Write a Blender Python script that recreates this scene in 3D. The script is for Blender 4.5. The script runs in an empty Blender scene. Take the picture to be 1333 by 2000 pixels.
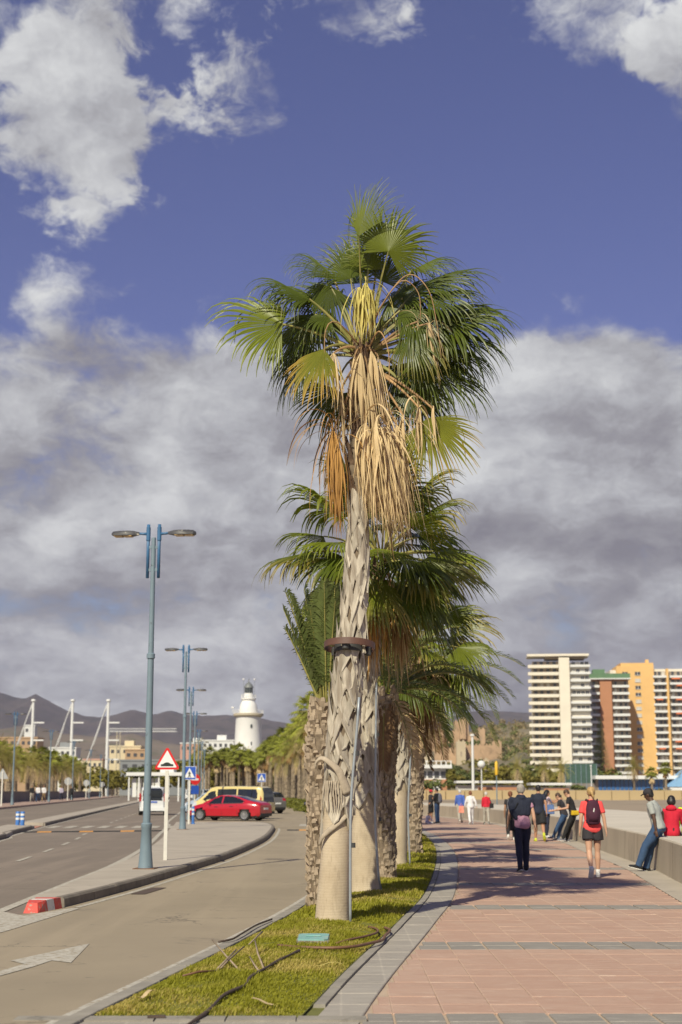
import bpy, bmesh, math, random
import numpy as np
from mathutils import Vector, Matrix, noise as mnoise
rnd = random.Random(7)
S = bpy.context.scene
COL = S.collection
R = math.radians

# ------------------------------------------------------------------ camera
cam_d = bpy.data.cameras.new('camera'); cam = bpy.data.objects.new('camera', cam_d); COL.objects.link(cam)
cam.location = (0, 0, 1.65); cam.rotation_euler = (R(90 + 11.015), 0, 0)
cam_d.sensor_fit = 'VERTICAL'; cam_d.sensor_height = 36; cam_d.sensor_width = 24; cam_d.lens = 50.4
cam_d.clip_start = .1; cam_d.clip_end = 40000
cam_d.dof.use_dof = True; cam_d.dof.focus_distance = 18.6; cam_d.dof.aperture_fstop = 2.2
S.camera = cam
S.render.resolution_x, S.render.resolution_y = 682, 1024
S.view_settings.view_transform = 'Standard'; S.view_settings.look = 'None'
S.view_settings.exposure = 0.10; S.view_settings.gamma = 1.0
S.view_settings.use_curve_mapping = False
S.cycles.max_bounces = 6; S.cycles.diffuse_bounces = 3; S.cycles.glossy_bounces = 3
S.cycles.transmission_bounces = 4; S.cycles.transparent_max_bounces = 8; S.cycles.volume_bounces = 0
S.cycles.use_denoising = True
S.cycles.sample_clamp_indirect = 4

# ------------------------------------------------------------------ node helper
class NT:
    def __init__(s, tree):
        s.t = tree; s.n = tree.nodes; s.l = tree.links
    def put(s, sock, v):
        if isinstance(v, bpy.types.NodeSocket): s.l.new(v, sock)
        elif v is not None:
            if isinstance(v, (tuple, list)) and len(v) == 3 and sock.type == 'RGBA': v = (*v, 1)
            sock.default_value = v
    def node(s, typ, **kw):
        n = s.n.new(typ)
        for k, v in kw.items(): setattr(n, k, v)
        return n
    def m(s, op, a, b=None, c=None, clamp=False):
        n = s.node('ShaderNodeMath', operation=op, use_clamp=clamp)
        for i, v in enumerate((a, b, c)):
            if v is not None: s.put(n.inputs[i], v)
        return n.outputs[0]
    def vm(s, op, a, b=None, sc=None):
        n = s.node('ShaderNodeVectorMath', operation=op)
        s.put(n.inputs[0], a)
        if b is not None: s.put(n.inputs[1], b)
        if sc is not None: s.put(n.inputs['Scale'], sc)
        return n.outputs['Value'] if op in ('DOT_PRODUCT', 'LENGTH', 'DISTANCE') else n.outputs['Vector']
    def noise(s, vec, scale, detail=4, rough=.55, dist=0, out='Fac'):
        n = s.node('ShaderNodeTexNoise')
        if vec is not None: s.put(n.inputs['Vector'], vec)
        for k, v in (('Scale', scale), ('Detail', detail), ('Roughness', rough), ('Distortion', dist)): s.put(n.inputs[k], v)
        return n.outputs[out]
    def ramp(s, f, stops, interp='LINEAR'):
        n = s.node('ShaderNodeValToRGB'); e = n.color_ramp.elements; n.color_ramp.interpolation = interp
        while len(e) < len(stops): e.new(.5)
        for i, (p, c) in enumerate(stops):
            e[i].position = p; e[i].color = (*c, 1) if isinstance(c, (tuple, list)) else (c, c, c, 1)
        s.put(n.inputs[0], f); return n.outputs[0]
    def mix(s, f, a, b, blend='MIX'):
        n = s.node('ShaderNodeMix', data_type='RGBA', blend_type=blend)
        s.put(n.inputs[0], f); s.put(n.inputs[6], a); s.put(n.inputs[7], b); return n.outputs[2]
    def step(s, x, a, b):
        n = s.node('ShaderNodeMapRange', interpolation_type='SMOOTHSTEP')
        s.put(n.inputs[0], x); s.put(n.inputs[1], a); s.put(n.inputs[2], b); return n.outputs[0]
    def sep(s, v):
        n = s.node('ShaderNodeSeparateXYZ'); s.put(n.inputs[0], v); return n.outputs
    def comb(s, x, y, z):
        n = s.node('ShaderNodeCombineXYZ')
        for i, v in enumerate((x, y, z)): s.put(n.inputs[i], v)
        return n.outputs[0]

# ------------------------------------------------------------------ sun + sky
SUN_EL = R(42)
light_dir = Vector((.375 * math.cos(SUN_EL), .927 * math.cos(SUN_EL), -math.sin(SUN_EL))).normalized()
sun_d = bpy.data.lights.new('sun', 'SUN'); sun_o = bpy.data.objects.new('sun', sun_d); COL.objects.link(sun_o)
sun_d.energy = 5.0; sun_d.angle = R(.53); sun_d.color = (1, .94, .72)
sun_o.rotation_euler = light_dir.to_track_quat('-Z', 'Y').to_euler(); sun_o.location = (-20, -40, 60)

W = bpy.data.worlds.new('World'); S.world = W; W.use_nodes = True
W.node_tree.nodes.clear(); N = NT(W.node_tree)
sky = N.node('ShaderNodeTexSky', sky_type='NISHITA', sun_disc=False)
sky.sun_elevation = SUN_EL
sky.sun_rotation = math.atan2(-light_dir.x, -light_dir.y)     # towards the sun, behind the camera on its left
sky.altitude = 0; sky.air_density = 1.0; sky.dust_density = .6; sky.ozone_density = 3.0
D = N.node('ShaderNodeTexCoord').outputs['Generated']
dx, dy, dz = N.sep(D)
# cloud space: heaps somewhat wider than high, flatter towards the horizon
zc = N.m('MAXIMUM', dz, 0.0)
flat = N.comb(N.m('MULTIPLY', dx, 5.2), N.m('MULTIPLY', dy, 5.2), N.m('MULTIPLY', N.m('POWER', N.m('ADD', zc, .012), .72), 7.6))
warp = N.vm('SUBTRACT', N.noise(flat, 3.0, 4, .55, 0, 'Color'), (.5, .5, .5))
flat = N.vm('ADD', flat, N.vm('SCALE', warp, sc=.22))
def clouds(vec, det):
    big = N.noise(vec, .95, 2, .5)
    fine = N.noise(vec, 2.3, det, .61, 0)
    return N.m('ADD', N.m('MULTIPLY', big, .44), N.m('MULTIPLY', fine, .56))
v0 = N.vm('ADD', flat, (3.1, 1.7, .9))
n0 = clouds(v0, 10)
s0 = clouds(v0, 5); n1 = clouds(N.vm('ADD', v0, (-.14, -.03, .24)), 5)
# a bank of cloud low down, a clear middle, broken cloud overhead
cov = N.ramp(zc, [(0, .33), (.20, .345), (.285, .40), (.325, .60), (.40, .66), (.62, .63), (1, .63)], 'EASE')
def puff(az, el, rad, amount):          # a cumulus of the photograph: direction, angular radius
    d = (math.sin(R(az)) * math.cos(R(el)), math.cos(R(az)) * math.cos(R(el)), math.sin(R(el)))
    dist = N.m('ADD', N.vm('DISTANCE', D, d), N.m('MULTIPLY', N.m('SUBTRACT', n0, .5), -.16))
    return N.m('MULTIPLY', N.m('SUBTRACT', 1, N.step(dist, rad * .25, rad)), amount)
pf = None
for a in ((-11.6, 25.6, .085, .20), (-13.5, 30.5, .13, .18), (-8.4, 31.5, .10, .14), (10.0, 30.2, .10, .19), (14.6, 26.6, .06, .19), (-11.4, 19.2, .05, .055),
          (0, 30.6, .06, .17), (-4, 26.9, .06, .14), (-7, 25.3, .06, .13)):
    p = puff(*a); pf = p if pf is None else N.m('ADD', pf, p)
hole = None
for a in ((-2.3, 7.2, .045, .11), (8.5, 6.8, .055, .09)):
    p = puff(*a); hole = p if hole is None else N.m('ADD', hole, p)
thr = N.m('ADD', N.m('SUBTRACT', cov, pf), hole)
mask = N.step(N.m('SUBTRACT', n0, thr), -.035, .10)
lit = N.m('ADD', N.m('ADD', N.m('MULTIPLY', N.m('SUBTRACT', s0, n1), 3.1), N.m('MULTIPLY', N.m('SUBTRACT', n0, s0), 1.7)), .53, clamp=True)
thick = N.step(N.m('SUBTRACT', n0, thr), .05, .26)
lit = N.m('SUBTRACT', lit, N.m('MULTIPLY', thick, .06), clamp=True)
ccol = N.ramp(lit, [(0, (.25, .243, .275)), (.30, (.355, .35, .375)), (.55, (.50, .505, .53)), (1, (.80, .81, .81))])
bg1 = N.node('ShaderNodeBackground'); bg2 = N.node('ShaderNodeBackground')
tint = N.mix(N.step(zc, .06, .30), (.86, .86, .98), (.90, .715, 1.02)); skyc = N.mix(1, sky.outputs[0], tint, 'MULTIPLY')
N.put(bg1.inputs[0], skyc); bg1.inputs[1].default_value = .079
N.put(bg2.inputs[0], ccol); bg2.inputs[1].default_value = .88
ms = N.node('ShaderNodeMixShader'); N.put(ms.inputs[0], mask)
N.l.new(bg1.outputs[0], ms.inputs[1]); N.l.new(bg2.outputs[0], ms.inputs[2])
wo = N.node('ShaderNodeOutputWorld'); N.l.new(ms.outputs[0], wo.inputs[0])
W.cycles.sampling_method = 'MANUAL'; W.cycles.sample_map_resolution = 512

# ------------------------------------------------------------------ object helpers
def tag(o, label=None, cat=None, group=None, kind=None):
    for k, v in (('label', label), ('category', cat), ('group', group), ('kind', kind)):
        if v: o[k] = v
    return o
def link(o, parent=None):
    COL.objects.link(o)
    if parent is not None: o.parent = parent
    return o
def thing(name, label, cat, loc=(0, 0, 0), rz=0, group=None):
    o = link(bpy.data.objects.new(name, None)); o.location = loc; o.rotation_euler = (0, 0, rz)
    o.empty_display_size = .1
    return tag(o, label, cat, group)
def obj(name, me, parent=None, loc=None, rot=None, scale=None):
    o = link(bpy.data.objects.new(name, me), parent)
    if loc is not None: o.location = loc
    if rot is not None: o.rotation_euler = rot
    if scale is not None: o.scale = scale
    return o
def copy_tree(o, parent=None):
    c = o.copy(); link(c, parent)
    if parent is None: c.parent = None
    for ch in list(o.children): copy_tree(ch, c)
    return c

class MB:
    """collects shapes; build() links them as one mesh object"""
    def __init__(s): s.v = []; s.f = []; s.mi = []; s.cm = 0; s.att = None
    def add(s, vs, fs, mi=None):
        b = len(s.v); s.v += [tuple(v) for v in vs]
        s.f += [tuple(i + b for i in f) for f in fs]; s.mi += [s.cm if mi is None else mi] * len(fs)
        return s
    def box(s, c, d, rz=0, taper=1., M=None):
        x, y, z = (k / 2 for k in d); vs = []
        for k, t in ((-z, 1), (z, taper)):
            for a, b in ((-x, -y), (x, -y), (x, y), (-x, y)): vs.append(Vector((a * t, b * t, k)))
        m = (M or Matrix.Rotation(rz, 3, 'Z'))
        return s.add([m @ v + Vector(c) for v in vs], [(0, 3, 2, 1), (4, 5, 6, 7), (0, 1, 5, 4), (1, 2, 6, 5), (2, 3, 7, 6), (3, 0, 4, 7)])
    def bar(s, a, b, w, h, up=(0, 0, 1)):
        a, b = Vector(a), Vector(b); d = (b - a); L = d.length; d /= L
        u = Vector(up); sd = d.cross(u)
        if sd.length < 1e-4: sd = d.cross(Vector((1, 0, 0)))
        sd.normalize(); u = sd.cross(d)
        vs = [p + sd * x * w / 2 + u * y * h / 2 for p in (a, b) for x, y in ((-1, -1), (1, -1), (1, 1), (-1, 1))]
        return s.add(vs, [(0, 3, 2, 1), (4, 5, 6, 7), (0, 1, 5, 4), (1, 2, 6, 5), (2, 3, 7, 6), (3, 0, 4, 7)])
    def tube(s, path, rad, n=10, cap=True, ell=None, ref=(0, 0, 1)):
        P = [Vector(p) for p in path]
        if not hasattr(rad, '__len__'): rad = [rad] * len(P)
        vs = []; prev = None
        for i, p in enumerate(P):
            t = (P[min(i + 1, len(P) - 1)] - P[max(i - 1, 0)]).normalized()
            if prev is None:
                q = Vector(ref); a = q - t * q.dot(t)
                if a.length < .05: q = Vector((0, 1, 0)); a = q - t * q.dot(t)
                a.normalize()
            else:
                a = prev - t * prev.dot(t); a.normalize()
            prev = a; b = t.cross(a); ra = rad[i]
            e = 1 if ell is None else (ell[i] if hasattr(ell, '__len__') else ell)
            for k in range(n):
                th = 2 * math.pi * k / n
                vs.append(p + a * math.cos(th) * ra + b * math.sin(th) * ra * e)
        fs = []
        for i in range(len(P) - 1):
            for k in range(n):
                k2 = (k + 1) % n
                fs.append((i * n + k, i * n + k2, (i + 1) * n + k2, (i + 1) * n + k))
        if cap: fs += [tuple(range(n - 1, -1, -1)), tuple((len(P) - 1) * n + k for k in range(n))]
        return s.add(vs, fs)
    def lathe(s, prof, n=16, c=(0, 0, 0), cap=True, wob=0):
        vs = []
        for r, z in prof:
            for k in range(n):
                th = 2 * math.pi * k / n; vs.append((c[0] + r * math.cos(th), c[1] + r * math.sin(th), c[2] + z))
        fs = []
        for i in range(len(prof) - 1):
            for k in range(n):
                k2 = (k + 1) % n; fs.append((i * n + k, i * n + k2, (i + 1) * n + k2, (i + 1) * n + k))
        if cap: fs += [tuple(range(n - 1, -1, -1)), tuple((len(prof) - 1) * n + k for k in range(n))]
        return s.add(vs, fs)
    def prism(s, poly, z0, z1, M=None):
        n = len(poly); vs = [Vector((x, y, z0)) for x, y in poly] + [Vector((x, y, z1)) for x, y in poly]
        if M is not None: vs = [M @ v for v in vs]
        fs = [tuple(range(n - 1, -1, -1)), tuple(range(n, 2 * n))] + [(i, (i + 1) % n, n + (i + 1) % n, n + i) for i in range(n)]
        return s.add(vs, fs)
    def grid(s, rows):
        n = len(rows[0]); vs = [p for r in rows for p in r]
        return s.add(vs, [(i * n + k, i * n + k + 1, (i + 1) * n + k + 1, (i + 1) * n + k) for i in range(len(rows) - 1) for k in range(n - 1)])
    def mesh(s, name, mats, smooth=False):
        me = bpy.data.meshes.new(name); me.from_pydata(s.v, [], s.f)
        for m in (mats if isinstance(mats, (list, tuple)) else [mats]): me.materials.append(m)
        if any(s.mi): me.polygons.foreach_set('material_index', s.mi)
        if smooth:
            me.polygons.foreach_set('use_smooth', [True] * len(me.polygons))
            if smooth != 2: me.set_sharp_from_angle(angle=R(38))
        me.update(); return me
    def build(s, name, mats, parent=None, smooth=False, loc=None, rot=None):
        return obj(name, s.mesh(name, mats, smooth), parent, loc, rot)

def curve(pts, step=1.0):
    """Catmull-Rom through 2-D or 3-D points, resampled at about `step` metres"""
    P = [Vector(p) for p in pts]; P = [P[0] * 2 - P[1]] + P + [P[-1] * 2 - P[-2]]
    out = []
    for i in range(1, len(P) - 2):
        n = max(1, int((P[i + 1] - P[i]).length / step))
        for k in range(n):
            t = k / n; a, b, c, d = P[i - 1:i + 3]
            out.append(.5 * (2 * b + (c - a) * t + (2 * a - 5 * b + 4 * c - d) * t * t + (3 * b - a - 3 * c + d) * t ** 3))
    out.append(P[-2].copy()); return out
def xat(cv, y):
    for i in range(len(cv) - 1):
        if cv[i].y <= y <= cv[i + 1].y:
            t = (y - cv[i].y) / max(1e-6, cv[i + 1].y - cv[i].y); return cv[i].x + (cv[i + 1].x - cv[i].x) * t
    return cv[0].x if y < cv[0].y else cv[-1].x
def fbm(x, y, z=0, o=4):
    return mnoise.fractal(Vector((x, y, z)), 1.0, 2.0, o)

# ------------------------------------------------------------------ materials
def pbr(name, col, rough=.65, var=.18, scale=6, bump=0, bscale=60, spec=.5, metal=0, col2=None, stretch=None, trans=0, coat=0,
        spots=None, bdist=.01, rnd_obj=0, grime=None, detail=5, world=False):
    m = bpy.data.materials.new(name); m.use_nodes = True; n = NT(m.node_tree)
    b = m.node_tree.nodes['Principled BSDF']
    if world: v = n.node('ShaderNodeNewGeometry').outputs['Position']
    else: v = n.node('ShaderNodeTexCoord').outputs['Object']
    if stretch: v = n.vm('MULTIPLY', v, stretch)
    f = n.noise(v, scale, detail, .6)
    f = n.ramp(f, [(.28, 0), (.72, 1)])
    c1 = tuple(c * (1 - var) for c in col); c2 = col2 or tuple(min(1, c * (1 + var)) for c in col)
    c = n.mix(f, c1, c2)
    if rnd_obj:
        r = n.node('ShaderNodeObjectInfo').outputs['Random']
        k = n.m('ADD', n.m('MULTIPLY', r, 2 * rnd_obj), 1 - rnd_obj)
        c = n.mix(1, c, n.comb(k, k, k), 'MULTIPLY')
    if spots:        # (colour, scale, threshold, width)
        sc, ss, st, sw = spots
        sf = n.step(n.noise(v, ss, 4, .6), st, st + sw); c = n.mix(sf, c, sc)
    if grime:
        gc, gs, gt, gw = grime
        gf = n.step(n.noise(v, gs, 6, .65, .6), gt, gt + gw); c = n.mix(n.m('MULTIPLY', gf, .8), c, gc)
    n.put(b.inputs['Base Color'], c)
    b.inputs['Roughness'].default_value = rough; b.inputs['Metallic'].default_value = metal
    b.inputs['Specular IOR Level'].default_value = spec; b.inputs['Coat Weight'].default_value = coat
    if coat: b.inputs['Coat Roughness'].default_value = .05
    if bump:
        bn = n.node('ShaderNodeBump'); bn.inputs['Strength'].default_value = bump; bn.inputs['Distance'].default_value = bdist
        n.put(bn.inputs['Height'], n.noise(v, bscale, 4, .6)); n.l.new(bn.outputs[0], b.inputs['Normal'])
    if trans:
        tr = n.node('ShaderNodeBsdfTranslucent'); mx = n.node('ShaderNodeMixShader'); mx.inputs[0].default_value = trans
        n.put(tr.inputs[0], n.mix(1, c, (1.6, 1.7, .7), 'MULTIPLY'))
        out = m.node_tree.nodes['Material Output']
        n.l.new(b.outputs[0], mx.inputs[1]); n.l.new(tr.outputs[0], mx.inputs[2]); n.l.new(mx.outputs[0], out.inputs[0])
    return m
def glassy(name, col=(.02, .025, .03), rough=.06):
    m = pbr(name, col, rough, .1, 2, spec=.8); return m
# ================================================================== ground
M_earth = pbr('dry_earth', (.20, .17, .12), .95, .3, .05, world=True)
def asphalt(name, col, warm):
    m = pbr(name, col, .88, .12, .35, bump=.35, bscale=140, bdist=.006, world=True, detail=8)
    n = NT(m.node_tree); b = m.node_tree.nodes['Principled BSDF']
    v = n.node('ShaderNodeNewGeometry').outputs['Position']
    base = b.inputs['Base Color'].links[0].from_socket
    grit = n.noise(v, 90, 3, .7)
    c = n.mix(n.m('MULTIPLY', n.step(grit, .5, .75), .35), base, (.30, .27, .23))
    # wheel-worn tracks and old oil along the lanes
    lane = n.noise(n.vm('MULTIPLY', v, (1.0, .05, 0)), 1.1, 4, .6)
    c = n.mix(n.m('MULTIPLY', n.step(lane, .46, .64), .6), c, warm)
    st = n.noise(v, .8, 7, .7, .8)
    c = n.mix(n.m('MULTIPLY', n.step(st, .58, .72), .45), c, (.075, .068, .06))
    vo = n.node('ShaderNodeTexVoronoi', feature='DISTANCE_TO_EDGE'); n.put(vo.inputs['Vector'], n.vm('ADD', v, n.vm('SCALE', n.noise(v, 1.6, 5, .65, 0, 'Color'), sc=1.1))); vo.inputs['Scale'].default_value = .42
    ck = n.m('MULTIPLY', n.m('SUBTRACT', 1, n.step(vo.outputs['Distance'], .004, .014)), n.step(n.noise(v, .35, 3, .6), .50, .62))
    c = n.mix(n.m('MULTIPLY', ck, .55), c, (.07, .06, .05))
    sp = n.noise(v, 5, 3, .6); c = n.mix(n.m('MULTIPLY', n.step(sp, .68, .74), .45), c, (.10, .085, .07))
    n.put(b.inputs['Base Color'], c); return m
M_asph = asphalt('asphalt', (.19, .152, .118), (.265, .212, .165)); M_slip = asphalt('pale_asphalt', (.285, .232, .16), (.345, .28, .195))
M_paint = pbr('road_paint', (.44, .41, .35), .85, .15, 5, spots=((.29, .24, .17), 14, .46, .2), bump=.2, bscale=90, world=True)
M_kerb = pbr('kerb_concrete', (.27, .245, .205), .9, .2, 3, bump=.35, bscale=60, grime=((.12, .105, .085), 2.2, .55, .2), world=True)
M_kerbside = pbr('dark_kerb_stone', (.185, .158, .128), .9, .25, 4, bump=.4, bscale=50, world=True)
M_conc = pbr('sea_wall_concrete', (.40, .335, .255), .9, .12, .8, bump=.4, bscale=30, grime=((.20, .17, .135), .9, .52, .25), world=True, stretch=(1, 1, .35))
M_wtop = pbr('wall_top_concrete', (.53, .475, .395), .9, .1, .5, bump=.25, bscale=40, grime=((.36, .32, .26), .6, .58, .2), world=True)
M_mortar = pbr('mortar', (.42, .32, .235), .95, .15, 2, world=True)
M_islet = pbr('island_concrete', (.385, .335, .275), .92, .13, .7, bump=.3, bscale=70, grime=((.22, .195, .165), .7, .56, .2), world=True, detail=8)
M_redpave = pbr('red_crossing_paving', (.42, .20, .14), .9, .2, 3, world=True)
M_pinkwalk = pbr('pink_walk', (.36, .25, .2), .9, .15, 1, world=True)
M_sand = pbr('beach_sand', (.30, .235, .165), .95, .15, .12, grime=((.21, .165, .115), .05, .5, .2), world=True, detail=7)
M_soil = pbr('lawn_soil', (.125, .125, .028), .95, .3, 3, world=True)

def paver_mat(name, col, col2, joint):
    """stamped paving: fine courses across the walk, colour drifting from slab to slab"""
    m = bpy.data.materials.new(name); m.use_nodes = True; n = NT(m.node_tree); b = m.node_tree.nodes['Principled BSDF']
    v = n.node('ShaderNodeNewGeometry').outputs['Position']
    r = n.node('ShaderNodeObjectInfo').outputs['Random']
    big = n.noise(v, .55, 4, .6); streak = n.noise(n.vm('MULTIPLY', v, (3.0, 26, 1)), 1.2, 5, .65, .3)
    course = n.noise(n.vm('MULTIPLY', v, (2.2, 14, 1)), 1.0, 3, .6)
    cell = n.node('ShaderNodeTexWhiteNoise')
    n.put(cell.inputs['Vector'], n.vm('FLOOR', n.vm('MULTIPLY', v, (1 / .39, 1 / .44, 0))))
    f = n.m('ADD', n.m('MULTIPLY', big, .5), n.m('MULTIPLY', cell.outputs['Value'], .16))
    c = n.mix(n.ramp(f, [(.2, 0), (.75, 1)]), col, col2)
    c = n.mix(n.m('MULTIPLY', n.step(streak, .53, .68), .8), c, joint)
    fr = n.m('FRACT', n.m('DIVIDE', n.sep(v)[0], .39)); ed = n.m('SUBTRACT', .5, n.m('ABSOLUTE', n.m('SUBTRACT', fr, .5)))
    wob = n.m('MULTIPLY', n.noise(v, 6, 3, .6), .05)
    c = n.mix(n.m('MULTIPLY', n.m('SUBTRACT', 1, n.step(ed, n.m('SUBTRACT', wob, .02), n.m('ADD', wob, .012))), .35), c, joint)
    c = n.mix(n.m('MULTIPLY', n.step(course, .56, .72), .5), c, tuple(k * .62 for k in col))
    dirt = n.noise(v, 9, 5, .7); c = n.mix(n.m('MULTIPLY', n.step(dirt, .66, .74), .5), c, tuple(k * .5 for k in col))
    n.put(b.inputs['Base Color'], c); b.inputs['Roughness'].default_value = .82
    bn = n.node('ShaderNodeBump'); bn.inputs['Strength'].default_value = .5; bn.inputs['Distance'].default_value = .008
    n.put(bn.inputs['Height'], n.m('ADD', streak, n.m('MULTIPLY', n.noise(v, 60, 3, .6), .5))); n.l.new(bn.outputs[0], b.inputs['Normal'])
    return m
M_pink = paver_mat('pink_paving', (.41, .255, .188), (.49, .345, .262), (.55, .42, .325))
M_grey = paver_mat('grey_paving', (.225, .205, .18), (.315, .285, .25), (.42, .385, .33))
M_border = paver_mat('border_paving', (.29, .26, .225), (.40, .365, .31), (.48, .43, .36))

# ------------------------------------------------------------------ plan curves, in metres, camera at the origin looking along +Y
C_slipR = curve([(-4.1, -6), (-2.75, 5), (-2.04, 10.9), (-1.27, 16.5), (-.52, 23.3), (.35, 35), (.85, 48), (.8, 65), (-.3, 90), (-2.6, 112), (-6.9, 171), (-16, 260), (-34, 420)], 1)
C_islR = curve([(-4.23, 20.3), (-3.99, 21.4), (-3.54, 25.7), (-3.1, 31.7), (-2.74, 38), (-2.53, 49), (-2.75, 60), (-3.0, 66), (-3.5, 71), (-4.3, 74)], .6)
C_islL = curve([(-4.40, 20.3), (-4.44, 21.5), (-4.62, 27), (-4.85, 34), (-5.6, 45), (-6.8, 58), (-8.1, 72), (-9.8, 87.5), (-17.8, 178), (-28, 300), (-39, 420)], 1)
C_med = curve([(-6.4, -6), (-10.1, 33), (-12.18, 52.4), (-13.97, 66), (-27.3, 192), (-38.5, 300), (-51, 420)], 3)
C_kerbL = curve([(-11.5, -6), (-18, 50), (-24.1, 103.5), (-28.9, 145.6), (-46.5, 300), (-60, 420)], 3)
C_grassR = curve([(-.29, 11.2), (.05, 13.98), (.71, 18.9), (1.44, 25.04), (2.41, 37.2), (2.95, 47.8), (3.1, 60), (2.6, 78), (.8, 98), (-3.5, 122), (-8, 171), (-20, 260)], .5)
C_pavL = curve([(-.75, 3), (-.15, 8), (.16, 11.1), (.52, 13.98), (1.2, 18.9), (1.95, 25.04), (2.93, 37.2), (3.45, 47.8), (3.6, 60), (3.1, 78), (1.3, 98), (-3, 122)], .5)
C_wall = curve([(2.2, -6), (4.45, 11), (6.16, 26.7), (6.72, 32), (7.25, 40.3), (7.9, 49.3), (8.25, 58), (8.3, 68), (8.1, 78), (7.4, 90), (6.0, 101), (3.2, 115), (-.5, 127)], .8)

def sheet(name, left, right, mat, z=0, y0=None, y1=None, step=1.5, n=6, zf=None, kind='structure'):
    ys = np.arange(y0, y1 + .001, step); m = MB(); rows = []
    for y in ys:
        a = left(y) if callable(left) else xat(left, y); b = right(y) if callable(right) else xat(right, y)
        rows.append([(a + (b - a) * k / n, y, (zf(a + (b - a) * k / n, y) if zf else z)) for k in range(n + 1)])
    m.grid(rows); return tag(m.build(name, mat), kind=kind)

m = MB(); g = 7400
m.add([(-g, -400, -.12), (g, -400, -.12), (g, 8000, -.12), (-g, 8000, -.12)], [(0, 1, 2, 3)])
tag(m.build('ground', M_earth), kind='structure')
def road_z(x, y):
    xm = xat(C_med, y); xl = xat(C_kerbL, y)
    return max(0, min(1, (xm - x) / (xm - xl))) * .38 if x < xm else 0
sheet('road', C_kerbL, C_slipR, M_asph, 0, -4, 420, 4, 24, road_z)

tag(MB().grid([[(a + (b - a) * k / 6, y, .0035) for k in range(7)] for y, a, b in [(y, (xat(C_islR, y) + .02 if 20.3 < y < 74 else (-4.5 - .02 * max(0, 20 - y) if y <= 20.3 else xat(C_islL, y) + 1.2)), xat(C_slipR, y)) for y in list(np.arange(-4, 74, .5)) + list(np.arange(74, 200, 4))]]).build('slip_road', M_slip), kind='structure')
def ribbon(name, cv, off, w, y0, y1, mat, z=.008, parent=None, kind=None, zf=None):
    """a band of width w along a plan curve, off metres to its right"""
    P = [p for p in cv if y0 - .01 <= p.y <= y1]; rows = []
    for i, p in enumerate(P):
        t = (P[min(i + 1, len(P) - 1)] - P[max(0, i - 1)]).normalized(); nx, ny = t.y, -t.x
        zz = z + (zf(p.x, p.y) if zf else 0)
        rows.append([(p.x + nx * (off + w * k), p.y + ny * (off + w * k), zz) for k in (0, .5, 1)])
    m = MB().grid(rows); o = m.build(name, mat, parent)
    if kind: tag(o, kind=kind)
    return o
ribbon('edge_line', C_slipR, -.08, .075, 9, 200, M_paint, kind='structure')
ribbon('edge_line', C_islL, -.42, .16, 20, 300, M_paint, kind='structure')
ribbon('edge_line', C_islR, .14, .10, 21, 66, M_paint, kind='structure')
ribbon('edge_line', C_med, .35, .12, 30, 300, M_paint, kind='structure')
# lane dashes of the far carriageway, zebra, arrow, hatched nose
lane = lambda y: xat(C_med, y) * .52 + xat(C_islL, y) * .48
def flat(name, pts, mat=M_paint, z=.009): return tag(MB().add([(x, y, z) for x, y in pts], [tuple(range(len(pts)))]).build(name, mat), kind='structure')
for y in np.arange(30, 150, 5.2):
    if 60 < y < 73: continue
    a, b = lane(y), lane(y + 2.4); flat('lane_dash', [(a - .06, y), (a + .06, y), (b + .06, y + 2.4), (b - .06, y + 2.4)])
for k in range(8):
    x = xat(C_med, 68) + .75 + k * .78; flat('crossing_stripe', [(x, 66.4), (x + .42, 66.4), (x + .12, 70.4), (x - .3, 70.4)])
for k in range(4):
    x = -2.0 + k * .75; flat('crossing_stripe', [(x, 70), (x + .42, 70), (x + .35, 74), (x - .07, 74)])
flat('turn_arrow', [(-2.76, 16.35), (-2.63, 14.55), (-2.86, 14.75), (-2.93, 14.25), (-3.30, 12.6), (-3.42, 12.7), (-3.06, 14.45), (-3.26, 14.72)])
flat('nose_marking', [(-4.25, 19.9), (-3.86, 21.2), (-3.72, 21.2), (-4.0, 17.8), (-4.55, 14.0), (-4.75, 14.0), (-4.62, 18.5), (-4.72, 20.5), (-4.62, 20.5)])
# rubber speed humps
M_rub = pbr('black_rubber', (.02, .02, .02), .8, .3, 8); M_rubo = pbr('orange_rubber', (.55, .25, .05), .7, .2, 8)
def hump(x0, x1, y0, y1, label):
    n = max(4, int(abs(x1 - x0) / .5)); t = thing('speed_hump', label, 'speed hump', (x0, y0, 0))
    for k in range(n):
        a, b = k / n, (k + 1) / n; q = []
        for u in (a, b):
            X = (x1 - x0) * u; Y = (y1 - y0) * u
            q.append([(X, Y - .22, .003), (X, Y - .1, .04), (X, Y + .1, .04), (X, Y + .22, .003)])
        MB().grid([q[1], q[0]]).build('hump_segment', M_rubo if k % 3 == 1 else M_rub, t)
hump(xat(C_med, 60.5) + .5, xat(C_islL, 61) - .45, 59.5, 61.5, 'black and orange rubber speed hump before the zebra crossing')
hump(-2.3, .3, 62.5, 62.5, 'short black and orange speed hump on the slip road behind the palms')

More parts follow.
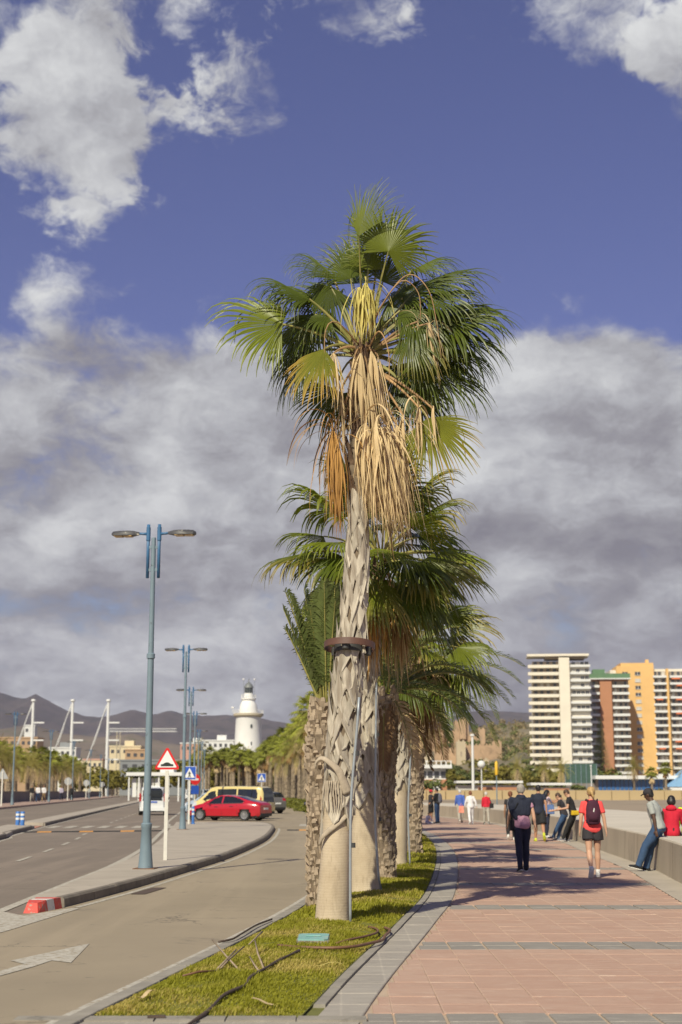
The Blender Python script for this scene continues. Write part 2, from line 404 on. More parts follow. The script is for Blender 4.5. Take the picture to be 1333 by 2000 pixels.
# ------------------------------------------------------------------ traffic island
IZ = .14
def isl_rows(y0, y1):
    rows = []
    for y in np.arange(y0, y1 + .01, .8):
        a, b = xat(C_islL, y), xat(C_islR, y) - .14
        if b > a: rows.append([(a + (b - a) * k / 4, y, IZ) for k in range(5)])
    return rows
m = MB().grid(isl_rows(21.0, 73))
isl = tag(m.build('traffic_island', M_islet), kind='structure')
m = MB(); rr = isl_rows(21.0, 73)
m.grid([[r[0], (r[0][0], r[0][1], -.01)] for r in rr]); m.grid([[(rr[-1][i][0], rr[-1][i][1], -.01) for i in range(5)], rr[-1]])
m.grid([rr[0], [(p[0], p[1], -.01) for p in rr[0]]]); m.build('edging', M_kerb, isl)
def kerbstones(cv, y0, y1, L, parent, w=.14, h=.145, gap=.012, name='kerb_stone', mats=None, side=-1, zf=None, chamf=.03, z0=-.03):
    P = [p for p in cv if y0 <= p.y <= y1]; acc = 0; seg = [P[0]]; out = []
    for a, b in zip(P, P[1:]):
        acc += (b - a).length; seg.append(b)
        if acc >= L: out.append((seg[0], seg[-1])); seg = [b]; acc = 0
    for i, (a, b) in enumerate(out):
        t = (b - a).normalized(); nrm = Vector((t.y, -t.x)) * side
        a2 = a + t * gap / 2; b2 = b - t * gap / 2; dz = rnd.uniform(-.004, .004) + (zf(a.x, a.y) if zf else 0)
        vs = []
        for p in (a2, b2):
            vs += [(p.x, p.y, z0 + dz), (p.x + nrm.x * .012, p.y + nrm.y * .012, h - chamf + dz), (p.x + nrm.x * (chamf + .01), p.y + nrm.y * (chamf + .01), h + dz),
                   (p.x + nrm.x * w, p.y + nrm.y * w, h + dz), (p.x + nrm.x * w, p.y + nrm.y * w, z0 + dz)]
        fs = [(k, k + 1, k + 6, k + 5) for k in range(4)] + [(4, 3, 2, 1, 0), (5, 6, 7, 8, 9)]
        mm = (mats[i % len(mats)] if mats else M_kerb); MB().add(vs, fs).build(name, mm, parent)
kerbstones(C_islR, 21.25, 73.9, 1.0, isl, mats=[M_kerbside], h=.15)
M_redk = pbr('red_kerb_paint', (.60, .07, .05), .6, .15, 8, spots=((.34, .24, .19), 12, .54, .12), bump=.3, bscale=50)
M_whk = pbr('white_kerb_paint', (.66, .63, .57), .6, .1, 8, spots=((.4, .36, .3), 25, .6, .1), bump=.3, bscale=50)
t = thing('island_nose', 'red and white painted concrete nose at the tip of the traffic island', 'kerb', (-4.2, 20.9, 0))
def nose(nm, ya, yb, mm, front=False):
    f = .10 if front else 0.; xa, xb = .14 + ya * .22, .14 + yb * .22
    MB().add([(-.17, ya, 0), (xa, ya, 0), (xb, yb, 0), (-.19, yb, 0), (-.14, ya + f, .13 if front else .155), (xa - .03, ya + f, .13 if front else .155), (xb - .03, yb, .155), (-.17, yb, .155)],
             [(0, 1, 5, 4), (1, 2, 6, 5), (2, 3, 7, 6), (3, 0, 4, 7), (4, 5, 6, 7)]).build(nm, mm, t)
nose('red_end_block', -.50, -.16, M_redk, True); nose('white_block', -.15, .08, M_whk); nose('red_block', .09, .32, M_redk)
flat('red_crossing_paving', [(-8.0, 73.2), (-4.6, 73.2), (-4.0, 78), (-8.4, 78)], M_redpave, .012)
# iron drain covers by the kerb
M_iron = pbr('rusty_iron', (.09, .06, .04), .7, .3, 10, bump=.3, bscale=60)
flat('drain_cover', [(-3.42, 24.0), (-3.18, 24.0), (-3.02, 25.6), (-3.26, 25.6)], M_iron, .011)

# ------------------------------------------------------------------ median between the carriageways
def median(y0, y1, nm):
    P = [p for p in curve([(xat(C_med, y), y) for y in np.arange(y0, y1 + .1, (y1 - y0) / max(1, int((y1 - y0) / 4)))], 2)]
    m = MB(); rows = []
    for p in P: rows.append([(p.x - 1.0, p.y, 0), (p.x - 1.0, p.y, .17), (p.x - .9, p.y, .18), (p.x + .16, p.y, .15), (p.x + .22, p.y, .13), (p.x + .24, p.y, -.01)])
    m.grid(rows); n = 6; m.f.append(tuple(range(n))); m.mi.append(0)
    return tag(m.build('median_strip', M_islet), kind='structure'), P
for y0, y1 in ((6, 65.5), (70.5, 330)):
    o, P = median(y0, y1, '')
    kerbstones([Vector((xat(C_med, y) + .25, y)) for y in np.arange(y0, min(y1, 150), .5)], y0, min(y1, 150), 1.5, o, mats=[M_kerbside], h=.16, w=.12)
flat('red_median_paving', [(-14.9, 65.9), (-13.7, 65.9), (-14.3, 70.2), (-15.5, 70.2)], M_redpave, .02)

# far pavement on the left with its low wall
def lpz(x, y): return .52
m = MB(); rows = []
for y in np.arange(-4, 330, 4):
    x = xat(C_kerbL, y); rows.append([(x + .01, y, .3), (x, y, .51), (x - .15, y, .52), (x - 4.6, y, .55), (x - 60, y, .5)])
m.grid(rows); lw = tag(m.build('pavement', M_pinkwalk), kind='structure')
M_lwall = pbr('harbour_wall_concrete', (.205, .18, .165), .9, .15, .4, world=True, bump=.3, bscale=10)
t = thing('harbour_wall', 'long low grey wall along the far pavement in front of the palms', 'wall', (0, 0, 0))
for y in np.arange(40, 326, 6.0):
    a = Vector((xat(C_kerbL, y) - 4.3, y)); b = Vector((xat(C_kerbL, y + 6) - 4.3, y + 6)); d = (b - a).normalized()
    MB().bar((a.x, a.y, 1.03), (b.x - d.x * .03, b.y - d.y * .03, 1.03), .35, 1.0).build('wall_panel', M_lwall, t)
    MB().bar((a.x, a.y, 1.58), (b.x - d.x * .03, b.y - d.y * .03, 1.58), .45, .1).build('coping', M_kerb, t)

# ------------------------------------------------------------------ promenade
sheet('promenade', lambda y: xat(C_pavL, y) - .02, lambda y: xat(C_wall, y) + .1, M_mortar, -.016, 3, 126, 1, 5)
prom = bpy.data.objects['promenade']
PW, PD, BAY0, BAY = .39, .44, 10.58, 5.25
def in_band(y): k = (y - BAY0) % BAY; return k < .80
cells = []
for bay in range(-1, 20):
    y0 = BAY0 + bay * BAY
    for r in range(2): cells.append((y0 + r * .40, .40, 'g'))
    for r in range(10): cells.append((y0 + .80 + r * .445, .445, 'p'))
near = []; farp = MB(); farg = MB()
pm = {}
for k, mm in (('p', M_pink), ('g', M_grey)):
    for d in (.40, .445):
        h, j = .016, .0015 if k == 'p' else .014
        x, y = PW / 2 - j, d / 2 - j * .7; b = .006
        q = MB().add([(-x, -y, -h), (x, -y, -h), (x, y, -h), (-x, y, -h), (-x, -y, -b), (x, -y, -b), (x, y, -b), (-x, y, -b), (-x + b, -y + b, 0), (x - b, -y + b, 0), (x - b, y - b, 0), (-x + b, y - b, 0)],
                     [(0, 1, 5, 4), (1, 2, 6, 5), (2, 3, 7, 6), (3, 0, 4, 7), (4, 5, 9, 8), (5, 6, 10, 9), (6, 7, 11, 10), (7, 4, 8, 11), (8, 9, 10, 11)])
        pm[(k, d)] = (q, q.mesh('paver', mm))
NEAR = []
for yc, d, k in cells:
    y = yc + d / 2
    xl, xr = max(xat(C_pavL, yc), xat(C_pavL, yc + d)), min(xat(C_wall, yc), xat(C_wall, yc + d)) - .55
    i0 = math.floor(xl / PW); i1 = math.ceil(xr / PW)
    for i in range(i0, i1):
        a, b = max(i * PW, xl), min((i + 1) * PW, xr)
        if b - a < .06: continue
        x = (a + b) / 2; sx = (b - a) / PW
        vis = 10.9 < y < 24.5 and abs(x) < .238 * y * 1.02 + .2
        NEAR.append((y if vis else 1e3 + y, x, y, sx, k, d))
NEAR.sort()
ng = 0
for i, (key, x, y, sx, k, d) in enumerate(NEAR):
    z = .0 + rnd.uniform(-.0025, .0025); q, me = pm[(k, d)]
    if i < 300 and key < 1e3:
        obj('pink_paver' if k == 'p' else 'grey_paver', me, prom, (x, y, z), (rnd.uniform(-.004, .004), rnd.uniform(-.004, .004), 0), (sx, 1, 1))
    elif y < 75:
        (farp if k == 'p' else farg).add([(x + v[0] * sx, y + v[1], z + v[2]) for v in q.v], q.f)
    else:
        (farp if k == 'p' else farg).add([(x + sx * u * PW / 2, y + w * d / 2, z) for u, w in ((-1, -1), (1, -1), (1, 1), (-1, 1))], [(0, 1, 2, 3)])
tag(farp.build('pink_pavers', M_pink, prom), kind='stuff'); tag(farg.build('grey_pavers', M_grey, prom), kind='stuff')

# grey border slabs between lawn and pavers, and the flush kerb of the lawn
def between(ca, cb, ya, yb, za, name, mat, parent, gap=.01, ins=0.):
    pts = [(xat(ca, ya), ya + gap), (xat(cb, ya) - ins, ya + gap), (xat(cb, yb) - ins, yb - gap), (xat(ca, yb), yb - gap)]
    b = .008
    m = MB(); cx = sum(p[0] for p in pts) / 4; cy = sum(p[1] for p in pts) / 4
    top = [(p[0] + (b if p[0] < cx else -b), p[1] + (b if p[1] < cy else -b), za) for p in pts]
    bot = [(p[0], p[1], za - .006) for p in pts]; bb = [(p[0], p[1], za - .03) for p in pts]
    m.add(bb + bot + top, [(0, 1, 5, 4), (1, 2, 6, 5), (2, 3, 7, 6), (3, 0, 4, 7), (4, 5, 9, 8), (5, 6, 10, 9), (6, 7, 11, 10), (7, 4, 8, 11), (8, 9, 10, 11)])
    return m.build(name, mat, parent)
C_bordL = [Vector((p.x + .11, p.y)) for p in C_grassR]
y = 11.2
while y < 96:
    L = .62 if y < 60 else 3
    between(C_bordL, C_pavL, y, y + L, .002 + rnd.uniform(-.002, .003), 'border_slab', M_border, prom, ins=.015); y += L
y = 4.0
sheet('border_paving', lambda y: xat(C_pavL, y) - 6, lambda y: xat(C_pavL, y) - .012, M_border, -.004, 3, 11.25, .25, 6)
sheet('lawn_bed', lambda y: xat(C_slipR, y) + .05, lambda y: xat(C_grassR, y) + .13, M_soil, -.012, 11.05, 121, .5, 4)
# cross walk in front of the lawn: pale slabs
lawn = MB()
for k in range(5):
    xa = -2.4 + k * .52; MB().box((xa + .255, 11.08, -.005), (.505, .2, .03)).build('edging_slab', M_kerb, prom)
rows = []
for y in np.arange(11.2, 122, .6):
    a, b = xat(C_slipR, y) + .17, xat(C_grassR, y)
    if b - a < .05: continue
    rows.append([(a + (b - a) * k / 8, y, (.010 + (.05 * math.sin(math.pi * k / 8) + .015 * fbm(a + (b - a) * k / 8, y)) * min(1, (y - 11.2) / 1.8))) for k in range(9)])
rows.insert(0, [(p[0], 11.16, -.03) for p in rows[0]]); lawn.grid(rows); lawn_o = tag(lawn.build('lawn_ground', M_soil, None, smooth=2), kind='structure')
kerbstones(C_grassR, 11.2, 75, .9, prom, w=.105, h=.018, side=1, name='lawn_kerb_stone', chamf=.006)
kerbstones([Vector((p.x + .155, p.y)) for p in C_slipR], 9.5, 110, 1.0, bpy.data.objects['road'], w=.15, h=.022, side=-1, name='road_kerb_stone', chamf=.006)

# ------------------------------------------------------------------ sea wall and beach
WH = .70
t = thing('sea_wall', 'long low curving concrete sea wall with a wide pale top beside the promenade', 'wall')
P = [p for p in C_wall if p.y > 8]
acc = 0; seg = [P[0]]; k = 0
for a, b in zip(P, P[1:]):
    acc += (b - a).length; seg.append(b)
    if acc >= 6.0 or b is P[-1]:
        m = MB(); rows = []; tops = []
        for i, p in enumerate(seg):
            tt = (seg[min(i + 1, len(seg) - 1)] - seg[max(0, i - 1)]).normalized(); n2 = Vector((tt.y, -tt.x))
            q = p + tt * (.012 if i == 0 else (-.012 if i == len(seg) - 1 else 0))
            rows.append([(q.x, q.y, -.05), (q.x + n2.x * .03, q.y + n2.y * .03, WH - .03), (q.x + n2.x * .05, q.y + n2.y * .05, WH - .003), (q.x + n2.x * .6, q.y + n2.y * .6, WH - .003)])
            tops.append([(q.x + n2.x * .035, q.y + n2.y * .035, WH - .02), (q.x + n2.x * .06, q.y + n2.y * .06, WH + .004)] + [(q.x + n2.x * w, q.y + n2.y * w, WH + .004 - .02 * (w > 5)) for w in (.8, 3, 6.2)] + [(q.x + n2.x * 6.3, q.y + n2.y * 6.3, -.1)])
        m.grid(rows); m.build('wall_panel', M_conc, t)
        MB().grid(tops).build('wall_top', M_wtop, t)
        seg = [b]; acc = 0
sheet('wall_foot', lambda y: xat(C_wall, y) - .565, lambda y: xat(C_wall, y) + .05, M_islet, .0045, 8, 122, 1, 2)
m = MB(); rows = []
for y in np.concatenate([np.arange(-10, 130, 10), np.arange(130, 345, 12)]):
    x0 = max(xat(C_wall, y) + 5.6, 8) if y < 125 else xat(C_slipR, y) + 9
    rows.append([(x0 + (340 - x0) * (k / 16) ** 1.5, y, -.1 + (.25 * fbm(k * .7, y * .03) + .15) * (k > 0)) for k in range(17)])
m.grid(rows); tag(m.build('beach', M_sand, None, 2), kind='structure')
# ================================================================== palms
def leaf_mat(name, green, tipc, rough=.5, trans=.22, var=.35, spec=.35, tcol=(1.7, 1.8, .55)):
    m = bpy.data.materials.new(name); m.use_nodes = True; n = NT(m.node_tree); b = m.node_tree.nodes['Principled BSDF']
    a = n.node('ShaderNodeAttribute', attribute_name='age').outputs['Fac']
    v = n.node('ShaderNodeTexCoord').outputs['Object']; r = n.node('ShaderNodeObjectInfo').outputs['Random']
    f = n.noise(v, 3.5, 3, .6)
    k = n.m('ADD', n.m('MULTIPLY', r, var), 1 - var / 2)
    c = n.mix(f, tuple(x * .7 for x in green), tuple(x * 1.3 for x in green))
    c = n.mix(1, c, n.comb(k, k, n.m('MULTIPLY', k, .9)), 'MULTIPLY')
    c = n.mix(n.m('MULTIPLY', n.step(a, .55, 1.1), .9), c, tipc)
    n.put(b.inputs['Base Color'], c); b.inputs['Roughness'].default_value = rough; b.inputs['Specular IOR Level'].default_value = spec
    tr = n.node('ShaderNodeBsdfTranslucent'); mx = n.node('ShaderNodeMixShader'); mx.inputs[0].default_value = trans
    n.put(tr.inputs[0], n.mix(1, c, tcol, 'MULTIPLY'))
    n.l.new(b.outputs[0], mx.inputs[1]); n.l.new(tr.outputs[0], mx.inputs[2])
    n.l.new(mx.outputs[0], m.node_tree.nodes['Material Output'].inputs[0]); return m
M_fan = leaf_mat('fan_leaf', (.074, .098, .010), (.28, .21, .05), rough=.42, spec=.4, trans=.18)
M_fan2 = leaf_mat('sunlit_fan_leaf', (.145, .172, .018), (.30, .24, .07), rough=.42, spec=.4, trans=.24)  # lighter copy of the fan leaf, bright sunlight put into its colour
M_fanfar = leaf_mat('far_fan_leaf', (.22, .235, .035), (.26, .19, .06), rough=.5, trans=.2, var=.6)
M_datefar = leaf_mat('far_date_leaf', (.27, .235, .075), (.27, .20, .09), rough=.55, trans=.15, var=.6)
M_fany = leaf_mat('yellowing_fan_leaf', (.19, .20, .025), (.62, .36, .10), trans=.28)
M_date = leaf_mat('date_leaf', (.125, .155, .05), (.22, .19, .08), rough=.5, trans=.15)
TN = (1, .95, .85)
M_straw = leaf_mat('straw_leaf', (.60, .455, .285), (.52, .365, .205), rough=.75, trans=.14, var=.3, spec=.2, tcol=TN)
M_rust = leaf_mat('rust_leaf', (.46, .25, .085), (.26, .13, .05), rough=.75, trans=.1, var=.3, spec=.2, tcol=TN)
M_rust2 = leaf_mat('brown_leaf', (.27, .165, .08), (.17, .10, .05), rough=.75, trans=.08, var=.4, spec=.2, tcol=TN)
M_flower = leaf_mat('flower_strand', (.62, .53, .18), (.62, .5, .2), rough=.6, trans=.15, var=.15, spec=.2, tcol=TN)
M_pet = pbr('leaf_stalk', (.20, .22, .05), .45, .3, 6, col2=(.38, .32, .10), rnd_obj=.25)
M_petd = pbr('dry_leaf_stalk', (.33, .20, .09), .7, .3, 8, rnd_obj=.25)
M_base = pbr('palm_leaf_base', (.415, .365, .295), .88, .2, 9, bump=.5, bscale=30, rnd_obj=.2, stretch=(3, 3, .6), grime=((.22, .175, .13), 2.2, .5, .22))
M_based = pbr('dark_leaf_base', (.115, .062, .038), .85, .4, 9, bump=.4, bscale=50, rnd_obj=.4, col2=(.26, .17, .11))
M_under = pbr('palm_trunk_fibre', (.185, .14, .098), .95, .3, 12, bump=.5, bscale=50)
M_daterough = pbr('date_trunk_stub', (.34, .265, .19), .92, .35, 7, bump=.5, bscale=60, grime=((.15, .11, .075), 4, .5, .2))

def trunk_mat():
    m = bpy.data.materials.new('smooth_palm_trunk'); m.use_nodes = True; n = NT(m.node_tree); b = m.node_tree.nodes['Principled BSDF']
    v = n.node('ShaderNodeTexCoord').outputs['Object']
    w = n.node('ShaderNodeTexWave', wave_type='BANDS', bands_direction='Z'); n.put(w.inputs['Vector'], v)
    for k, x in (('Scale', 9.0), ('Distortion', 5.0), ('Detail', 4), ('Detail Scale', 2.2), ('Detail Roughness', .65)): w.inputs[k].default_value = x
    crack = n.noise(n.vm('MULTIPLY', v, (9, 9, 1.4)), 4, 5, .7)
    big = n.noise(v, 2.2, 5, .65)
    c = n.mix(n.ramp(big, [(.3, 0), (.7, 1)]), (.43, .34, .235), (.56, .465, .34))
    st = n.noise(n.vm('MULTIPLY', v, (2, 2, .7)), 3.0, 6, .7, .5); c = n.mix(n.m('MULTIPLY', n.step(st, .52, .68), .5), c, (.30, .235, .165))
    c = n.mix(n.m('MULTIPLY', n.m('SUBTRACT', 1, n.step(w.outputs['Fac'], .02, .22)), .13), c, (.30, .22, .14))
    c = n.mix(n.m('MULTIPLY', n.step(crack, .60, .70), .45), c, (.20, .145, .09))
    n.put(b.inputs['Base Color'], c); b.inputs['Roughness'].default_value = .9
    h = n.m('ADD', n.m('MULTIPLY', w.outputs['Fac'], .8), n.m('MULTIPLY', crack, -.8))
    bn = n.node('ShaderNodeBump'); bn.inputs['Strength'].default_value = .3; bn.inputs['Distance'].default_value = .004
    n.put(bn.inputs['Height'], h); n.l.new(bn.outputs[0], b.inputs['Normal']); return m
M_trunk = trunk_mat()

def leafmesh(name, V, Fc, age, mats, mi=None):
    me = bpy.data.meshes.new(name); me.from_pydata(V, [], Fc)
    at = me.attributes.new('age', 'FLOAT', 'POINT'); at.data.foreach_set('value', age)
    for m in mats: me.materials.append(m)
    if mi: me.polygons.foreach_set('material_index', mi)
    me.update(); return me

def fan_geo(H, tip, nrm, spread=100, nseg=42, droop=.5, split=.5, wind=(.16, 0, 0), sections=8, wid=1.0, cup=.25, rag=.12, seed=0, age0=0., shorten=.3, V=None, Fc=None, A=None):
    """a fan leaf blade: pleated strips that part half-way out and droop at the tips"""
    rg = random.Random(seed); H = Vector(H); ax = Vector(tip) - H; Rb = ax.length; a = ax.normalized()
    n = Vector(nrm); n = (n - a * n.dot(a)).normalized(); s = n.cross(a)
    V = [] if V is None else V; Fc = [] if Fc is None else Fc; A = [] if A is None else A
    sp = R(spread); dth = 2 * sp / nseg; g = Vector((0, 0, -1)); wv = Vector(wind)
    for i in range(nseg):
        th = -sp + dth * (i + .5) + rg.uniform(-.15, .15) * dth; u = abs(th) / max(sp, .3)
        d = (a * math.cos(th) + s * math.sin(th)); d = (d - n * cup * u * .9).normalized()
        L = Rb * (1 - shorten * u * u) * (1 + rg.uniform(-rag, rag)); dl = L / sections
        side = (s * math.cos(th) - a * math.sin(th)).normalized()
        p = H.copy(); b0 = len(V); sd = droop * (.75 + rg.random() * .6); tw = rg.uniform(-.5, .5)
        broke = rg.random() < .07
        ag = age0 + rg.uniform(0, .25)
        for k in range(sections + 1):
            t = k / sections
            if t > split * .8:
                q = (t - split * .8); d = (d + g * sd * (q + q * q * 1.6) * .72 + wv * (.35 + .8 * rg.random()) * q * sd + (Vector((rg.uniform(-1, 1), rg.uniform(-1, 1), rg.uniform(-1, 1))) * .05)).normalized()
                if broke and t > .6: d = (d + g * .8).normalized()
                side = (side + n * tw * .15); side = (side - d * side.dot(d)).normalized()
            if k: p = p + d * dl
            r = L * t
            w = min(2 * math.tan(dth / 2) * r, 2 * math.tan(dth / 2) * L * split * 1.05) * .52 * wid if t <= split else 2 * math.tan(dth / 2) * L * split * .54 * wid * max(.04, 1 - ((t - split) / (1 - split)) ** 1.9)
            w = max(w, .0025)
            nn = d.cross(side)
            V += [p - side * w, p + nn * w * (.55 if t < .75 else .3), p + side * w]; A += [ag + t * .58] * 3
        for k in range(sections):
            o = b0 + 3 * k
            Fc += [(o, o + 1, o + 4, o + 3), (o + 1, o + 2, o + 5, o + 4)]
    return V, Fc, A
def petiole_geo(B, H, sag=.15, w0=.028, w1=.012, V=None, Fc=None, A=None, up=None, n=6):
    B, H = Vector(B), Vector(H); mid = (B + H) / 2 + Vector((0, 0, sag)) + ((H - B).normalized() * 0)
    mb = MB(); pts = []
    for k in range(n + 1):
        t = k / n; pts.append(B * (1 - t) ** 2 + mid * 2 * t * (1 - t) + H * t * t)
    mb.tube(pts, [w0 + (w1 - w0) * k / n for k in range(n + 1)], 6, True, .6)
    o = len(V); V += mb.v; Fc += [tuple(i + o for i in f) for f in mb.f]; A += [0] * len(mb.v)
    return len(mb.f)
def frond(parent, B, H, tip, nrm, mat, name='fan_frond', pet=M_pet, sag=.12, label=None, w0=.028, **kw):
    V, Fc, A = fan_geo(H, tip, nrm, **kw); nf = len(Fc)
    np_ = petiole_geo(B, H, sag, V=V, Fc=Fc, A=A, w0=w0)
    o = obj(name, leafmesh(name, V, Fc, A, [mat, pet], [0] * nf + [1] * np_), parent)
    if label: o['label'] = label
    return o

def hang(parent, B, H, L, n, mat, out=.10, lean=(0, 0, 0), wid=.014, seed=0, name='dead_frond', pet=M_petd, age=.1, flat_dir=None, wav=.05, early=.5):
    """a dead leaf: limp strips that spring from one stalk end and hang in a tangle"""
    rg = random.Random(seed); H = Vector(H); V, Fc, A = [], [], []; lean = Vector(lean); S_ = 10
    for i in range(n):
        az = rg.uniform(0, 2 * math.pi); o = Vector((math.cos(az), math.sin(az) * .6, 0)) * out * rg.uniform(.2, 1.1)
        if flat_dir: o += Vector(flat_dir) * rg.uniform(-1, 1)
        d = (o * 2.2 + Vector((0, 0, -.25 + rg.uniform(-.5, .45) * early if rg.random() < .93 else .2))).normalized(); l = L * rg.uniform(.55, 1.08); p = H + o * .25; ph = rg.uniform(0, 6); w = wid * rg.uniform(.5, 1.3); sd = Vector((math.cos(az + 1.6 + rg.uniform(-1, 1)), math.sin(az + 1.6), 0)); b0 = len(V); ag = age + rg.uniform(-.1, .4); ln = lean * rg.uniform(.2, 1.7) + Vector((rg.gauss(0, .09), rg.gauss(0, .06), 0))
        for k in range(S_ + 1):
            t = k / S_
            if k: d = (d + Vector((0, 0, -1)) * (.55 if t < .4 else .35) + ln * .22 + Vector((math.sin(ph + t * 7), math.cos(ph * 1.7 + t * 6), 0)) * wav).normalized(); p = p + d * (l / S_)
            s2 = (sd - d * sd.dot(d)).normalized(); ww = w * (.45 + .55 * min(1, t * 4)) * max(.08, 1 - t ** 3); V += [p - s2 * ww, p + d.cross(s2) * ww * .5, p + s2 * ww]; A += [ag + .5 * t] * 3
        for k in range(S_): o_ = b0 + 3 * k; Fc += [(o_, o_ + 1, o_ + 4, o_ + 3), (o_ + 1, o_ + 2, o_ + 5, o_ + 4)]
    nf = len(Fc); np_ = petiole_geo(B, H, .08, V=V, Fc=Fc, A=A, w0=.02)
    return obj(name, leafmesh(name, V, Fc, A, [mat, pet], [0] * nf + [1] * np_), parent)
# split leaf bases: an upside-down V that hugs the trunk, its lower edge standing proud
def chevron(variant):
    rg = random.Random(variant); r = .2; m = MB()
    oe = [(0, .27), (.22, .15), (.52, -.03), (.86, -.24)]; ie = [(0, -.045), (.13, -.12), (.35, -.225), (.66, -.37)]
    if variant % 3 == 1: oe[0] = (.07, .36); oe[1] = (.26, .14)
    if variant % 3 == 2: oe[3] = (.76, -.18); ie[3] = (.62, -.30); oe[0] = (-.05, .22)
    flare = (.03, .05, .11, .04, .075, .02)[variant]; tw = rg.uniform(-.12, .12)
    def pt(u, v, rr): return (math.cos(u) * (r + rr), math.sin(u) * (r + rr), v + tw * u)
    st = []
    for sgn in (-1, 1):
        w = rg.uniform(.85, 1.15)
        for (ou, ov), (iu, iv) in (zip(oe[::-1], ie[::-1]) if sgn < 0 else list(zip(oe, ie))[1:]):
            j = rg.uniform(-.02, .02); k = 1 - min(1, abs(ou) / .86); iv = ov + (iv - ov) * w
            st.append([pt(sgn * ou, ov + j, .004 + flare * k ** 2), pt(sgn * (ou * .65 + iu * .35), ov * .65 + iv * .35, .018 + flare * .45 * k + rg.uniform(-.004, .004)), pt(sgn * (ou * .3 + iu * .7), ov * .3 + iv * .7 + j, .030 + .008 * k + rg.uniform(-.005, .005)), pt(sgn * (ou * .1 + iu * .9), ov * .1 + iv * .9 + j, .050 + rg.uniform(-.004, .01)), pt(sgn * iu, iv + j, .047), pt(sgn * iu, iv + .012, -.01)])
    m.grid([list(c) for c in zip(*st)][::-1]); return m.mesh('leaf_base', M_base, True)
CHEV = [chevron(i) for i in range(6)]
def stub_mesh():
    m = MB(); r = .12
    m.add([(r, -.05, 0), (r, .05, 0), (r + .012, -.055, .05), (r + .012, .055, .05), (r + .05, -.04, .16), (r + .05, .035, .15), (r + .085, -.022, .27), (r + .08, .02, .24), (r + .02, -.04, .16), (r + .055, -.02, .27), (r + .02, .035, .15), (r + .05, .02, .24)],
          [(0, 1, 3, 2), (2, 3, 5, 4), (4, 5, 7, 6), (4, 6, 9, 8), (7, 5, 10, 11), (6, 7, 11, 9), (8, 9, 11, 10)])
    return m.mesh('leaf_stub', M_based)
STUB = stub_mesh()
def path_at(P, z):
    for a, b in zip(P, P[1:]):
        if a[2] <= z <= b[2]:
            t = (z - a[2]) / max(1e-6, b[2] - a[2]); return Vector(a) * (1 - t) + Vector(b) * t
    return Vector(P[0] if z < P[0][2] else P[-1])
def fan_trunk(t, P, rad, z_lat, z_dark, z_top, around=5, row=.2, seed=0, sides=28):
    """P: trunk axis relative to the base; rad(z): radius. Smooth foot, then leaf bases in a lattice, dark stubs below the crown"""
    rg = random.Random(seed); zs = list(np.arange(-.08, z_top, .06)); m = MB(); rows = []
    for z in zs:
        c = path_at(P, z); rr = rad(z); ring = []
        for k in range(sides + 1):
            th = 2 * math.pi * (k % sides) / sides
            q = rr * (1 + .035 * fbm(math.cos(th) * 1.3 + seed, math.sin(th) * 1.3, z * 1.2) + .004 * math.sin(z * 62 + 2 * fbm(math.cos(th), math.sin(th), z)) * (z < z_lat))
            ring.append((c.x + q * math.cos(th), c.y + q * math.sin(th), z))
        rows.append(ring)
    m.grid(rows); m.cm = 0
    k = sum(1 for z in zs[:-1] if z < z_lat + .05) * sides; m.mi = [0] * k + [1] * (len(m.f) - k)
    tr = m.build('trunk', [M_trunk, M_under], t, 2)
    z = z_lat; i = 0
    while z < z_dark:
        for k in range(around):
            az = 2 * math.pi * (k + .5 * (i % 2)) / around + rg.uniform(-.10, .10) + i * .06
            c = path_at(P, z); rr = rad(z); sc = rr / .2
            v = rg.choices((0, 1, 2, 3, 4, 5), (4, 3, 1.2, 3, 1.2, 3))[0]
            o = obj('leaf_base', CHEV[v], tr, (c.x, c.y, z + rg.uniform(-.03, .03)), (rg.uniform(-.05, .05), rg.uniform(-.05, .05), az), (sc * rg.uniform(.97, 1.05), sc * rg.uniform(.97, 1.05) * rg.choice((1, 1, -1)), (row / .2) * rg.uniform(.85, 1.15)))
        z += row; i += 1
    z = z_dark
    while z < z_top - .1:
        for k in range(around + 1):
            az = 2 * math.pi * (k + .5 * (i % 2)) / (around + 1) + rg.uniform(-.2, .2); c = path_at(P, z); sc = rad(z) / .12
            obj('leaf_stub', STUB, tr, (c.x, c.y, z + rg.uniform(-.04, .04)), (0, 0, az), (sc, sc, rg.uniform(.7, 1.2)))
        z += .17; i += 1
    return tr

def lerp_tab(tab):
    def f(z):
        for (a, x), (b, y) in zip(tab, tab[1:]):
            if a <= z <= b: return x + (y - x) * (z - a) / (b - a)
        return tab[0][1] if z < tab[0][0] else tab[-1][1]
    return f

# ------------------------------------------------------------------ the tall palm in front
HB = Vector((-.12, 18.55, 0))
t = thing('fan_palm', 'tall sunlit fan palm in front, with straw-coloured dead leaves hanging below its crown', 'palm tree', HB)
P1 = [(0, 0, 0), (.06, 0, 1.0), (.07, 0, 1.4), (.16, 0, 2.6), (.23, 0, 3.5), (.33, 0, 4.6), (.34, 0, 5.3), (.32, 0, 5.95), (.37, 0, 6.8), (.41, 0, 7.45), (.42, 0, 7.8)]
tr1 = fan_trunk(t, P1, lerp_tab([(0, .225), (.12, .212), (.6, .192), (1.3, .175), (1.6, .165), (2.6, .172), (3.5, .150), (4.6, .128), (5.3, .112), (6.2, .098), (7.4, .10), (7.8, .07)]), 1.55, 5.55, 7.6, 5, .205, 3)
HC = Vector((.42, 0, 7.62))     # heart of the crown, relative to the base
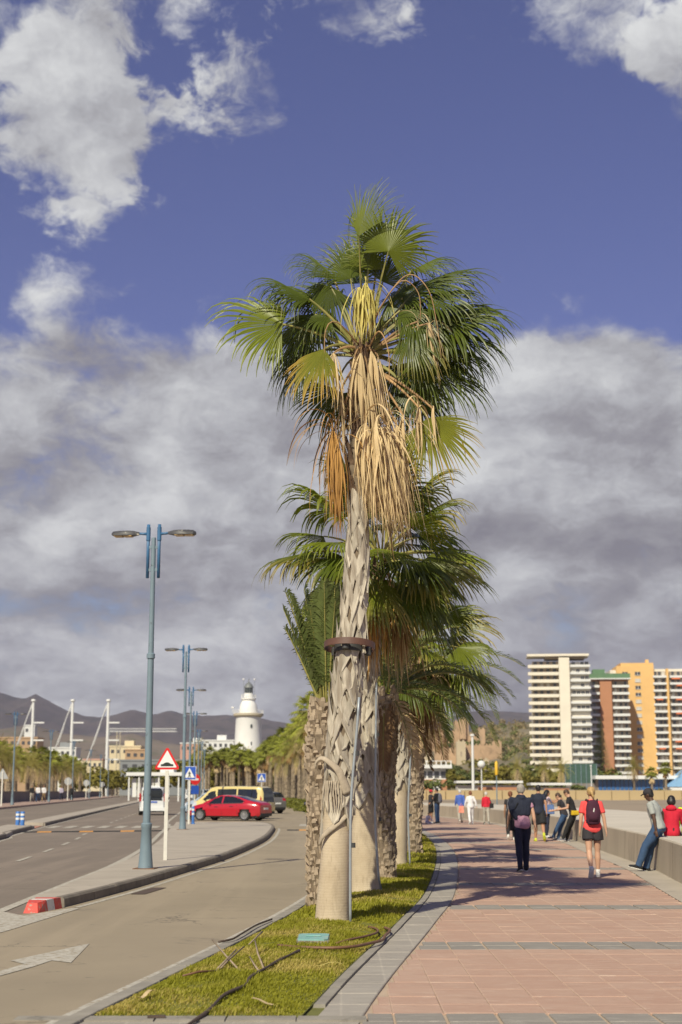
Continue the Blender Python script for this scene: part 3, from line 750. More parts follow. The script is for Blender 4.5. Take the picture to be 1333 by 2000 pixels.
# hastula, tip, upper side, spread, droop, stuff   (metres from the heart: right, away, up)
HERO = [
 ((-.06, -.55, 1.20), (.08, -.5, 1.98), (-.45, -.9, .1), 40, .30, 'y'),
 ((.06, .30, 1.32), (.42, .5, 1.86), (0, -1, .3), 60, .55, 'g'),
 ((.30, -.45, .98), (.60, -.40, 1.60), (.25, -.95, .2), 122, .28, 'y'),
 ((-.38, .10, .87), (-.86, .2, 1.42), (.45, -.55, .7), 62, .85, 'g'),
 ((-.69, -.20, .49), (-1.42, -.30, .88), (.2, -.45, .9), 85, .95, 'g'),
 ((-1.03, -.30, .12), (-1.88, -.50, .30), (0, -.85, .5), 100, .60, 'y'),
 ((-.80, .30, .08), (-1.30, .5, -.35), (-.3, -.6, .7), 100, .75, 'g'),
 ((-.80, .05, -.28), (-1.18, .2, -.80), (-.6, -.5, .5), 75, .6, 'g'),
 ((.78, .10, .78), (1.55, .2, 1.16), (-.2, -.5, .85), 95, .62, 'g'),
 ((1.00, 0, .28), (1.92, -.1, .40), (0, -.6, .8), 112, .72, 'g'),
 ((.94, .40, .40), (1.74, .6, .82), (0, -.6, .8), 112, .70, 'g'),
 ((.84, .10, -.36), (1.60, .2, -.62), (.1, -.7, .7), 90, .66, 'g'),
 ((.56, -.35, -.06), (1.00, -.5, -.46), (0, -.8, .5), 100, .80, 'y2'),
 ((.46, .35, -.20), (.66, .5, -1.0), (.3, -.9, .2), 95, .4, 'g'),
 ((.76, -.25, -1.05), (1.10, -.30, -1.82), (.1, -1, 0), 78, .22, 'h'),
 ((.63, .40, 1.06), (1.18, .6, 1.48), (-.2, -.4, .9), 85, .75, 'g'),
 ((-.12, .50, .95), (-.34, .7, 1.68), (.3, -.9, .3), 80, .42, 'g'),
 ((-.48, .50, .36), (-1.05, .8, .70), (0, -.5, .8), 90, .7, 'g'),
 ((.24, .60, .40), (.90, .9, .72), (0, -.5, .8), 90, .6, 'g'),
 ((-.05, .60, -.5), (-.05, .9, -1.15), (0, -1, 0), 80, .3, 'g'),
 ((-.36, .50, -.5), (-.65, .8, -1.05), (0, -1, .1), 80, .4, 'g'),
 ((.50, .20, .62), (1.10, .1, 1.05), (-.3, -.4, .9), 100, .70, 'g'),
 ((.62, -.15, .30), (1.35, -.25, .10), (.1, -.7, .7), 105, .75, 'g'),
 ((1.02, .3, -.02), (1.75, .4, -.20), (.1, -.6, .8), 100, .8, 'g'),
 ((-.62, .2, .62), (-1.15, .35, .98), (.1, -.45, .9), 85, .85, 'g'),
]
MATK = {'g': M_fan, 'y': M_fan2, 'y2': M_fan, 'h': M_fany}
HERO += [
 ((-.45, -.10, .30), (-1.0, -.2, .25), (-.1, -.6, .8), 95, 1.0, 'g'), ((.45, -.10, .35), (1.0, -.2, .35), (.1, -.6, .8), 95, 1.0, 'g'),
 ((.45, .55, .75), (1.0, .8, 1.25), (0, -.5, .85), 95, .6, 'g'), ((-.30, .60, .7), (-.75, .9, 1.25), (0, -.5, .85), 95, .6, 'g'),
 ((1.10, .15, .15), (1.85, .1, -.10), (.1, -.6, .8), 100, .7, 'g'), ((.70, .05, -.15), (1.45, 0, -.55), (.1, -.7, .6), 100, .6, 'g'), ((.60, .4, -.45), (1.05, .5, -1.1), (.2, -.8, .4), 90, .5, 'g'),
 ((-.62, .1, -.12), (-1.15, .1, -.55), (-.3, -.7, .6), 95, .6, 'g'), ((.80, -.1, .52), (1.55, -.15, .70), (0, -.55, .85), 100, .8, 'g'), ((.2, .2, 1.25), (.45, .35, 1.95), (.2, -.9, .3), 85, .45, 'g')]
HERO += [((-.42, .05, .75), (-.72, .1, .28), (-.3, -.9, .2), 85, .6, 'g'), ((-.62, .0, .35), (-.86, .0, -.28), (-.3, -.9, .2), 85, .5, 'g'), ((.38, .15, .62), (.80, .15, .30), (.3, -.8, .4), 95, .6, 'g'), ((-.85, .25, .25), (-1.25, .3, -.25), (-.3, -.7, .6), 95, .6, 'g')]
HERO += [((.06, -.25, .82), (.12, -.25, 1.32), (0, -1, .1), 75, .35, 'y'), ((-.16, -.15, .78), (-.30, -.12, 1.32), (-.3, -.9, .2), 75, .5, 'g'), ((.24, -.1, .72), (.45, -.1, 1.22), (.3, -.9, .2), 80, .5, 'g'), ((-.02, .15, 1.0), (-.05, .2, 1.6), (0, -1, .2), 70, .4, 'g')]
def longer(h, tp, k=1.2): return tuple(a + (b - a) * k for a, b in zip(h, tp))
for i, (h, tp, nr, sp, dr, k) in enumerate(HERO):
    tp = longer(h, tp); dr *= .8; h = tuple(q * (1.10 if h[0] > 0 else 1.05) for q in h); tp = (tp[0] * (1.05 if tp[0] > 0 else 1), tp[1], tp[2])
    az = math.atan2(h[1], h[0]); B = HC + Vector((math.cos(az) * .09, math.sin(az) * .09, -.18 + .12 * max(-1, min(1, h[2]))))
    frond(t, B, HC + Vector(h), HC + Vector(tp), nr, MATK[k], pet=M_pet, sag=.10 if h[2] > -.3 else .3, spread=sp, droop=dr, nseg=46, sections=9, split=.46, seed=i * 7 + 1, age0={'y2': .2, 'h': .12}.get(k, .0), cup=.3)
frond(t, HC + Vector((-.1, -.1, -.15)), HC + Vector((-.52, -.45, -.26)), HC + Vector((-.85, -.52, -.98)), (-.25, -.95, .1), M_fany, 'yellowing_frond', spread=58, droop=.28, nseg=34, seed=91, age0=.25, label='yellowing fan leaf with orange edges hanging on the left')
MD = {'straw': M_straw, 'rust': M_rust, 'rust2': M_rust2}
DEAD = [  # stalk end, length, strips, kind, drift, spread, width
 ((.02, -.26, -1.22), 1.25, 46, 'straw', (.16, 0, 0), .10, .013), ((.16, -.30, -1.20), 1.40, 52, 'straw', (.22, 0, 0), .13, .012), ((.30, -.26, -1.26), 1.45, 52, 'straw', (.20, 0, 0), .13, .012), ((.44, -.18, -1.24), 1.35, 46, 'straw', (.06, 0, 0), .12, .012),
 ((.24, -.20, -1.42), 1.50, 50, 'straw', (.26, 0, 0), .14, .011), ((.40, -.05, -1.35), 1.40, 44, 'straw', (.10, 0, 0), .12, .012), ((.12, -.12, -1.40), 1.25, 40, 'straw', (.20, 0, 0), .12, .012), ((.30, .10, -1.45), 1.45, 40, 'rust2', (.16, 0, 0), .14, .013), ((.48, .05, -1.4), 1.35, 34, 'rust2', (.05, 0, 0), .10, .013), ((.52, -.2, -1.1), .9, 12, 'straw', (.02, 0, 0), .06, .013),
 ((-.40, -.10, -1.28), 1.30, 46, 'rust', (.09, 0, 0), .10, .012), ((-.42, .0, -1.30), 1.15, 34, 'rust2', (.05, 0, 0), .09, .013), ((-.35, -.14, -1.45), 1.25, 30, 'rust', (.07, 0, 0), .07, .012),
 ((-.04, -.24, -.26), 1.25, 15, 'straw', (.08, 0, 0), .10, .021), ((.10, -.26, -.24), 1.30, 16, 'straw', (.12, 0, 0), .11, .021), ((.20, -.2, -.30), 1.25, 13, 'straw', (.16, 0, 0), .10, .019), ((-.12, -.22, -.30), 1.05, 10, 'straw', (-.02, 0, 0), .08, .018), ((.06, -.3, -.55), 1.2, 16, 'straw', (.14, 0, 0), .12, .014),
 ((-.40, -.44, -.32), .85, 16, 'straw', (.02, 0, 0), .14, .012), ((-.30, -.2, -.75), .9, 10, 'straw', (.1, 0, 0), .10, .011),
 ((.86, -.42, .10), .85, 14, 'straw', (.35, 0, 0), .16, .013), ((.72, -.38, .14), .6, 5, 'straw', (.1, 0, 0), .08, .013), ((.72, -.32, -1.02), .75, 14, 'straw', (-.12, 0, 0), .12, .012), ((.90, -.34, -1.04), .55, 8, 'straw', (.2, 0, 0), .14, .012)]
for i, (h, L_, ns, k, ln, ou, wd) in enumerate(DEAD):
    B = HC + Vector((h[0] * .3, h[1] * .4 - .02, min(-.12, h[2] * .5)))
    hang(t, B, HC + Vector(h), L_, int(ns * (1.35 if h[2] < -1 else 1)), MD[k], ou * (.55 if h[2] < -1 else .5), ln, wd, 300 + i)
for i, (h, l) in enumerate((((-.06, -.36, .62), .72), ((.03, -.42, .66), .80), ((.10, -.38, .58), .66), ((.0, -.4, .45), .55))):
    hang(t, HC + Vector((0, -.05, .1)), HC + Vector(h), l, 22, M_flower, .09, (.04, 0, 0), .012, 500 + i, 'flower_cluster', wav=.08)
for i, q in enumerate((((.05, -.1, .05), (.35, -.35, .55), (.62, -.42, .78), (.86, -.45, .55), (.96, -.46, .1), (1.02, -.46, -.4)), ((.06, -.1, .02), (.22, -.4, .32), (.5, -.5, .66), (.72, -.5, .50), (.75, -.5, .1)),
                       ((-.05, -.1, -.1), (-.35, -.4, .12), (-.5, -.45, .0), (-.52, -.45, -.5)), ((.05, -.15, -.2), (.2, -.45, -.02), (.32, -.5, -.3), (.33, -.5, -.75)))):
    pts = curve([HC + Vector(p) for p in q], .06)
    MB().tube(pts, [.013 * (1 - .7 * k / len(pts)) for k in range(len(pts))], 5).build('dry_stalk', M_petd, t, 2)
# loose bark half-way up the foot: a curled horn, a frayed collar and a split strap
M_horn = pbr('loose_bark', (.40, .33, .25), .9, .2, 12, bump=.4, bscale=50)
m = MB(); m.tube(curve([(.20, -.16, 1.62), (.10, -.2, 1.88), (-.02, -.21, 2.0), (-.13, -.18, 2.06), (-.2, -.14, 2.0), (-.2, -.13, 1.93)], .03), [.07 - .0022 * k for k in range(40)][:len(curve([(.20, -.16, 1.62), (.10, -.2, 1.88), (-.02, -.21, 2.0), (-.13, -.18, 2.06), (-.2, -.14, 2.0), (-.2, -.13, 1.93)], .03))], 8, True, .45)
m.build('bark_horn', M_horn, t, 2)
m = MB(); st = curve([(-.16, -.10, .98), (-.10, -.17, 1.10), (.04, -.20, 1.22), (.17, -.17, 1.33), (.24, -.08, 1.42)], .03)
m.tube(st, [.012 + .026 * math.sin(math.pi * k / len(st)) for k in range(len(st))], 7, True, .3, ref=(0, -.3, 1)); m.build('bark_strap', M_horn, t, 2)
for k in range(9):
    th = R(-150 + k * 9); c = path_at(P1, 1.55); r_ = .185; pts = []
    for q in range(9):
        z = 1.78 - q * .05; w = .02 * math.sin(q * .9 + k * .5); pts.append((c.x + math.cos(th + w * 2) * (r_ + .012 + .006 * q * (k % 3 == 0)), c.y + math.sin(th + w * 2) * (r_ + .012 + .004 * q), z))
    MB().tube(pts, [.009] * 6 + [.007, .005, .002], 5).build('bark_fibre', M_horn, t, 2)

# lighting ring clamped round a trunk
M_corten = pbr('brown_painted_steel', (.105, .048, .032), .55, .2, 4, bump=.1, bscale=60)
M_galv = pbr('galvanised_pipe', (.34, .37, .40), .45, .15, 6, metal=.35)
M_spot = pbr('spotlight_housing', (.05, .05, .05), .5, .2, 5)
def ring(c, r, label, rt):
    g = thing('light_ring', label, 'light ring', c); g.rotation_euler = (R(-8), R(2), 0); m = MB(); n = 40; rows = []
    for k in range(n + 1):
        a = 2 * math.pi * k / n; ca, sa = math.cos(a), math.sin(a)
        rows.append([(ca * r, sa * r, -.042), (ca * r, sa * r, .042), (ca * (r - .012), sa * (r - .012), .042), (ca * (r - .012), sa * (r - .012), -.042), (ca * r, sa * r, -.042)])
    m.grid(rows); m.build('hoop', M_corten, g, True)
    for k in range(6):
        a = 2 * math.pi * (k + .3) / 6; ca, sa = math.cos(a), math.sin(a)
        MB().bar((ca * rt, sa * rt, -.01), (ca * (r - .012), sa * (r - .012), -.01), .03, .008).build('bracket', M_corten, g)
        if k % 2 == 0: MB().lathe([(.02, -.07), (.045, -.06), (.05, .03), (.03, .05)], 10, (ca * (r + rt) / 2, sa * (r + rt) / 2, -.03)).build('spotlight', M_spot, g, True)
    m = MB(); m.lathe([(rt + .004, -.09), (rt + .03, -.09), (rt + .03, .02), (rt + .004, .02)], 20, cap=False); m.build('clamp', M_spot, g, True)
ring((.11, 18.55, 3.49), .33, 'brown steel light ring clamped round the tall front palm', .17)
def conduit(pts, r, label):
    p0 = Vector(pts[0]); g = thing('conduit_pipe', label, 'pipe', p0); q = [Vector(p) - p0 for p in pts]
    MB().tube(curve(q, .15), r, 8).build('pipe', M_galv, g, 2)
    for z in (.35, .75):
        k = q[0].lerp(q[-1], z); MB().lathe([(r * 1.5, -.03), (r * 1.5, .03)], 8, k).build('pipe_strap', M_spot, g)
conduit([(.115, 18.32, 0), (.115, 18.32, .9), (.13, 18.33, 1.6), (.20, 18.33, 2.4), (.23, 18.34, 2.82)], .017, 'pale grey conduit pipe running up the tall front palm')
conduit([(.66, 23.75, .02), (.60, 23.7, .3), (.55, 23.68, 1.2), (.56, 23.68, 2.0), (.58, 23.7, 3.4)], .017, 'thin grey conduit on the shaded palm behind the front one')

# ------------------------------------------------------------------ other palms of the strip
def rand_crown(t, C, n, seed, rp=(.55, .95), rb=(.75, 1.05), elev=(80, -45), dead=6, rot=0, mats=(M_fan, M_fan, M_fan2), nseg=34, deadmats=(M_straw, M_rust, M_rust2), dl=(.9, 1.3)):
    rg = random.Random(seed); C = Vector(C)
    for i in range(n):
        u = i / (n - 1); az = i * 2.39996 + rot + rg.uniform(-.2, .2); el = R(elev[0] + (elev[1] - elev[0]) * u ** .9 + rg.uniform(-8, 8))
        d = Vector((math.cos(az) * math.cos(el), math.sin(az) * math.cos(el), math.sin(el)))
        lp = rg.uniform(*rp); lb = rg.uniform(*rb); H = C + d * lp - Vector((0, 0, .12 * math.cos(el) * lp)); a = (d + Vector((.12, 0, -.35 * math.cos(el)))).normalized()
        up = Vector((-math.cos(az) * math.sin(el), -math.sin(az) * math.sin(el), math.cos(el))) + Vector((rg.uniform(-.4, .4), rg.uniform(-.8, .1), 0))
        frond(t, C + Vector((math.cos(az) * .08, math.sin(az) * .08, -.1 + .15 * math.sin(el))), H, H + a * lb, up, mats[i % 3] if u < .85 else M_fan, spread=rg.uniform(80, 115), droop=rg.uniform(.5, .95), nseg=nseg, sections=7, seed=seed * 100 + i, age0=rg.choice((0, 0, .1, .3)))
    for i in range(dead):
        az = i * 2.4 + rot + .4; ca, sa = math.cos(az), math.sin(az); l = rg.uniform(*dl); H = C + Vector((ca * .34, sa * .34, -.6 - rg.uniform(0, .6)))
        hang(t, C + Vector((ca * .1, sa * .1, -.3)), H, l, 34, rg.choice(deadmats), .16, (ca * .12, sa * .12, 0), .015, seed * 100 + 60 + i)
t2 = thing('fan_palm', 'shorter shaded fan palm directly behind the tall front palm', 'palm tree', (.40, 23.94, 0))
P2 = [(0, 0, 0), (-.02, 0, 1.2), (-.03, 0, 2.44), (.02, 0, 3.7), (.19, 0, 5.25), (.26, 0, 5.7)]
fan_trunk(t2, P2, lerp_tab([(0, .265), (.15, .245), (.8, .215), (1.4, .215), (2.2, .20), (3.4, .17), (4.2, .15), (5.7, .10)]), 1.72, 4.5, 5.5, 5, .22, 5)
rand_crown(t2, (.28, 0, 5.6), 40, 21, rp=(.8, 1.25), rb=(.95, 1.25), elev=(80, -50), dead=6, rot=.6, dl=(.9, 1.3), mats=(M_fan2, M_fan, M_fan2), nseg=40)  # mostly the lighter leaf, so this crown's sunlight is partly in its colour
t4 = thing('fan_palm', 'fan palm with a ring, third of its kind behind the front palm', 'palm tree', (1.2, 32.29, 0))
P4 = [(0, 0, 0), (.06, 0, 1.6), (.16, 0, 3.5), (.33, 0, 4.2), (.55, 0, 5.0)]
fan_trunk(t4, P4, lerp_tab([(0, .26), (.2, .245), (1.2, .215), (2.2, .215), (3.6, .20), (5, .12)]), 2.0, 4.3, 4.9, 5, .22, 6)
rand_crown(t4, (.55, 0, 4.9), 30, 33, rp=(.7, 1.2), rb=(.9, 1.25), elev=(75, -50), dead=7, rot=1.0, dl=(.9, 1.3), mats=(M_fan2, M_fan, M_fan2), nseg=38)
ring((1.36, 32.29, 3.53), .36, 'brown steel light ring on the palm standing farther back in the row', .23)
conduit([(1.5, 32.05, .02), (1.47, 32.05, 1.2), (1.52, 32.05, 2.2), (1.56, 32.07, 3.2)], .02, 'thin grey conduit up the ringed palm farther back in the row')

def date_frond_geo(B, d0, L, up, droop, nl=46, ll=.38, seed=0, V=None, Fc=None, A=None, age0=0, wind=.1, sec=2):
    """a feather leaf: arching midrib with two rows of narrow leaflets"""
    rg = random.Random(seed); V = [] if V is None else V; Fc = [] if Fc is None else Fc; A = [] if A is None else A
    p = Vector(B); d = Vector(d0).normalized(); u = Vector(up); K = 14; mid = [p.copy()]; dirs = [d.copy()]
    for k in range(K):
        t = (k + 1) / K; d = (d + Vector((wind * t * .4, 0, -1)) * droop * (.05 + .16 * t)).normalized(); p = p + d * (L / K); mid.append(p.copy()); dirs.append(d.copy())
    mb = MB(); mb.tube(mid, [.022 * (1 - .85 * k / K) + .003 for k in range(K + 1)], 5, True, .7); o = len(V); V += mb.v; Fc += [tuple(i + o for i in f) for f in mb.f]; A += [.2] * len(mb.v)
    npet = len(mb.f)
    for k in range(nl):
        t = .14 + .86 * k / (nl - 1); x = t * K; i = min(K - 1, int(x)); c = mid[i].lerp(mid[i + 1], x - i); d = dirs[i].lerp(dirs[i + 1], x - i).normalized()
        n = (u - d * u.dot(d)).normalized(); s = d.cross(n)
        l = ll * (math.sin(math.pi * min(1, .18 + .74 * t)) ** .6) * rg.uniform(.85, 1.1); w = .012 + .004 * rg.random()
        for sg in (-1, 1):
            q = (d * (.55 + .35 * t) + s * sg * .85 + n * rg.uniform(.15, .55)).normalized(); ws = d.cross(q).cross(q).normalized() * w
            p0 = c; p1 = c + q * l * .55; q2 = (q + Vector((wind, 0, -.5 - .3 * rg.random()))).normalized(); p2 = p1 + q2 * l * .45
            o = len(V); V += [p0 - ws * .5, p0 + ws * .5, p1 - ws, p1 + ws, p2]; Fc += [(o, o + 1, o + 3, o + 2), (o + 2, o + 3, o + 4)]; ag = age0 + rg.uniform(0, .2); A += [ag, ag, ag + .3, ag + .3, ag + .7]
    return V, Fc, A, npet
def date_trunk(t, P, rad, z_top, seed, name='trunk', parent=None, around=13, row=.08):
    rg = random.Random(seed); m = MB(); rows = []
    for z in np.arange(-.05, z_top, .1):
        c = path_at(P, z); rr = rad(z); rows.append([(c.x + rr * math.cos(2 * math.pi * k / 14), c.y + rr * math.sin(2 * math.pi * k / 14), z) for k in range(15)])
    m.grid(rows); tr = m.build('trunk', M_under, t, 2)
    m = MB(); z = 0.03; i = 0
    while z < z_top:
        z_ = z; c = path_at(P, z); rr = rad(z)
        for k in range(around):
            a = 2 * math.pi * (k + .5 * (i % 2)) / around + rg.uniform(-.3, .3); ca, sa = math.cos(a), math.sin(a); w = rr * .25 * rg.uniform(.5, 1.35); h = row * rg.uniform(.9, 2.6); pr = .042 * rg.uniform(.1, 1.5); z = z_ + rg.uniform(-.4, .4) * row
            def q(u, v, o): return (c.x + ca * (rr + o) - sa * u, c.y + sa * (rr + o) + ca * u, z + v)
            m.add([q(-w, -h * .5, -.02), q(w, -h * .5, -.02), q(-w * .8, h * .25, pr), q(w * .8, h * .3, pr), q(-w * .5, h * .75, pr * .9), q(w * .5, h * .8, pr * .8), q(-w * .9, h * .6, -.03), q(w * .9, h * .6, -.03)],
                  [(0, 1, 3, 2), (2, 3, 5, 4), (4, 5, 7, 6), (0, 2, 4, 6), (1, 7, 5, 3)])
        z = z_ + row; i += 1
    tag(m.build('leaf_stubs', M_daterough, tr), kind='stuff')
def date_crown(t, C, n, seed, L=(1.8, 2.4), elev=(85, -10), rot=0, fix=(), dead=6, nl=46, ll=.36, tight=0, dk=1.):
    rg = random.Random(seed); C = Vector(C); fr = []
    for i in range(n):
        u = i / (n - 1); fr.append((i * 2.39996 + rot + rg.uniform(-.2, .2), elev[0] + (elev[1] - elev[0]) * u + rg.uniform(-6, 6), rg.uniform(*L), .55 * dk + .5 * u * dk, M_date))
    for i in range(dead): fr.append((i * 2.39996 + rot + 1, -45 - rg.uniform(0, 25), rg.uniform(*L) * .75, .8, M_rust2 if i % 2 else M_straw))
    for az, el, l, dr, mt in list(fix) + fr:
        if tight and math.cos(az) < -.35 and el < 72: continue      # wind-side fronds cut back by the gardeners
        e = R(el); d = Vector((math.cos(az) * math.cos(e), math.sin(az) * math.cos(e), math.sin(e)))
        V, Fc, A, npet = date_frond_geo(C + Vector((math.cos(az) * .1, math.sin(az) * .1, 0)), d, l, Vector((-math.cos(az) * math.sin(e), -math.sin(az) * math.sin(e), math.cos(e) + .01)), dr, nl=nl, ll=ll, seed=rg.randrange(10 ** 6), age0=0 if mt is M_date else .6)
        o = obj('feather_frond' if mt is M_date else 'dead_frond', leafmesh('feather_frond', V, Fc, A, [mt, M_pet], [1] * npet + [0] * (len(Fc) - npet)), t)
pi = math.pi
t0 = thing('date_palm', 'rough-trunked date palm half hidden behind the left side of the front palm', 'palm tree', (-.33, 21.17, 0))
date_trunk(t0, [(0, 0, 0), (.03, 0, 2), (.1, 0, 3)], lerp_tab([(0, .13), (1, .15), (1.8, .17), (2.2, .22), (3, .2)]), 2.95, 11, around=12, row=.07)
date_crown(t0, (.12, 0, 2.9), 20, 41, L=(1.3, 1.85), elev=(87, 74), rot=.3, fix=((pi * .98, 76, 1.65, .10, M_date), (pi * 1.02, 70, 1.5, .08, M_date), (pi * .9, 82, 1.75, .08, M_date), (pi * 1.1, 66, 1.2, .12, M_date), (-pi * .6, 80, 1.6, .10, M_date)), dk=.22, dead=0, ll=.36)
t3 = thing('date_palm', 'date palm with a knobbly trunk to the right of the shaded fan palm', 'palm tree', (.80, 27.41, 0))
date_trunk(t3, [(0, 0, 0), (.0, 0, 2), (.06, 0, 3.6)], lerp_tab([(0, .21), (.3, .19), (2, .19), (2.6, .22), (3.6, .22)]), 3.55, 12)
date_crown(t3, (.06, 0, 3.5), 20, 43, L=(1.6, 2.2), elev=(80, 0), rot=1.1, fix=((0.1, 35, 2.1, .8, M_date), (-.6, 40, 2.0, .8, M_date), (-.2, 15, 1.9, .7, M_date)), dead=8, tight=1)
t5 = thing('date_palm', 'date palm with arching feather leaves beside the curve of the lawn', 'palm tree', (1.85, 38.68, 0))
date_trunk(t5, [(0, 0, 0), (.1, 0, 2.3), (.24, 0, 4.6)], lerp_tab([(0, .26), (.3, .23), (3, .22), (3.8, .27), (4.6, .27)]), 4.5, 13)
date_crown(t5, (.24, 0, 4.5), 24, 47, L=(2.3, 2.9), elev=(80, -5), rot=.2, fix=((0.05, 42, 3.0, .75, M_date), (-.35, 32, 2.9, .75, M_date), (.3, 20, 2.7, .7, M_date), (-.8, 25, 2.6, .8, M_date)), dead=9, ll=.42, tight=1)
# ================================================================== street furniture
M_pole = pbr('grey_blue_pole_paint', (.165, .225, .27), .5, .12, 2, bump=.08, bscale=50, spots=((.10, .13, .15), 6, .62, .1))
M_blue = pbr('blue_pole_paint', (.045, .135, .27), .45, .15, 4)
M_head = pbr('lamp_housing', (.055, .055, .06), .5, .3, 14, spots=((.62, .56, .45), 5, .66, .06))
M_lens = pbr('lamp_lens', (.50, .33, .12), .3, .4, 9)
M_post = pbr('white_post_paint', (.62, .60, .55), .55, .1, 6, grime=((.45, .38, .28), 4, .6, .2))
M_bolt = pbr('rusty_bolt_plate', (.16, .08, .04), .8, .3, 12)
def make_lamp(h, label, loc, yaw=0., group=None, single=False):
    t = thing('street_lamp', label, 'street lamp', loc, yaw, group)
    MB().box((0, 0, .008), (.42, .42, .016)).build('base_plate', M_bolt, t)
    MB().lathe([(.15, .016), (.145, .06), (.118, .35), (.098, .78), (.108, .80), (.108, .87), (.09, .89)], 18).build('base_sleeve', M_pole, t, True)
    MB().lathe([(.076, .88), (.074, 1.5), (.064, h * .60)], 16).build('lower_pole', M_pole, t, True)
    MB().lathe([(.085, h * .60), (.085, h * .60 + .09), (.06, h * .60 + .11)], 16).build('collar', M_pole, t, True)
    MB().lathe([(.058, h * .60 + .1), (.046, h - .28)], 14).build('upper_pole', M_pole, t, True)
    for s in ((-1, 1) if not single else (1,)):
        b = MB().tube([(s * .115, 0, h - 1.12), (s * .115, 0, h)], .033, 10).build('side_tube', M_blue, t, 2)
        for z in (h - .95, h - .48): MB().box((s * .07, 0, z), (.10, .035, .06)).build('clamp', M_pole, t)
        MB().lathe([(.045, -.14), (.045, .14)], 12, (s * .115, 0, h - .2)).build('arm_collar', M_blue, t, True)
        MB().tube([(s * .11, 0, h - .20), (s * .36, 0, h - .185)], [.030, .024], 8).build('arm', M_blue, t, 2)
        # lantern: a flattened boat-shaped housing with a glass underside
        m = MB(); rows = []
        for x, w, z0, z1 in ((.30, .03, -.025, .025), (.35, .05, -.035, .035), (.42, .09, -.045, .05), (.55, .12, -.05, .055), (.72, .125, -.05, .052), (.84, .11, -.045, .042), (.88, .06, -.03, .02)):
            rows.append([(s * x, -w, z0 + h - .185), (s * x, -w * .98, (z0 + z1) / 2 + h - .185), (s * x, -w * .6, z1 + h - .185), (s * x, w * .6, z1 + h - .185), (s * x, w * .98, (z0 + z1) / 2 + h - .185), (s * x, w, z0 + h - .185), (s * x, 0, z0 + h - .185), (s * x, -w, z0 + h - .185)])
        m.grid(rows if s < 0 else rows[::-1]); m.f += [tuple(range(7))[::-1], tuple(range(48, 55))]; m.mi += [0, 0]
        hd = m.build('lantern', M_head, t, True)
        for k in range(2):
            x0 = .45 + k * .20; MB().box((s * (x0 + .09), 0, h - .238), (.17, .20, .02)).build('lens', M_lens, hd)
    return t
make_lamp(6.93, 'tall grey-blue double street lamp standing nearest on the traffic island', (-3.87, 29.2, .14), R(-6))
make_lamp(7.40, 'double street lamp behind the triangular hump sign, second on the island', (-6.35, 58.8, .14), R(-4))
xs = lambda y: xat(C_islL, y) + .75
for i, (y, lb) in enumerate(((84, 'double street lamp rising beside the blue crossing sign, third in its row'), (110, 'double street lamp beyond the yellow van, fourth in its row'))):
    make_lamp(7.6, lb, (xs(y), y, .02), R(5))
for y in (142, 176, 210): make_lamp(7.6, 'small distant double street lamp near the end of the island row', (xs(y), y, .02), R(5), 'far end of the island lamp row')
for i, y in enumerate((120, 155, 190, 229, 261, 292)):
    lb = ('slim street lamp on the far left pavement, nearest of that row', 'slim street lamp beside the three walkers on the left pavement')[i] if i < 2 else 'distant slim street lamp along the harbour wall'
    make_lamp(7.6, lb, (xat(C_kerbL, y) - 1.0, y, .52), R(7), None if i < 2 else 'far lamps along the harbour wall')

# ------------------------------------------------------------------ signs
M_sred = pbr('sign_red', (.62, .02, .02), .4, .08, 8); M_swhite = pbr('sign_white', (.72, .72, .72), .4, .05, 5); M_sblack = pbr('sign_black', (.015, .025, .02), .5, .1, 5)
M_sblue = pbr('sign_blue', (.022, .085, .42), .4, .08, 5); M_sgrey = pbr('sign_back_metal', (.40, .41, .42), .5, .1, 4, metal=.4)
RX = Matrix.Rotation(R(90), 4, 'X')      # plan polygons (x, z) stood upright facing the camera
def rtri(s, r, n=5):
    """upright triangle with rounded corners, side s, centred on its middle"""
    h = s * math.sqrt(3) / 2; out = []
    for a0, (cx, cz) in ((210, (-s / 2, -h / 3)), (330, (s / 2, -h / 3)), (90, (0, 2 * h / 3))):
        d = math.hypot(cx, cz); ux, uz = cx / d, cz / d; px, pz = cx - ux * 2 * r, cz - uz * 2 * r
        for k in range(n + 1):
            a = R(a0 - 60 + 120 * k / n); out.append((px + r * math.cos(a), pz + r * math.sin(a)))
    return out
def plate(name, poly, y0, y1, z, mat, parent):
    """flat shape in the sign's plane; y0 is its back, y1 its face (towards -Y)"""
    m = MB(); n = len(poly)
    m.add([(x, y0, z + w) for x, w in poly] + [(x, y1, z + w) for x, w in poly], [tuple(range(n - 1, -1, -1))[::-1][::-1], tuple(range(n, 2 * n))] + [(i, (i + 1) % n, n + (i + 1) % n, n + i) for i in range(n)])
    return m.build(name, mat, parent)
def tri_sign(loc, label, s=.62, zc=2.45, hump_=True, rz=0, post=.04):
    t = thing('warning_sign', label, 'road sign', loc, rz)
    MB().box((0, .05, zc / 2 - .1), (post * 2, post, zc - .2)).build('post', M_post, t)
    p = plate('border_plate', rtri(s, .04), .015, 0, zc, M_sred, t)
    f = plate('face', rtri(s * .74, .012), 0, -.004, zc, M_swhite, t)
    if hump_:
        hp = [(-.16, -.115), (.16, -.115), (.16, -.065), (.10, -.06), (.06, -.03), (0, -.015), (-.06, -.03), (-.10, -.06), (-.16, -.065)]
        k = s / .62 * .9; plate('hump_symbol', [(x * k, z * k) for x, z in hp], -.004, -.008, zc, M_sblack, f)
    return t
tri_sign((-3.92, 32.8, .14), 'red-bordered triangular hump warning sign on a white post', .60, 2.16)
tri_sign((1.70, 42, 0), 'red-edged triangular sign mostly hidden behind the ringed palm', .80, 2.55, False)
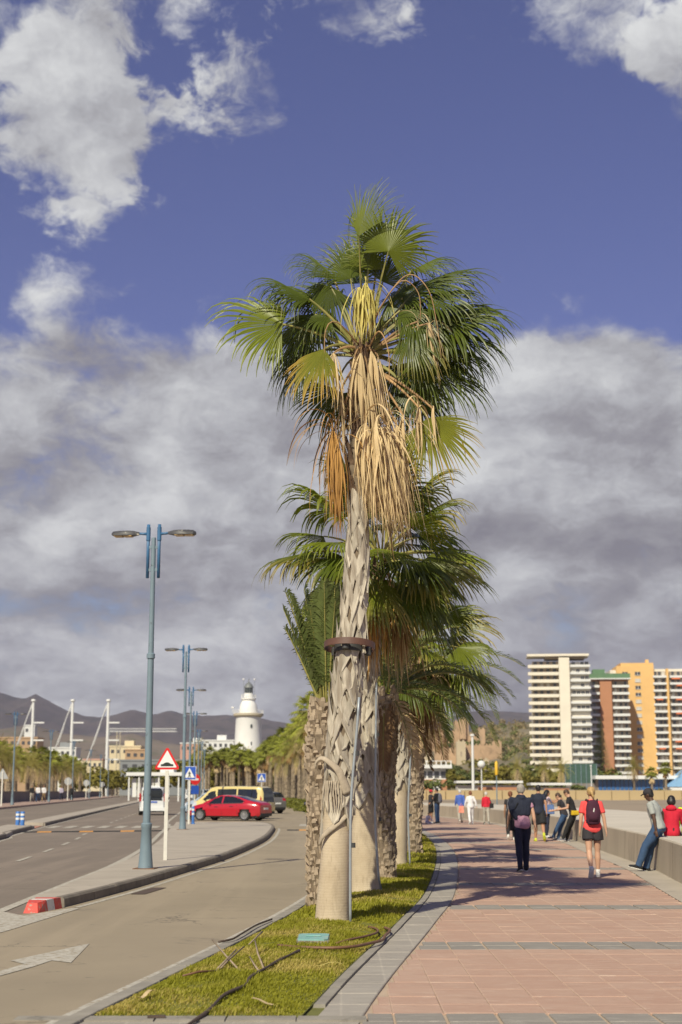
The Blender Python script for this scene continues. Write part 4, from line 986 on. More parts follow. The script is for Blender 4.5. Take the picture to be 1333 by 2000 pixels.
def ped_sign(loc, label, s, zb, rz=0, post=True):
    t = thing('crossing_sign', label, 'road sign', loc, rz)
    if post: MB().box((0, .05, zb / 2 + s * .3), (.08, .04, zb + s * .6)).build('post', M_post, t)
    sq = [(-s / 2, 0), (s / 2, 0), (s / 2, s), (-s / 2, s)]
    plate('panel', sq, .012, 0, zb, M_swhite, t)
    q = s * .47; f = plate('blue_face', [(-q, s * .03), (q, s * .03), (q, s * .97), (-q, s * .97)], 0, -.004, zb, M_sblue, t)
    w = plate('white_triangle', [(-s * .40, s * .15), (s * .40, s * .15), (0, s * .88)], -.004, -.008, zb, M_swhite, f)
    fig = [(-.13, .16), (-.07, .16), (.0, .30), (.06, .16), (.12, .16), (.05, .38), (.05, .48), (.12, .40), (.14, .43), (.04, .57), (-.04, .57), (-.13, .44), (-.10, .41), (-.04, .47), (-.05, .36)]
    plate('walking_figure', [(x * s, z * s) for x, z in fig], -.008, -.011, zb, M_sblack, f)
    plate('figure_head', [(.035 * s * math.cos(a), .62 * s + .035 * s * math.sin(a)) for a in np.linspace(0, 2 * pi, 10)[:-1]], -.008, -.011, zb, M_sblack, f)
    return t
ped_sign((-7.10, 68.3, .14), 'blue square pedestrian crossing sign on a pale post by the yellow van', .62, 2.03)
ped_sign((-8.5, 156, 0), 'small distant blue crossing sign in front of the palm row', .9, 2.6)
t = thing('no_entry_sign', 'small white, red and blue sign tilted beside the blue crossing sign', 'road sign', (-8.9, 89, 0), R(25))
MB().box((0, .05, 1.1), (.06, .04, 2.2)).build('post', M_post, t)
plate('panel', [(.33 * math.cos(a), .33 * math.sin(a)) for a in np.linspace(0, 2 * pi, 20)[:-1]], .012, 0, 2.35, M_sred, t)
plate('white_bar', [(-.22, -.06), (.22, -.06), (.22, .06), (-.22, .06)], 0, -.004, 2.35, M_swhite, t)
plate('lower_panel', [(-.25, -.25), (.25, -.25), (.25, .25), (-.25, .25)], .012, 0, 1.72, M_sblue, t)
for i, (y, kind, lb) in enumerate(((110, 3, 'grey back of a triangular sign at the left edge of the picture'), (178, 8, 'grey back of an octagonal sign beside the harbour wall'), (215, 8, 'smaller grey sign back farther along the harbour wall'), (262, 8, 'tiny distant sign back near the white canopy'))):
    t = thing('road_sign', lb, 'road sign', (xat(C_kerbL, y) - .7, y, .52))
    MB().box((0, -.04, 1.3), (.10, .05, 2.6)).build('post', M_post, t)
    r = .48; plate('back_plate', rtri(.95, .05) if kind == 3 else [(r * math.cos(a), r * math.sin(a)) for a in np.linspace(pi / 8, 2 * pi + pi / 8, 9)[:-1]], .012, 0, 2.3, M_sgrey, t)

# blue and white flexible posts
M_bb = pbr('delineator_blue', (.05, .17, .48), .5, .12, 8); M_bw = pbr('delineator_white', (.72, .72, .70), .45, .05, 8)
def delineator(loc, label, h=.74, r=.095):
    t = thing('flexible_post', label, 'bollard', loc)
    MB().lathe([(r * 1.5, 0), (r * 1.5, .03), (r, .05), (r, h * .97), (r * .85, h)], 14).build('body', M_bb, t, True)
    for z in (.52, .76): MB().lathe([(r + .003, h * z), (r + .003, h * (z + .12))], 14, cap=False).build('reflective_band', M_bw, t, True)
delineator((-14.33, 65.0, .02), 'left blue and white flexible post at the median nose'); delineator((-14.08, 64.8, .02), 'right blue and white flexible post at the median nose')
delineator((-6.93, 68.6, .14), 'slim blue and white flexible post at the foot of the blue crossing sign', .8, .07)

# ------------------------------------------------------------------ cars
M_tyre = pbr('tyre_rubber', (.018, .018, .018), .8, .2, 10); M_rimd = pbr('dark_alloy', (.10, .10, .105), .3, .2, 6, metal=.8); M_rims = pbr('silver_alloy', (.45, .45, .46), .35, .1, 6, metal=.7)
M_glass = glassy('car_glass', (.012, .015, .018), .04); M_trim = pbr('black_trim', (.02, .02, .02), .5, .2, 6); M_tail = pbr('tail_lamp', (.38, .01, .01), .15, .2, 6, coat=.8); M_hl = pbr('head_lamp', (.55, .57, .6), .1, .1, 6, coat=.8)
M_plate = pbr('number_plate', (.72, .72, .70), .4, .05, 6); M_chrome = pbr('chrome_trim', (.6, .6, .6), .15, .05, 4, metal=1); M_cal = pbr('red_caliper', (.55, .02, .02), .4, .1, 5)
def paint(name, col): return pbr(name, col, .32, .03, 2, coat=.9)
def itp(tab, x):
    for (a, p), (b, q) in zip(tab, tab[1:]):
        if a <= x <= b: return p + (q - p) * (x - a) / (b - a)
    return tab[0][1] if x < tab[0][0] else tab[-1][1]
def inpoly(x, z, P):
    c = False; j = len(P) - 1
    for i in range(len(P)):
        (xi, zi), (xj, zj) = P[i], P[j]
        if (zi > z) != (zj > z) and x < (xj - xi) * (z - zi) / (zj - zi) + xi: c = not c
        j = i
    return c
def car(name, label, cat, loc, head, sp, body, rim=M_rimd, plate_col=M_plate):
    """+x is forward. sp: L W H top[] belt[] wheels r side[] ws rw tail head"""
    t = thing(name, label, cat, loc, head); L, Wd = sp['L'], sp['W']; hw0 = Wd / 2; N_ = 110; rows = []
    zb0 = sp.get('sill', .22); tum = sp.get('tumble', .25); belt = sp['belt']
    for i in range(N_ + 1):
        x = -L / 2 + L * i / N_; e = abs(x) / (L / 2)
        zt = itp(sp['top'], x); hw = hw0 * (1 - sp.get('round', .16) * e ** sp.get('rp', 7)); zs = zb0 + .10 * max(0, e - .86) / .14
        bl = min(itp(belt, x), zt - .03); gh = max(0, min(1, (zt - itp(belt, x)) / .38)); up = hw * (.955 - tum * gh)
        sec = [(hw * .90, zs), (hw * .975, zs + .08), (hw * .995, zs + (bl - zs) * .38), (hw, zs + (bl - zs) * .6), (hw * .992, zs + (bl - zs) * .82), (hw * .965, bl)]
        ze = zt - .03 - .045 * gh
        for k in range(1, 9): u = k / 8; sec.append((hw * .965 + (up - hw * .965) * u, bl + (ze - bl) * u))
        sec += [(up * .93, zt - .018 - .012 * gh), (up * .6, zt - .006), (0, zt)]
        ring = [(x, y, z) for y, z in sec] + [(x, -y, z) for y, z in sec[-2::-1]]
        rows.append(ring)
    n = len(rows[0]); V = [p for r in rows for p in r]; cl = {}
    def put(k, f): cl.setdefault(k, []).append(f)
    for i in range(N_):
        for j in range(n - 1):
            f = (i * n + j, (i + 1) * n + j, (i + 1) * n + j + 1, i * n + j + 1); c = [sum(V[q][a] for q in f) / 4 for a in range(3)]; x, y, z = c
            jj = min(j, n - 2 - j); side = jj < 14; key = 'body'
            if jj < 6 and any((x - wx) ** 2 + (z - sp['r']) ** 2 < (sp['r'] + .055) ** 2 for wx in sp['wheels']): continue
            if 5 <= jj < 13:
                for q, P in enumerate(sp['side']):
                    if inpoly(x, z, P): key = ('side_window', q, y > 0)
            up = itp(sp['top'], x) - itp(belt, x)
            if key == 'body' and jj >= 7 + 0 * up and sp['ws'][0] < x < sp['ws'][1] and abs(y) < hw0 * .70: key = ('windscreen', 0, 0)
            if key == 'body' and jj >= 9 and sp['rw'][0] < x < sp['rw'][1] and abs(y) < hw0 * .66: key = ('rear_window', 0, 0)
            if key == 'body' and x < -L / 2 + sp['tail'][2] and sp['tail'][0] < z < sp['tail'][1] and abs(y) > hw0 * sp['tail'][3]: key = ('tail_light', 0, y > 0)
            if key == 'body' and x > L / 2 - sp['head'][2] and sp['head'][0] < z < sp['head'][1] and abs(y) > hw0 * .5: key = ('headlight', 0, y > 0)
            if key == 'body' and z < zb0 + .07: key = ('sill_trim', 0, 0)
            put(key, f)
    put('body', tuple(range(n))); put('body', tuple(N_ * n + k for k in range(n))[::-1])
    MT = {'body': body, 'side_window': M_glass, 'windscreen': M_glass, 'rear_window': M_glass, 'tail_light': M_tail, 'headlight': M_hl, 'sill_trim': M_trim}
    for key, fs in cl.items():
        nm = key if isinstance(key, str) else key[0]; used = sorted({q for f in fs for q in f}); mp = {q: k for k, q in enumerate(used)}
        MB().add([V[q] for q in used], [tuple(mp[q] for q in f)[::-1] for f in fs]).build(nm, MT[nm], t, True)
    r = sp['r']
    MB().box((0, 0, zb0 + .12), (L * .92, Wd * .80, .28)).build('underbody', M_trim, t)
    for wx in sp['wheels']:
        for s in (-1, 1):
            y = s * (hw0 - .11); w = link(bpy.data.objects.new('wheel', None), t); w.location = (wx, y, r); w.rotation_euler = (R(-90) * s, 0, 0)
            MB().lathe([(r * .66, -.10), (r * .94, -.10), (r, -.06), (r, .06), (r * .94, .10), (r * .66, .10)], 28, cap=False).build('tyre', M_tyre, w, True)
            m = MB(); m.lathe([(r * .68, -.09), (r * .68, .095), (r * .60, .09), (r * .60, .03), (.02, .02)], 24, cap=True)
            for k in range(10):
                a = 2 * pi * k / 10; m.bar((.05 * math.cos(a), .05 * math.sin(a), .065), (r * .63 * math.cos(a + .12), r * .63 * math.sin(a + .12), .075), .035, .03)
            m.lathe([(.06, .05), (.055, .085)], 12); m.build('rim', rim, w, True)
    for s in (-1, 1):
        mx = sp.get('mirror', (.75, .98)); MB().tube([(mx[0], s * hw0 * .93, mx[1]), (mx[0] - .02, s * (hw0 + .14), mx[1] + .03)], [.05, .075], 8, True, .6).build('mirror', sp.get('mirror_mat', body), t, 2)
        for hx in sp.get('handles', ()): MB().box((hx, s * (hw0 * .985 + .012), itp(belt, hx) - .13), (.2, .03, .03)).build('door_handle', M_trim, t)
        for sx in sp.get('seams', ()): MB().bar((sx, s * (hw0 + .001), zb0 + .14), (sx + .03, s * (hw0 * .972 + .004), itp(belt, sx) - .04), .012, .01, (0, 1, 0)).build('door_seam', M_trim, t)
    zp = sp.get('plate', .62); MB().box((-L / 2 - .012, 0, zp), (.02, .50, .11)).build('number_plate', plate_col, t)
    MB().box((-L / 2 + .02, 0, zb0 + .14), (.10, Wd * .72, .16)).build('rear_bumper_insert', M_trim, t)
    return t
SEDAN = dict(L=4.69, W=1.85, round=.24, rp=5, r=.335, wheels=(1.42, -1.45), sill=.2,
    top=[(-2.345, .88), (-2.25, 1.0), (-2.0, 1.07), (-1.5, 1.19), (-.9, 1.36), (-.3, 1.435), (.15, 1.44), (.5, 1.39), (1.05, 1.13), (1.35, .98), (1.9, .86), (2.2, .74), (2.345, .58)],
    belt=[(-2.345, .86), (-1.6, .96), (0, .92), (1.2, .88), (2.345, .6)],
    side=[[(.98, .94), (.62, 1.22), (.18, 1.355), (.04, 1.365), (.04, .955)], [(-.03, .955), (-.03, 1.365), (-.4, 1.345), (-.9, 1.26), (-1.35, 1.085), (-1.28, .985)]],
    ws=(.42, 1.22), rw=(-1.95, -.75), tail=(.80, .93, .42, .42), head=(.60, .74, .45), handles=(.35, -.62), seams=(1.02, 0, -1.0), plate=.68, mirror=(.78, .97))
VAN = dict(L=4.95, W=1.93, round=.20, rp=7, r=.345, wheels=(1.62, -1.55), sill=.24, tumble=.13,
    top=[(-2.475, 1.0), (-2.44, 1.55), (-2.34, 1.85), (-2.1, 1.92), (-.5, 1.95), (.8, 1.93), (1.05, 1.88), (1.75, 1.32), (2.0, 1.12), (2.3, 1.0), (2.42, .85), (2.475, .6)],
    belt=[(-2.475, 1.10), (0, 1.10), (1.5, 1.06), (2.475, .8)],
    side=[[(1.62, 1.12), (1.12, 1.60), (.72, 1.70), (.66, 1.13)], [(.55, 1.14), (.58, 1.73), (-.72, 1.74), (-.72, 1.14)], [(-.82, 1.14), (-.82, 1.74), (-2.0, 1.72), (-2.12, 1.5), (-2.12, 1.2)]],
    ws=(.98, 1.72), rw=(-2.46, -2.36), tail=(1.05, 1.62, .16, .80), head=(.72, .98, .45), handles=(.75, .3), seams=(1.45, .62, -.78), plate=.85, mirror=(1.35, 1.12), mirror_mat=M_trim)
SUV = dict(L=4.4, W=1.83, round=.2, rp=6, r=.34, wheels=(1.33, -1.3), sill=.25, tumble=.2,
    top=[(-2.2, .95), (-2.16, 1.15), (-1.95, 1.42), (-1.7, 1.56), (-1.0, 1.62), (.1, 1.62), (.5, 1.55), (1.15, 1.12), (1.8, .98), (2.1, .82), (2.2, .6)],
    belt=[(-2.2, 1.02), (0, 1.0), (1.2, .95), (2.2, .7)],
    side=[[(1.0, 1.03), (.52, 1.40), (.05, 1.50), (.05, 1.04)], [(-.03, 1.04), (-.03, 1.50), (-.9, 1.50), (-1.0, 1.05)], [(-1.08, 1.07), (-1.0, 1.49), (-1.6, 1.40), (-1.7, 1.15)]],
    ws=(.48, 1.1), rw=(-2.12, -1.74), tail=(.92, 1.12, .3, .5), head=(.68, .86, .4), handles=(.3, -.75), seams=(1.0, .01, -1.05), plate=.75, mirror=(.72, 1.06))
M_red = paint('red_car_paint', (.42, .006, .018)); M_yel = paint('yellow_van_paint', (.66, .54, .22)); M_wht = paint('white_van_paint', (.72, .73, .73)); M_gry = paint('grey_car_paint', (.13, .125, .12)); M_drk = paint('dark_blue_car_paint', (.02, .022, .035)); M_slv = paint('pale_blue_car_paint', (.35, .42, .5))
HL = math.atan2(.42, -.9)
rc = car('sedan_car', 'bright red low sedan stopped across the road in front of the yellow van', 'car', (-6.35, 83.4, 0), HL, SEDAN, M_red, M_rims)
for y in (1, -1):
    for wx in (1.42, -1.45): MB().box((wx - .1, y * .79, .36), (.09, .06, .17)).build('brake_caliper', M_cal, rc)
    MB().tube([(1.0, y * .905, .925), (.3, y * .912, .955), (-1.32, y * .90, .99), (-1.42, y * .82, 1.09), (-1.0, y * .74, 1.25), (-.5, y * .70, 1.36)], .014, 5).build('window_trim', M_chrome, rc)
car('minivan', 'pale yellow minivan with dark side windows behind the red sedan', 'van', (-6.55, 88.6, 0), HL, VAN, M_yel, M_rims)
car('hatchback_car', 'grey hatchback seen from behind beyond the yellow van', 'car', (-6.0, 110, 0), R(128), SUV, M_gry)
car('hatchback_car', 'pale blue car peeking out left of the yellow van', 'car', (-8.3, 97, 0), R(150), SUV, M_slv)
car('suv_car', 'dark blue car on the slip road half hidden by the palm trunks', 'car', (-.62, 66.8, 0), R(93), SUV, M_drk)
wv = car('delivery_van', 'white van driving away along the left carriageway', 'van', (-13.35, 104, 0), math.atan2(1, -.107), VAN, M_wht)
MB().box((-2.482, 0, 1.48), (.03, 1.36, .46)).build('rear_window', M_glass, wv)
MB().box((-2.44, 0, .42), (.14, 1.75, .24)).build('rear_bumper', M_wht, wv)
for s in (-1, 1): MB().box((-2.46, s * .85, 1.22), (.05, .13, .55)).build('tail_light', M_tail, wv)
MB().box((-2.495, -.1, .90), (.02, .45, .11)).build('number_plate', M_sblue, wv)
MB().box((.3, 0, 1.99), (.5, .9, .06)).build('roof_light_bar', M_bw, wv)
# things on the grey car's roof and bikes are too small to read
# ================================================================== people
def cloth(name, col, var=.12, rough=.85): return pbr(name, col, rough, var, 9, bump=.35, bscale=22, bdist=.02)
def skin(name, col): return pbr(name, col, .5, .08, 6)
SKIN = {'pale': skin('pale_skin', (.52, .30, .20)), 'tan': skin('tanned_skin', (.42, .22, .13)), 'dark': skin('dark_skin', (.085, .042, .026))}
HAIRC = {'grey': pbr('grey_hair', (.30, .27, .24), .7, .2, 40), 'black': pbr('black_hair', (.012, .010, .010), .5, .3, 40), 'brown': pbr('brown_hair', (.06, .032, .018), .6, .3, 40), 'blonde': pbr('blonde_hair', (.42, .27, .11), .55, .3, 30), 'auburn': pbr('auburn_hair', (.17, .06, .025), .6, .3, 40), 'white': pbr('white_hair', (.52, .50, .47), .7, .15, 40)}
CL = {}
def C(k):
    T = {'navy': (.012, .016, .035), 'pink': (.42, .22, .31), 'jean': (.018, .022, .045), 'bluejean': (.035, .075, .16), 'black': (.012, .012, .014), 'coral': (.78, .075, .075), 'plum': (.055, .010, .028), 'charcoal': (.028, .025, .03), 'greytee': (.33, .345, .33), 'red': (.50, .008, .03), 'neon': (.60, .78, .02), 'white': (.66, .65, .66), 'blue': (.06, .12, .42), 'stone': (.36, .33, .28), 'palepink': (.62, .45, .44), 'denim': (.09, .15, .32), 'shoewhite': (.70, .69, .66), 'lime': (.55, .60, .05), 'khaki': (.34, .24, .12), 'mustard': (.55, .36, .01), 'salmon': (.75, .28, .2), 'lilac': (.40, .36, .46), 'greyjacket': (.16, .16, .19)}
    if k not in CL: CL[k] = cloth(k + '_cloth', T[k])
    return CL[k]
WELD = []
def remesh(mb, vox, name, mat, parent, smooth=2, fold=0., seed=0):
    """weld overlapping tubes into one skin (all of them together, in weld_all)"""
    me = mb.mesh(name, mat); o = obj(name, me, parent); ps = parent.scale.copy()
    md = o.modifiers.new('r', 'REMESH'); md.mode = 'VOXEL'; md.voxel_size = vox; md.use_smooth_shade = True
    sm = o.modifiers.new('s', 'SMOOTH'); sm.factor = .5; sm.iterations = smooth
    WELD.append((o, mat, fold, seed)); return o
def weld_all():
    dg = bpy.context.evaluated_depsgraph_get(); dg.update()
    new = [bpy.data.meshes.new_from_object(o.evaluated_get(dg)) for o, *_ in WELD]
    for (o, mat, fold, seed), nm in zip(WELD, new):
        if fold:
            n = len(nm.vertices); co = np.empty(n * 3, 'f'); nm.vertices.foreach_get('co', co); no = np.empty(n * 3, 'f'); nm.vertices.foreach_get('normal', no); co = co.reshape(-1, 3); no = no.reshape(-1, 3)
            d = np.array([mnoise.noise(Vector((p[0] * 9 + seed, p[1] * 9, p[2] * 5))) + .6 * mnoise.noise(Vector((p[0] * 20, p[1] * 20 + seed, p[2] * 9))) for p in co], 'f') * fold
            co += no * d[:, None]; nm.vertices.foreach_set('co', co.ravel())
        o.modifiers.clear(); o.data = nm
        if not nm.materials: nm.materials.append(mat)
        else: nm.materials[0] = mat
        nm.polygons.foreach_set('use_smooth', [True] * len(nm.polygons)); nm.update()
def ell_loft(mb, secs, n=16):
    """secs: (centre, x-axis vector, y-axis vector)"""
    V = []
    for c, ax, ay in secs:
        for k in range(n): a = 2 * pi * k / n; V.append(Vector(c) + Vector(ax) * math.cos(a) + Vector(ay) * math.sin(a))
    F_ = [(i * n + k, i * n + (k + 1) % n, (i + 1) * n + (k + 1) % n, (i + 1) * n + k) for i in range(len(secs) - 1) for k in range(n)]
    F_ += [tuple(range(n - 1, -1, -1)), tuple((len(secs) - 1) * n + k for k in range(n))]
    mb.add(V, F_)
def ball(mb, c, rx, ry, rz, M=None, n=12):
    c = Vector(c); secs = []
    for k in range(n + 1):
        a = -pi / 2 + pi * k / n; q = max(.02, math.cos(a)); X, Y, Z = Vector((rx * q, 0, 0)), Vector((0, ry * q, 0)), Vector((0, 0, rz * math.sin(a)))
        if M: X, Y, Z = M @ X, M @ Y, M @ Z
        secs.append((c + Z, X, Y))
    ell_loft(mb, secs, 14)
def person(label, loc, face, pose, look, h=1.75, vox=.015, group=None, seat=None, female=False):
    """face: heading of the figure's front (0 = away from the camera, +Y). Local frame: x right, y forward, z up"""
    k = h / 1.75; P = dict(lean=0, side=0, hipL=0, hipR=0, kneeL=4, kneeR=4, abL=2, abR=2, shL=5, shR=-5, saL=9, saR=9, elL=12, elR=12, head=0, turn=0, ankL=0, ankR=0, spread=0); P.update(pose)
    J = {}; Rl = Matrix.Rotation(R(-P['lean']), 3, 'X') @ Matrix.Rotation(R(P['side']), 3, 'Y'); pel = Vector((0, 0, .93))
    def T(x, y, z): return pel + Rl @ Vector((x, y, z - .93))
    sw = .175 if not female else .155
    for s, n in ((-1, 'L'), (1, 'R')):
        hp = Vector((s * .09, 0, .90)); a = R(P['hip' + n]); ab = R(P['ab' + n]) * s
        d1 = Vector((math.sin(ab), math.sin(a), -math.cos(a))).normalized(); kn = hp + d1 * .42; b = a - R(P['knee' + n])
        d2 = Vector((math.sin(ab) * .6, math.sin(b), -math.cos(b))).normalized(); an = kn + d2 * .415; c = b + R(P['ank' + n]) * 1.0
        f = Vector((s * .12, math.cos(c), math.sin(c))).normalized(); J['hip' + n], J['kn' + n], J['an' + n], J['ft' + n] = hp, kn, an, f
        sh = T(s * sw, 0, 1.415); a = R(P['sh' + n]); q = R(P['sa' + n]) * s
        d = Rl @ Vector((math.sin(q), math.sin(a) * math.cos(q), -math.cos(a) * math.cos(q))); el = sh + d * .28; a2 = a + R(P['el' + n]); q2 = q * (.5 if P['el' + n] < 60 else -.3)
        d = Rl @ Vector((math.sin(q2), math.sin(a2) * math.cos(q2), -math.cos(a2) * math.cos(q2))); wr = el + d * .245; J['sh' + n], J['el' + n], J['wr' + n], J['hd' + n] = sh, el, wr, d
    low = min(min(J['an' + n].z - .075, (J['an' + n] + J['ft' + n] * .17).z - .02) for n in 'LR'); dz = -low
    if seat is not None: dz = seat - .93 + .10
    t = thing('person', label, 'person', loc, -face, group); t.scale = (k, k, k)
    def up(v): return Vector(v) + Vector((0, 0, dz))
    for q in J:
        if q[:2] not in ('ft', 'hd'): J[q] = up(J[q])
    def TT(x, y, z): return up(T(x, y, z))
    RX_ = Rl @ Vector((1, 0, 0)); RY_ = Rl @ Vector((0, 1, 0))
    fem = .93 if female else 1
    TOR = [(.84, .12, .095), (.90, .158, .118), (.97, .158 if not female else .165, .115), (1.08, .140 * fem, .10), (1.2, .150 * fem, .108), (1.32, .168 * fem, .112), (1.40, .155 * fem, .095), (1.445, .10, .075), (1.48, .062, .058), (1.53, .055, .055)]
    body = MB()
    def torso(mb, z0, z1, inf, taper=0):
        secs = []
        for z, a, b in TOR:
            if z0 - .001 <= z <= z1 + .001: secs.append((TT(0, 0, z), RX_ * (a + inf + taper * (1.2 - z)), RY_ * (b + inf + taper * (1.2 - z))))
        ell_loft(mb, secs, 18)
    torso(body, .84, 1.53, -.004)
    hm = Rl @ Matrix.Rotation(R(-P['turn']), 3, 'Z') @ Matrix.Rotation(R(-P['head']), 3, 'X'); hc = TT(0, .02, 1.615)
    ball(body, hc + hm @ Vector((0, -.005, .025)), .076, .094, .095, hm); ball(body, hc + hm @ Vector((0, .022, -.045)), .056, .066, .07, hm)
    body.tube([TT(0, -.005, 1.46), hc + hm @ Vector((0, -.02, -.05))], [.056, .052], 10)
    body.tube([hc + hm @ Vector((0, .078, .02)), hc + hm @ Vector((0, .105, -.022)), hc + hm @ Vector((0, .082, -.03))], [.010, .016, .012], 6)   # nose
    body.tube([hc + hm @ Vector((-.022, .080, -.062)), hc + hm @ Vector((.022, .080, -.062))], .009, 6)                                          # lips
    for s in (-1, 1): ball(body, hc + hm @ Vector((s * .076, -.005, 0)), .012, .022, .032, hm, 6)
    for n, s in (('L', -1), ('R', 1)):
        body.tube([J['hip' + n] + Vector((0, 0, .03)), J['hip' + n].lerp(J['kn' + n], .35), J['kn' + n].lerp(J['hip' + n], .12), J['kn' + n], J['kn' + n].lerp(J['an' + n], .3), J['kn' + n].lerp(J['an' + n], .75), J['an' + n], J['an' + n] - Vector((0, 0, .05))], [.088, .082, .060, .055, .060, .042, .036, .038], 12)
        body.tube([J['an' + n] + J['ft' + n] * -.05 - Vector((0, 0, .035)), J['an' + n] + J['ft' + n] * .08 - Vector((0, 0, .045)), J['an' + n] + J['ft' + n] * .17 - Vector((0, 0, .055))], [.035, .04, .03], 8)
        body.tube([J['sh' + n].lerp(TT(0, 0, 1.40), .35), J['sh' + n], J['sh' + n].lerp(J['el' + n], .5), J['el' + n], J['el' + n].lerp(J['wr' + n], .3), J['wr' + n]], [.055, .054, .046, .038, .038, .026], 10)
        d = J['hd' + n].normalized(); w = J['wr' + n]; side = Vector((1, 0, 0)); side = (side - d * side.dot(d)); side = side.normalized() if side.length > .2 else Vector((0, 1, 0)); fw = d.cross(side) * (1 if d.cross(side).y > 0 else -1)
        # palm edge-on, thumb forward, four fingers slightly curled
        body.tube([w - d * .01, w + d * .04, w + d * .085], [.024, .036, .034], 8, True, .5, ref=fw)
        for q, (o, l) in enumerate(((.027, .068), (.009, .078), (-.009, .072), (-.026, .058))):
            p = w + d * .08 + fw * o; c = -side * s; body.tube([p, p + d * l * .5, p + (d * .85 + c * .5).normalized() * l], [.0095, .009, .007], 5)
        p = w + d * .025 + fw * .03; body.tube([p, p + (d * .6 + fw * .75).normalized() * .035, p + (d * .95 + fw * .55).normalized() * .062], [.012, .011, .008], 5)
    remesh(body, vox * .8, 'body', SKIN[look.get('skin', 'pale')], t, 3)
    for s in (-1, 1):
        if vox < .02: e = MB(); ball(e, hc + hm @ Vector((s * .03, .083, .022)), .012, .008, .008, hm, 6); e.build('eye', M_sblack, t, 2)
    sd = hash(label) % 97
    # trousers, shorts
    lg = look.get('legs'); ll = look.get('leglen', 1.0); lw = look.get('legw', 0)
    if lg:
        m = MB(); torso(m, .84, 1.08, .012)
        for n in 'LR':
            hp, kn, an = J['hip' + n], J['kn' + n], J['an' + n]
            if ll >= 1: m.tube([hp + Vector((0, 0, .05)), hp.lerp(kn, .35), kn, kn.lerp(an, .35), kn.lerp(an, .8), an + (an - kn).normalized() * .02], [.102, .096 + lw, .072 + lw, .072 + lw, .056 + lw, .056 + lw], 14)
            else:
                e = hp.lerp(kn, ll * 1.0); m.tube([hp + Vector((0, 0, .05)), hp.lerp(kn, ll * .5), e, e + (kn - hp).normalized() * .02], [.105, .108 + lw, .105 + lw * 2, .104 + lw * 2], 14)
        remesh(m, vox, 'trousers' if ll >= 1 else 'shorts', C(lg), t, 2, .010 if vox < .02 else 0, sd)
    # top
    tp = look.get('top')
    if tp:
        m = MB(); torso(m, look.get('hem', .90), 1.44, .018, look.get('flare', .02)); ell_loft(m, [(TT(0, 0, 1.40), RX_ * .14 * fem, RY_ * .10), (TT(0, -.004, 1.455), RX_ * .098, RY_ * .082), (TT(0, -.004, 1.49), RX_ * .072, RY_ * .07)])
        sl = look.get('sleeve', .55)
        for n in 'LR':
            sh, el, wr = J['sh' + n], J['el' + n], J['wr' + n]; ih = sh.lerp(TT(0, 0, 1.38), .4)
            if sl <= 1: m.tube([ih, sh, sh.lerp(el, sl * .6), sh.lerp(el, sl)], [.064, .070, .066, .064], 12)
            else: m.tube([ih, sh, sh.lerp(el, .6), el, el.lerp(wr, .5), el.lerp(wr, .95)], [.064, .070, .062, .056, .048, .042], 12)
        remesh(m, vox, look.get('topname', 'shirt'), C(tp), t, 2, .011 if vox < .02 else 0, sd + 5)
    for n in 'LR':     # shoes
        an, f = J['an' + n], J['ft' + n]; dn = Vector((0, 0, -1)); u = f.cross(Vector((1, 0, 0))).normalized(); u = u if u.z > 0 else -u; sx = f.cross(u)
        m = MB(); ell_loft(m, [(an - f * .085 - u * .035, sx * .030, u * .038), (an - f * .05 - u * .022, sx * .042, u * .05), (an + f * .02 - u * .022, sx * .044, u * .05), (an + f * .10 - u * .042, sx * .048, u * .032), (an + f * .17 - u * .05, sx * .042, u * .024), (an + f * .195 - u * .054, sx * .022, u * .014)], 10)
        s_ = m.build('shoe', C(look.get('shoe', 'black')), t, 2)
        m = MB(); ell_loft(m, [(an - f * .088 - u * .070, sx * .034, u * .010), (an + f * .02 - u * .072, sx * .044, u * .010), (an + f * .10 - u * .072, sx * .050, u * .010), (an + f * .20 - u * .070, sx * .026, u * .009)], 10); m.build('sole', C(look.get('sole', 'shoewhite')), s_, 2)
        if look.get('sock'): m = MB(); m.tube([an + Vector((0, 0, .07)), an - Vector((0, 0, .02))], [.043, .046], 10); m.build('sock', C(look['sock']), t, 2)
    hr = look.get('hair')
    if hr:
        m = MB(); st = look.get('style', 'short'); ball(m, hc + hm @ Vector((0, -.016, .042)), .086, .100, .094, hm)
        if st == 'short': ball(m, hc + hm @ Vector((0, -.045, -.005)), .078, .062, .07, hm)
        if st == 'long':
            for s in (-1, 0, 1): m.tube([hc + hm @ Vector((s * .05, -.05, .05)), hc + hm @ Vector((s * .07, -.08, -.05)), TT(s * .07, -.115, 1.42), TT(s * .06, -.135, 1.30), TT(s * .04, -.13, 1.22)], [.06, .065, .06, .05, .02], 10)
        if st == 'bun': ball(m, hc + hm @ Vector((0, -.05, -.01)), .07, .06, .06, hm); ball(m, hc + hm @ Vector((0, -.115, .005)), .042, .038, .055, hm); m.tube([hc + hm @ Vector((0, -.12, 0)), hc + hm @ Vector((.02, -.13, -.06)), hc + hm @ Vector((.03, -.12, -.13))], [.035, .03, .01], 8)
        if st == 'bob': ball(m, hc + hm @ Vector((0, -.03, -.01)), .10, .09, .10, hm)
        # keep the face clear
        remesh(m, vox, 'hair', HAIRC[hr], t, 1, .006 if vox < .02 else 0, sd)
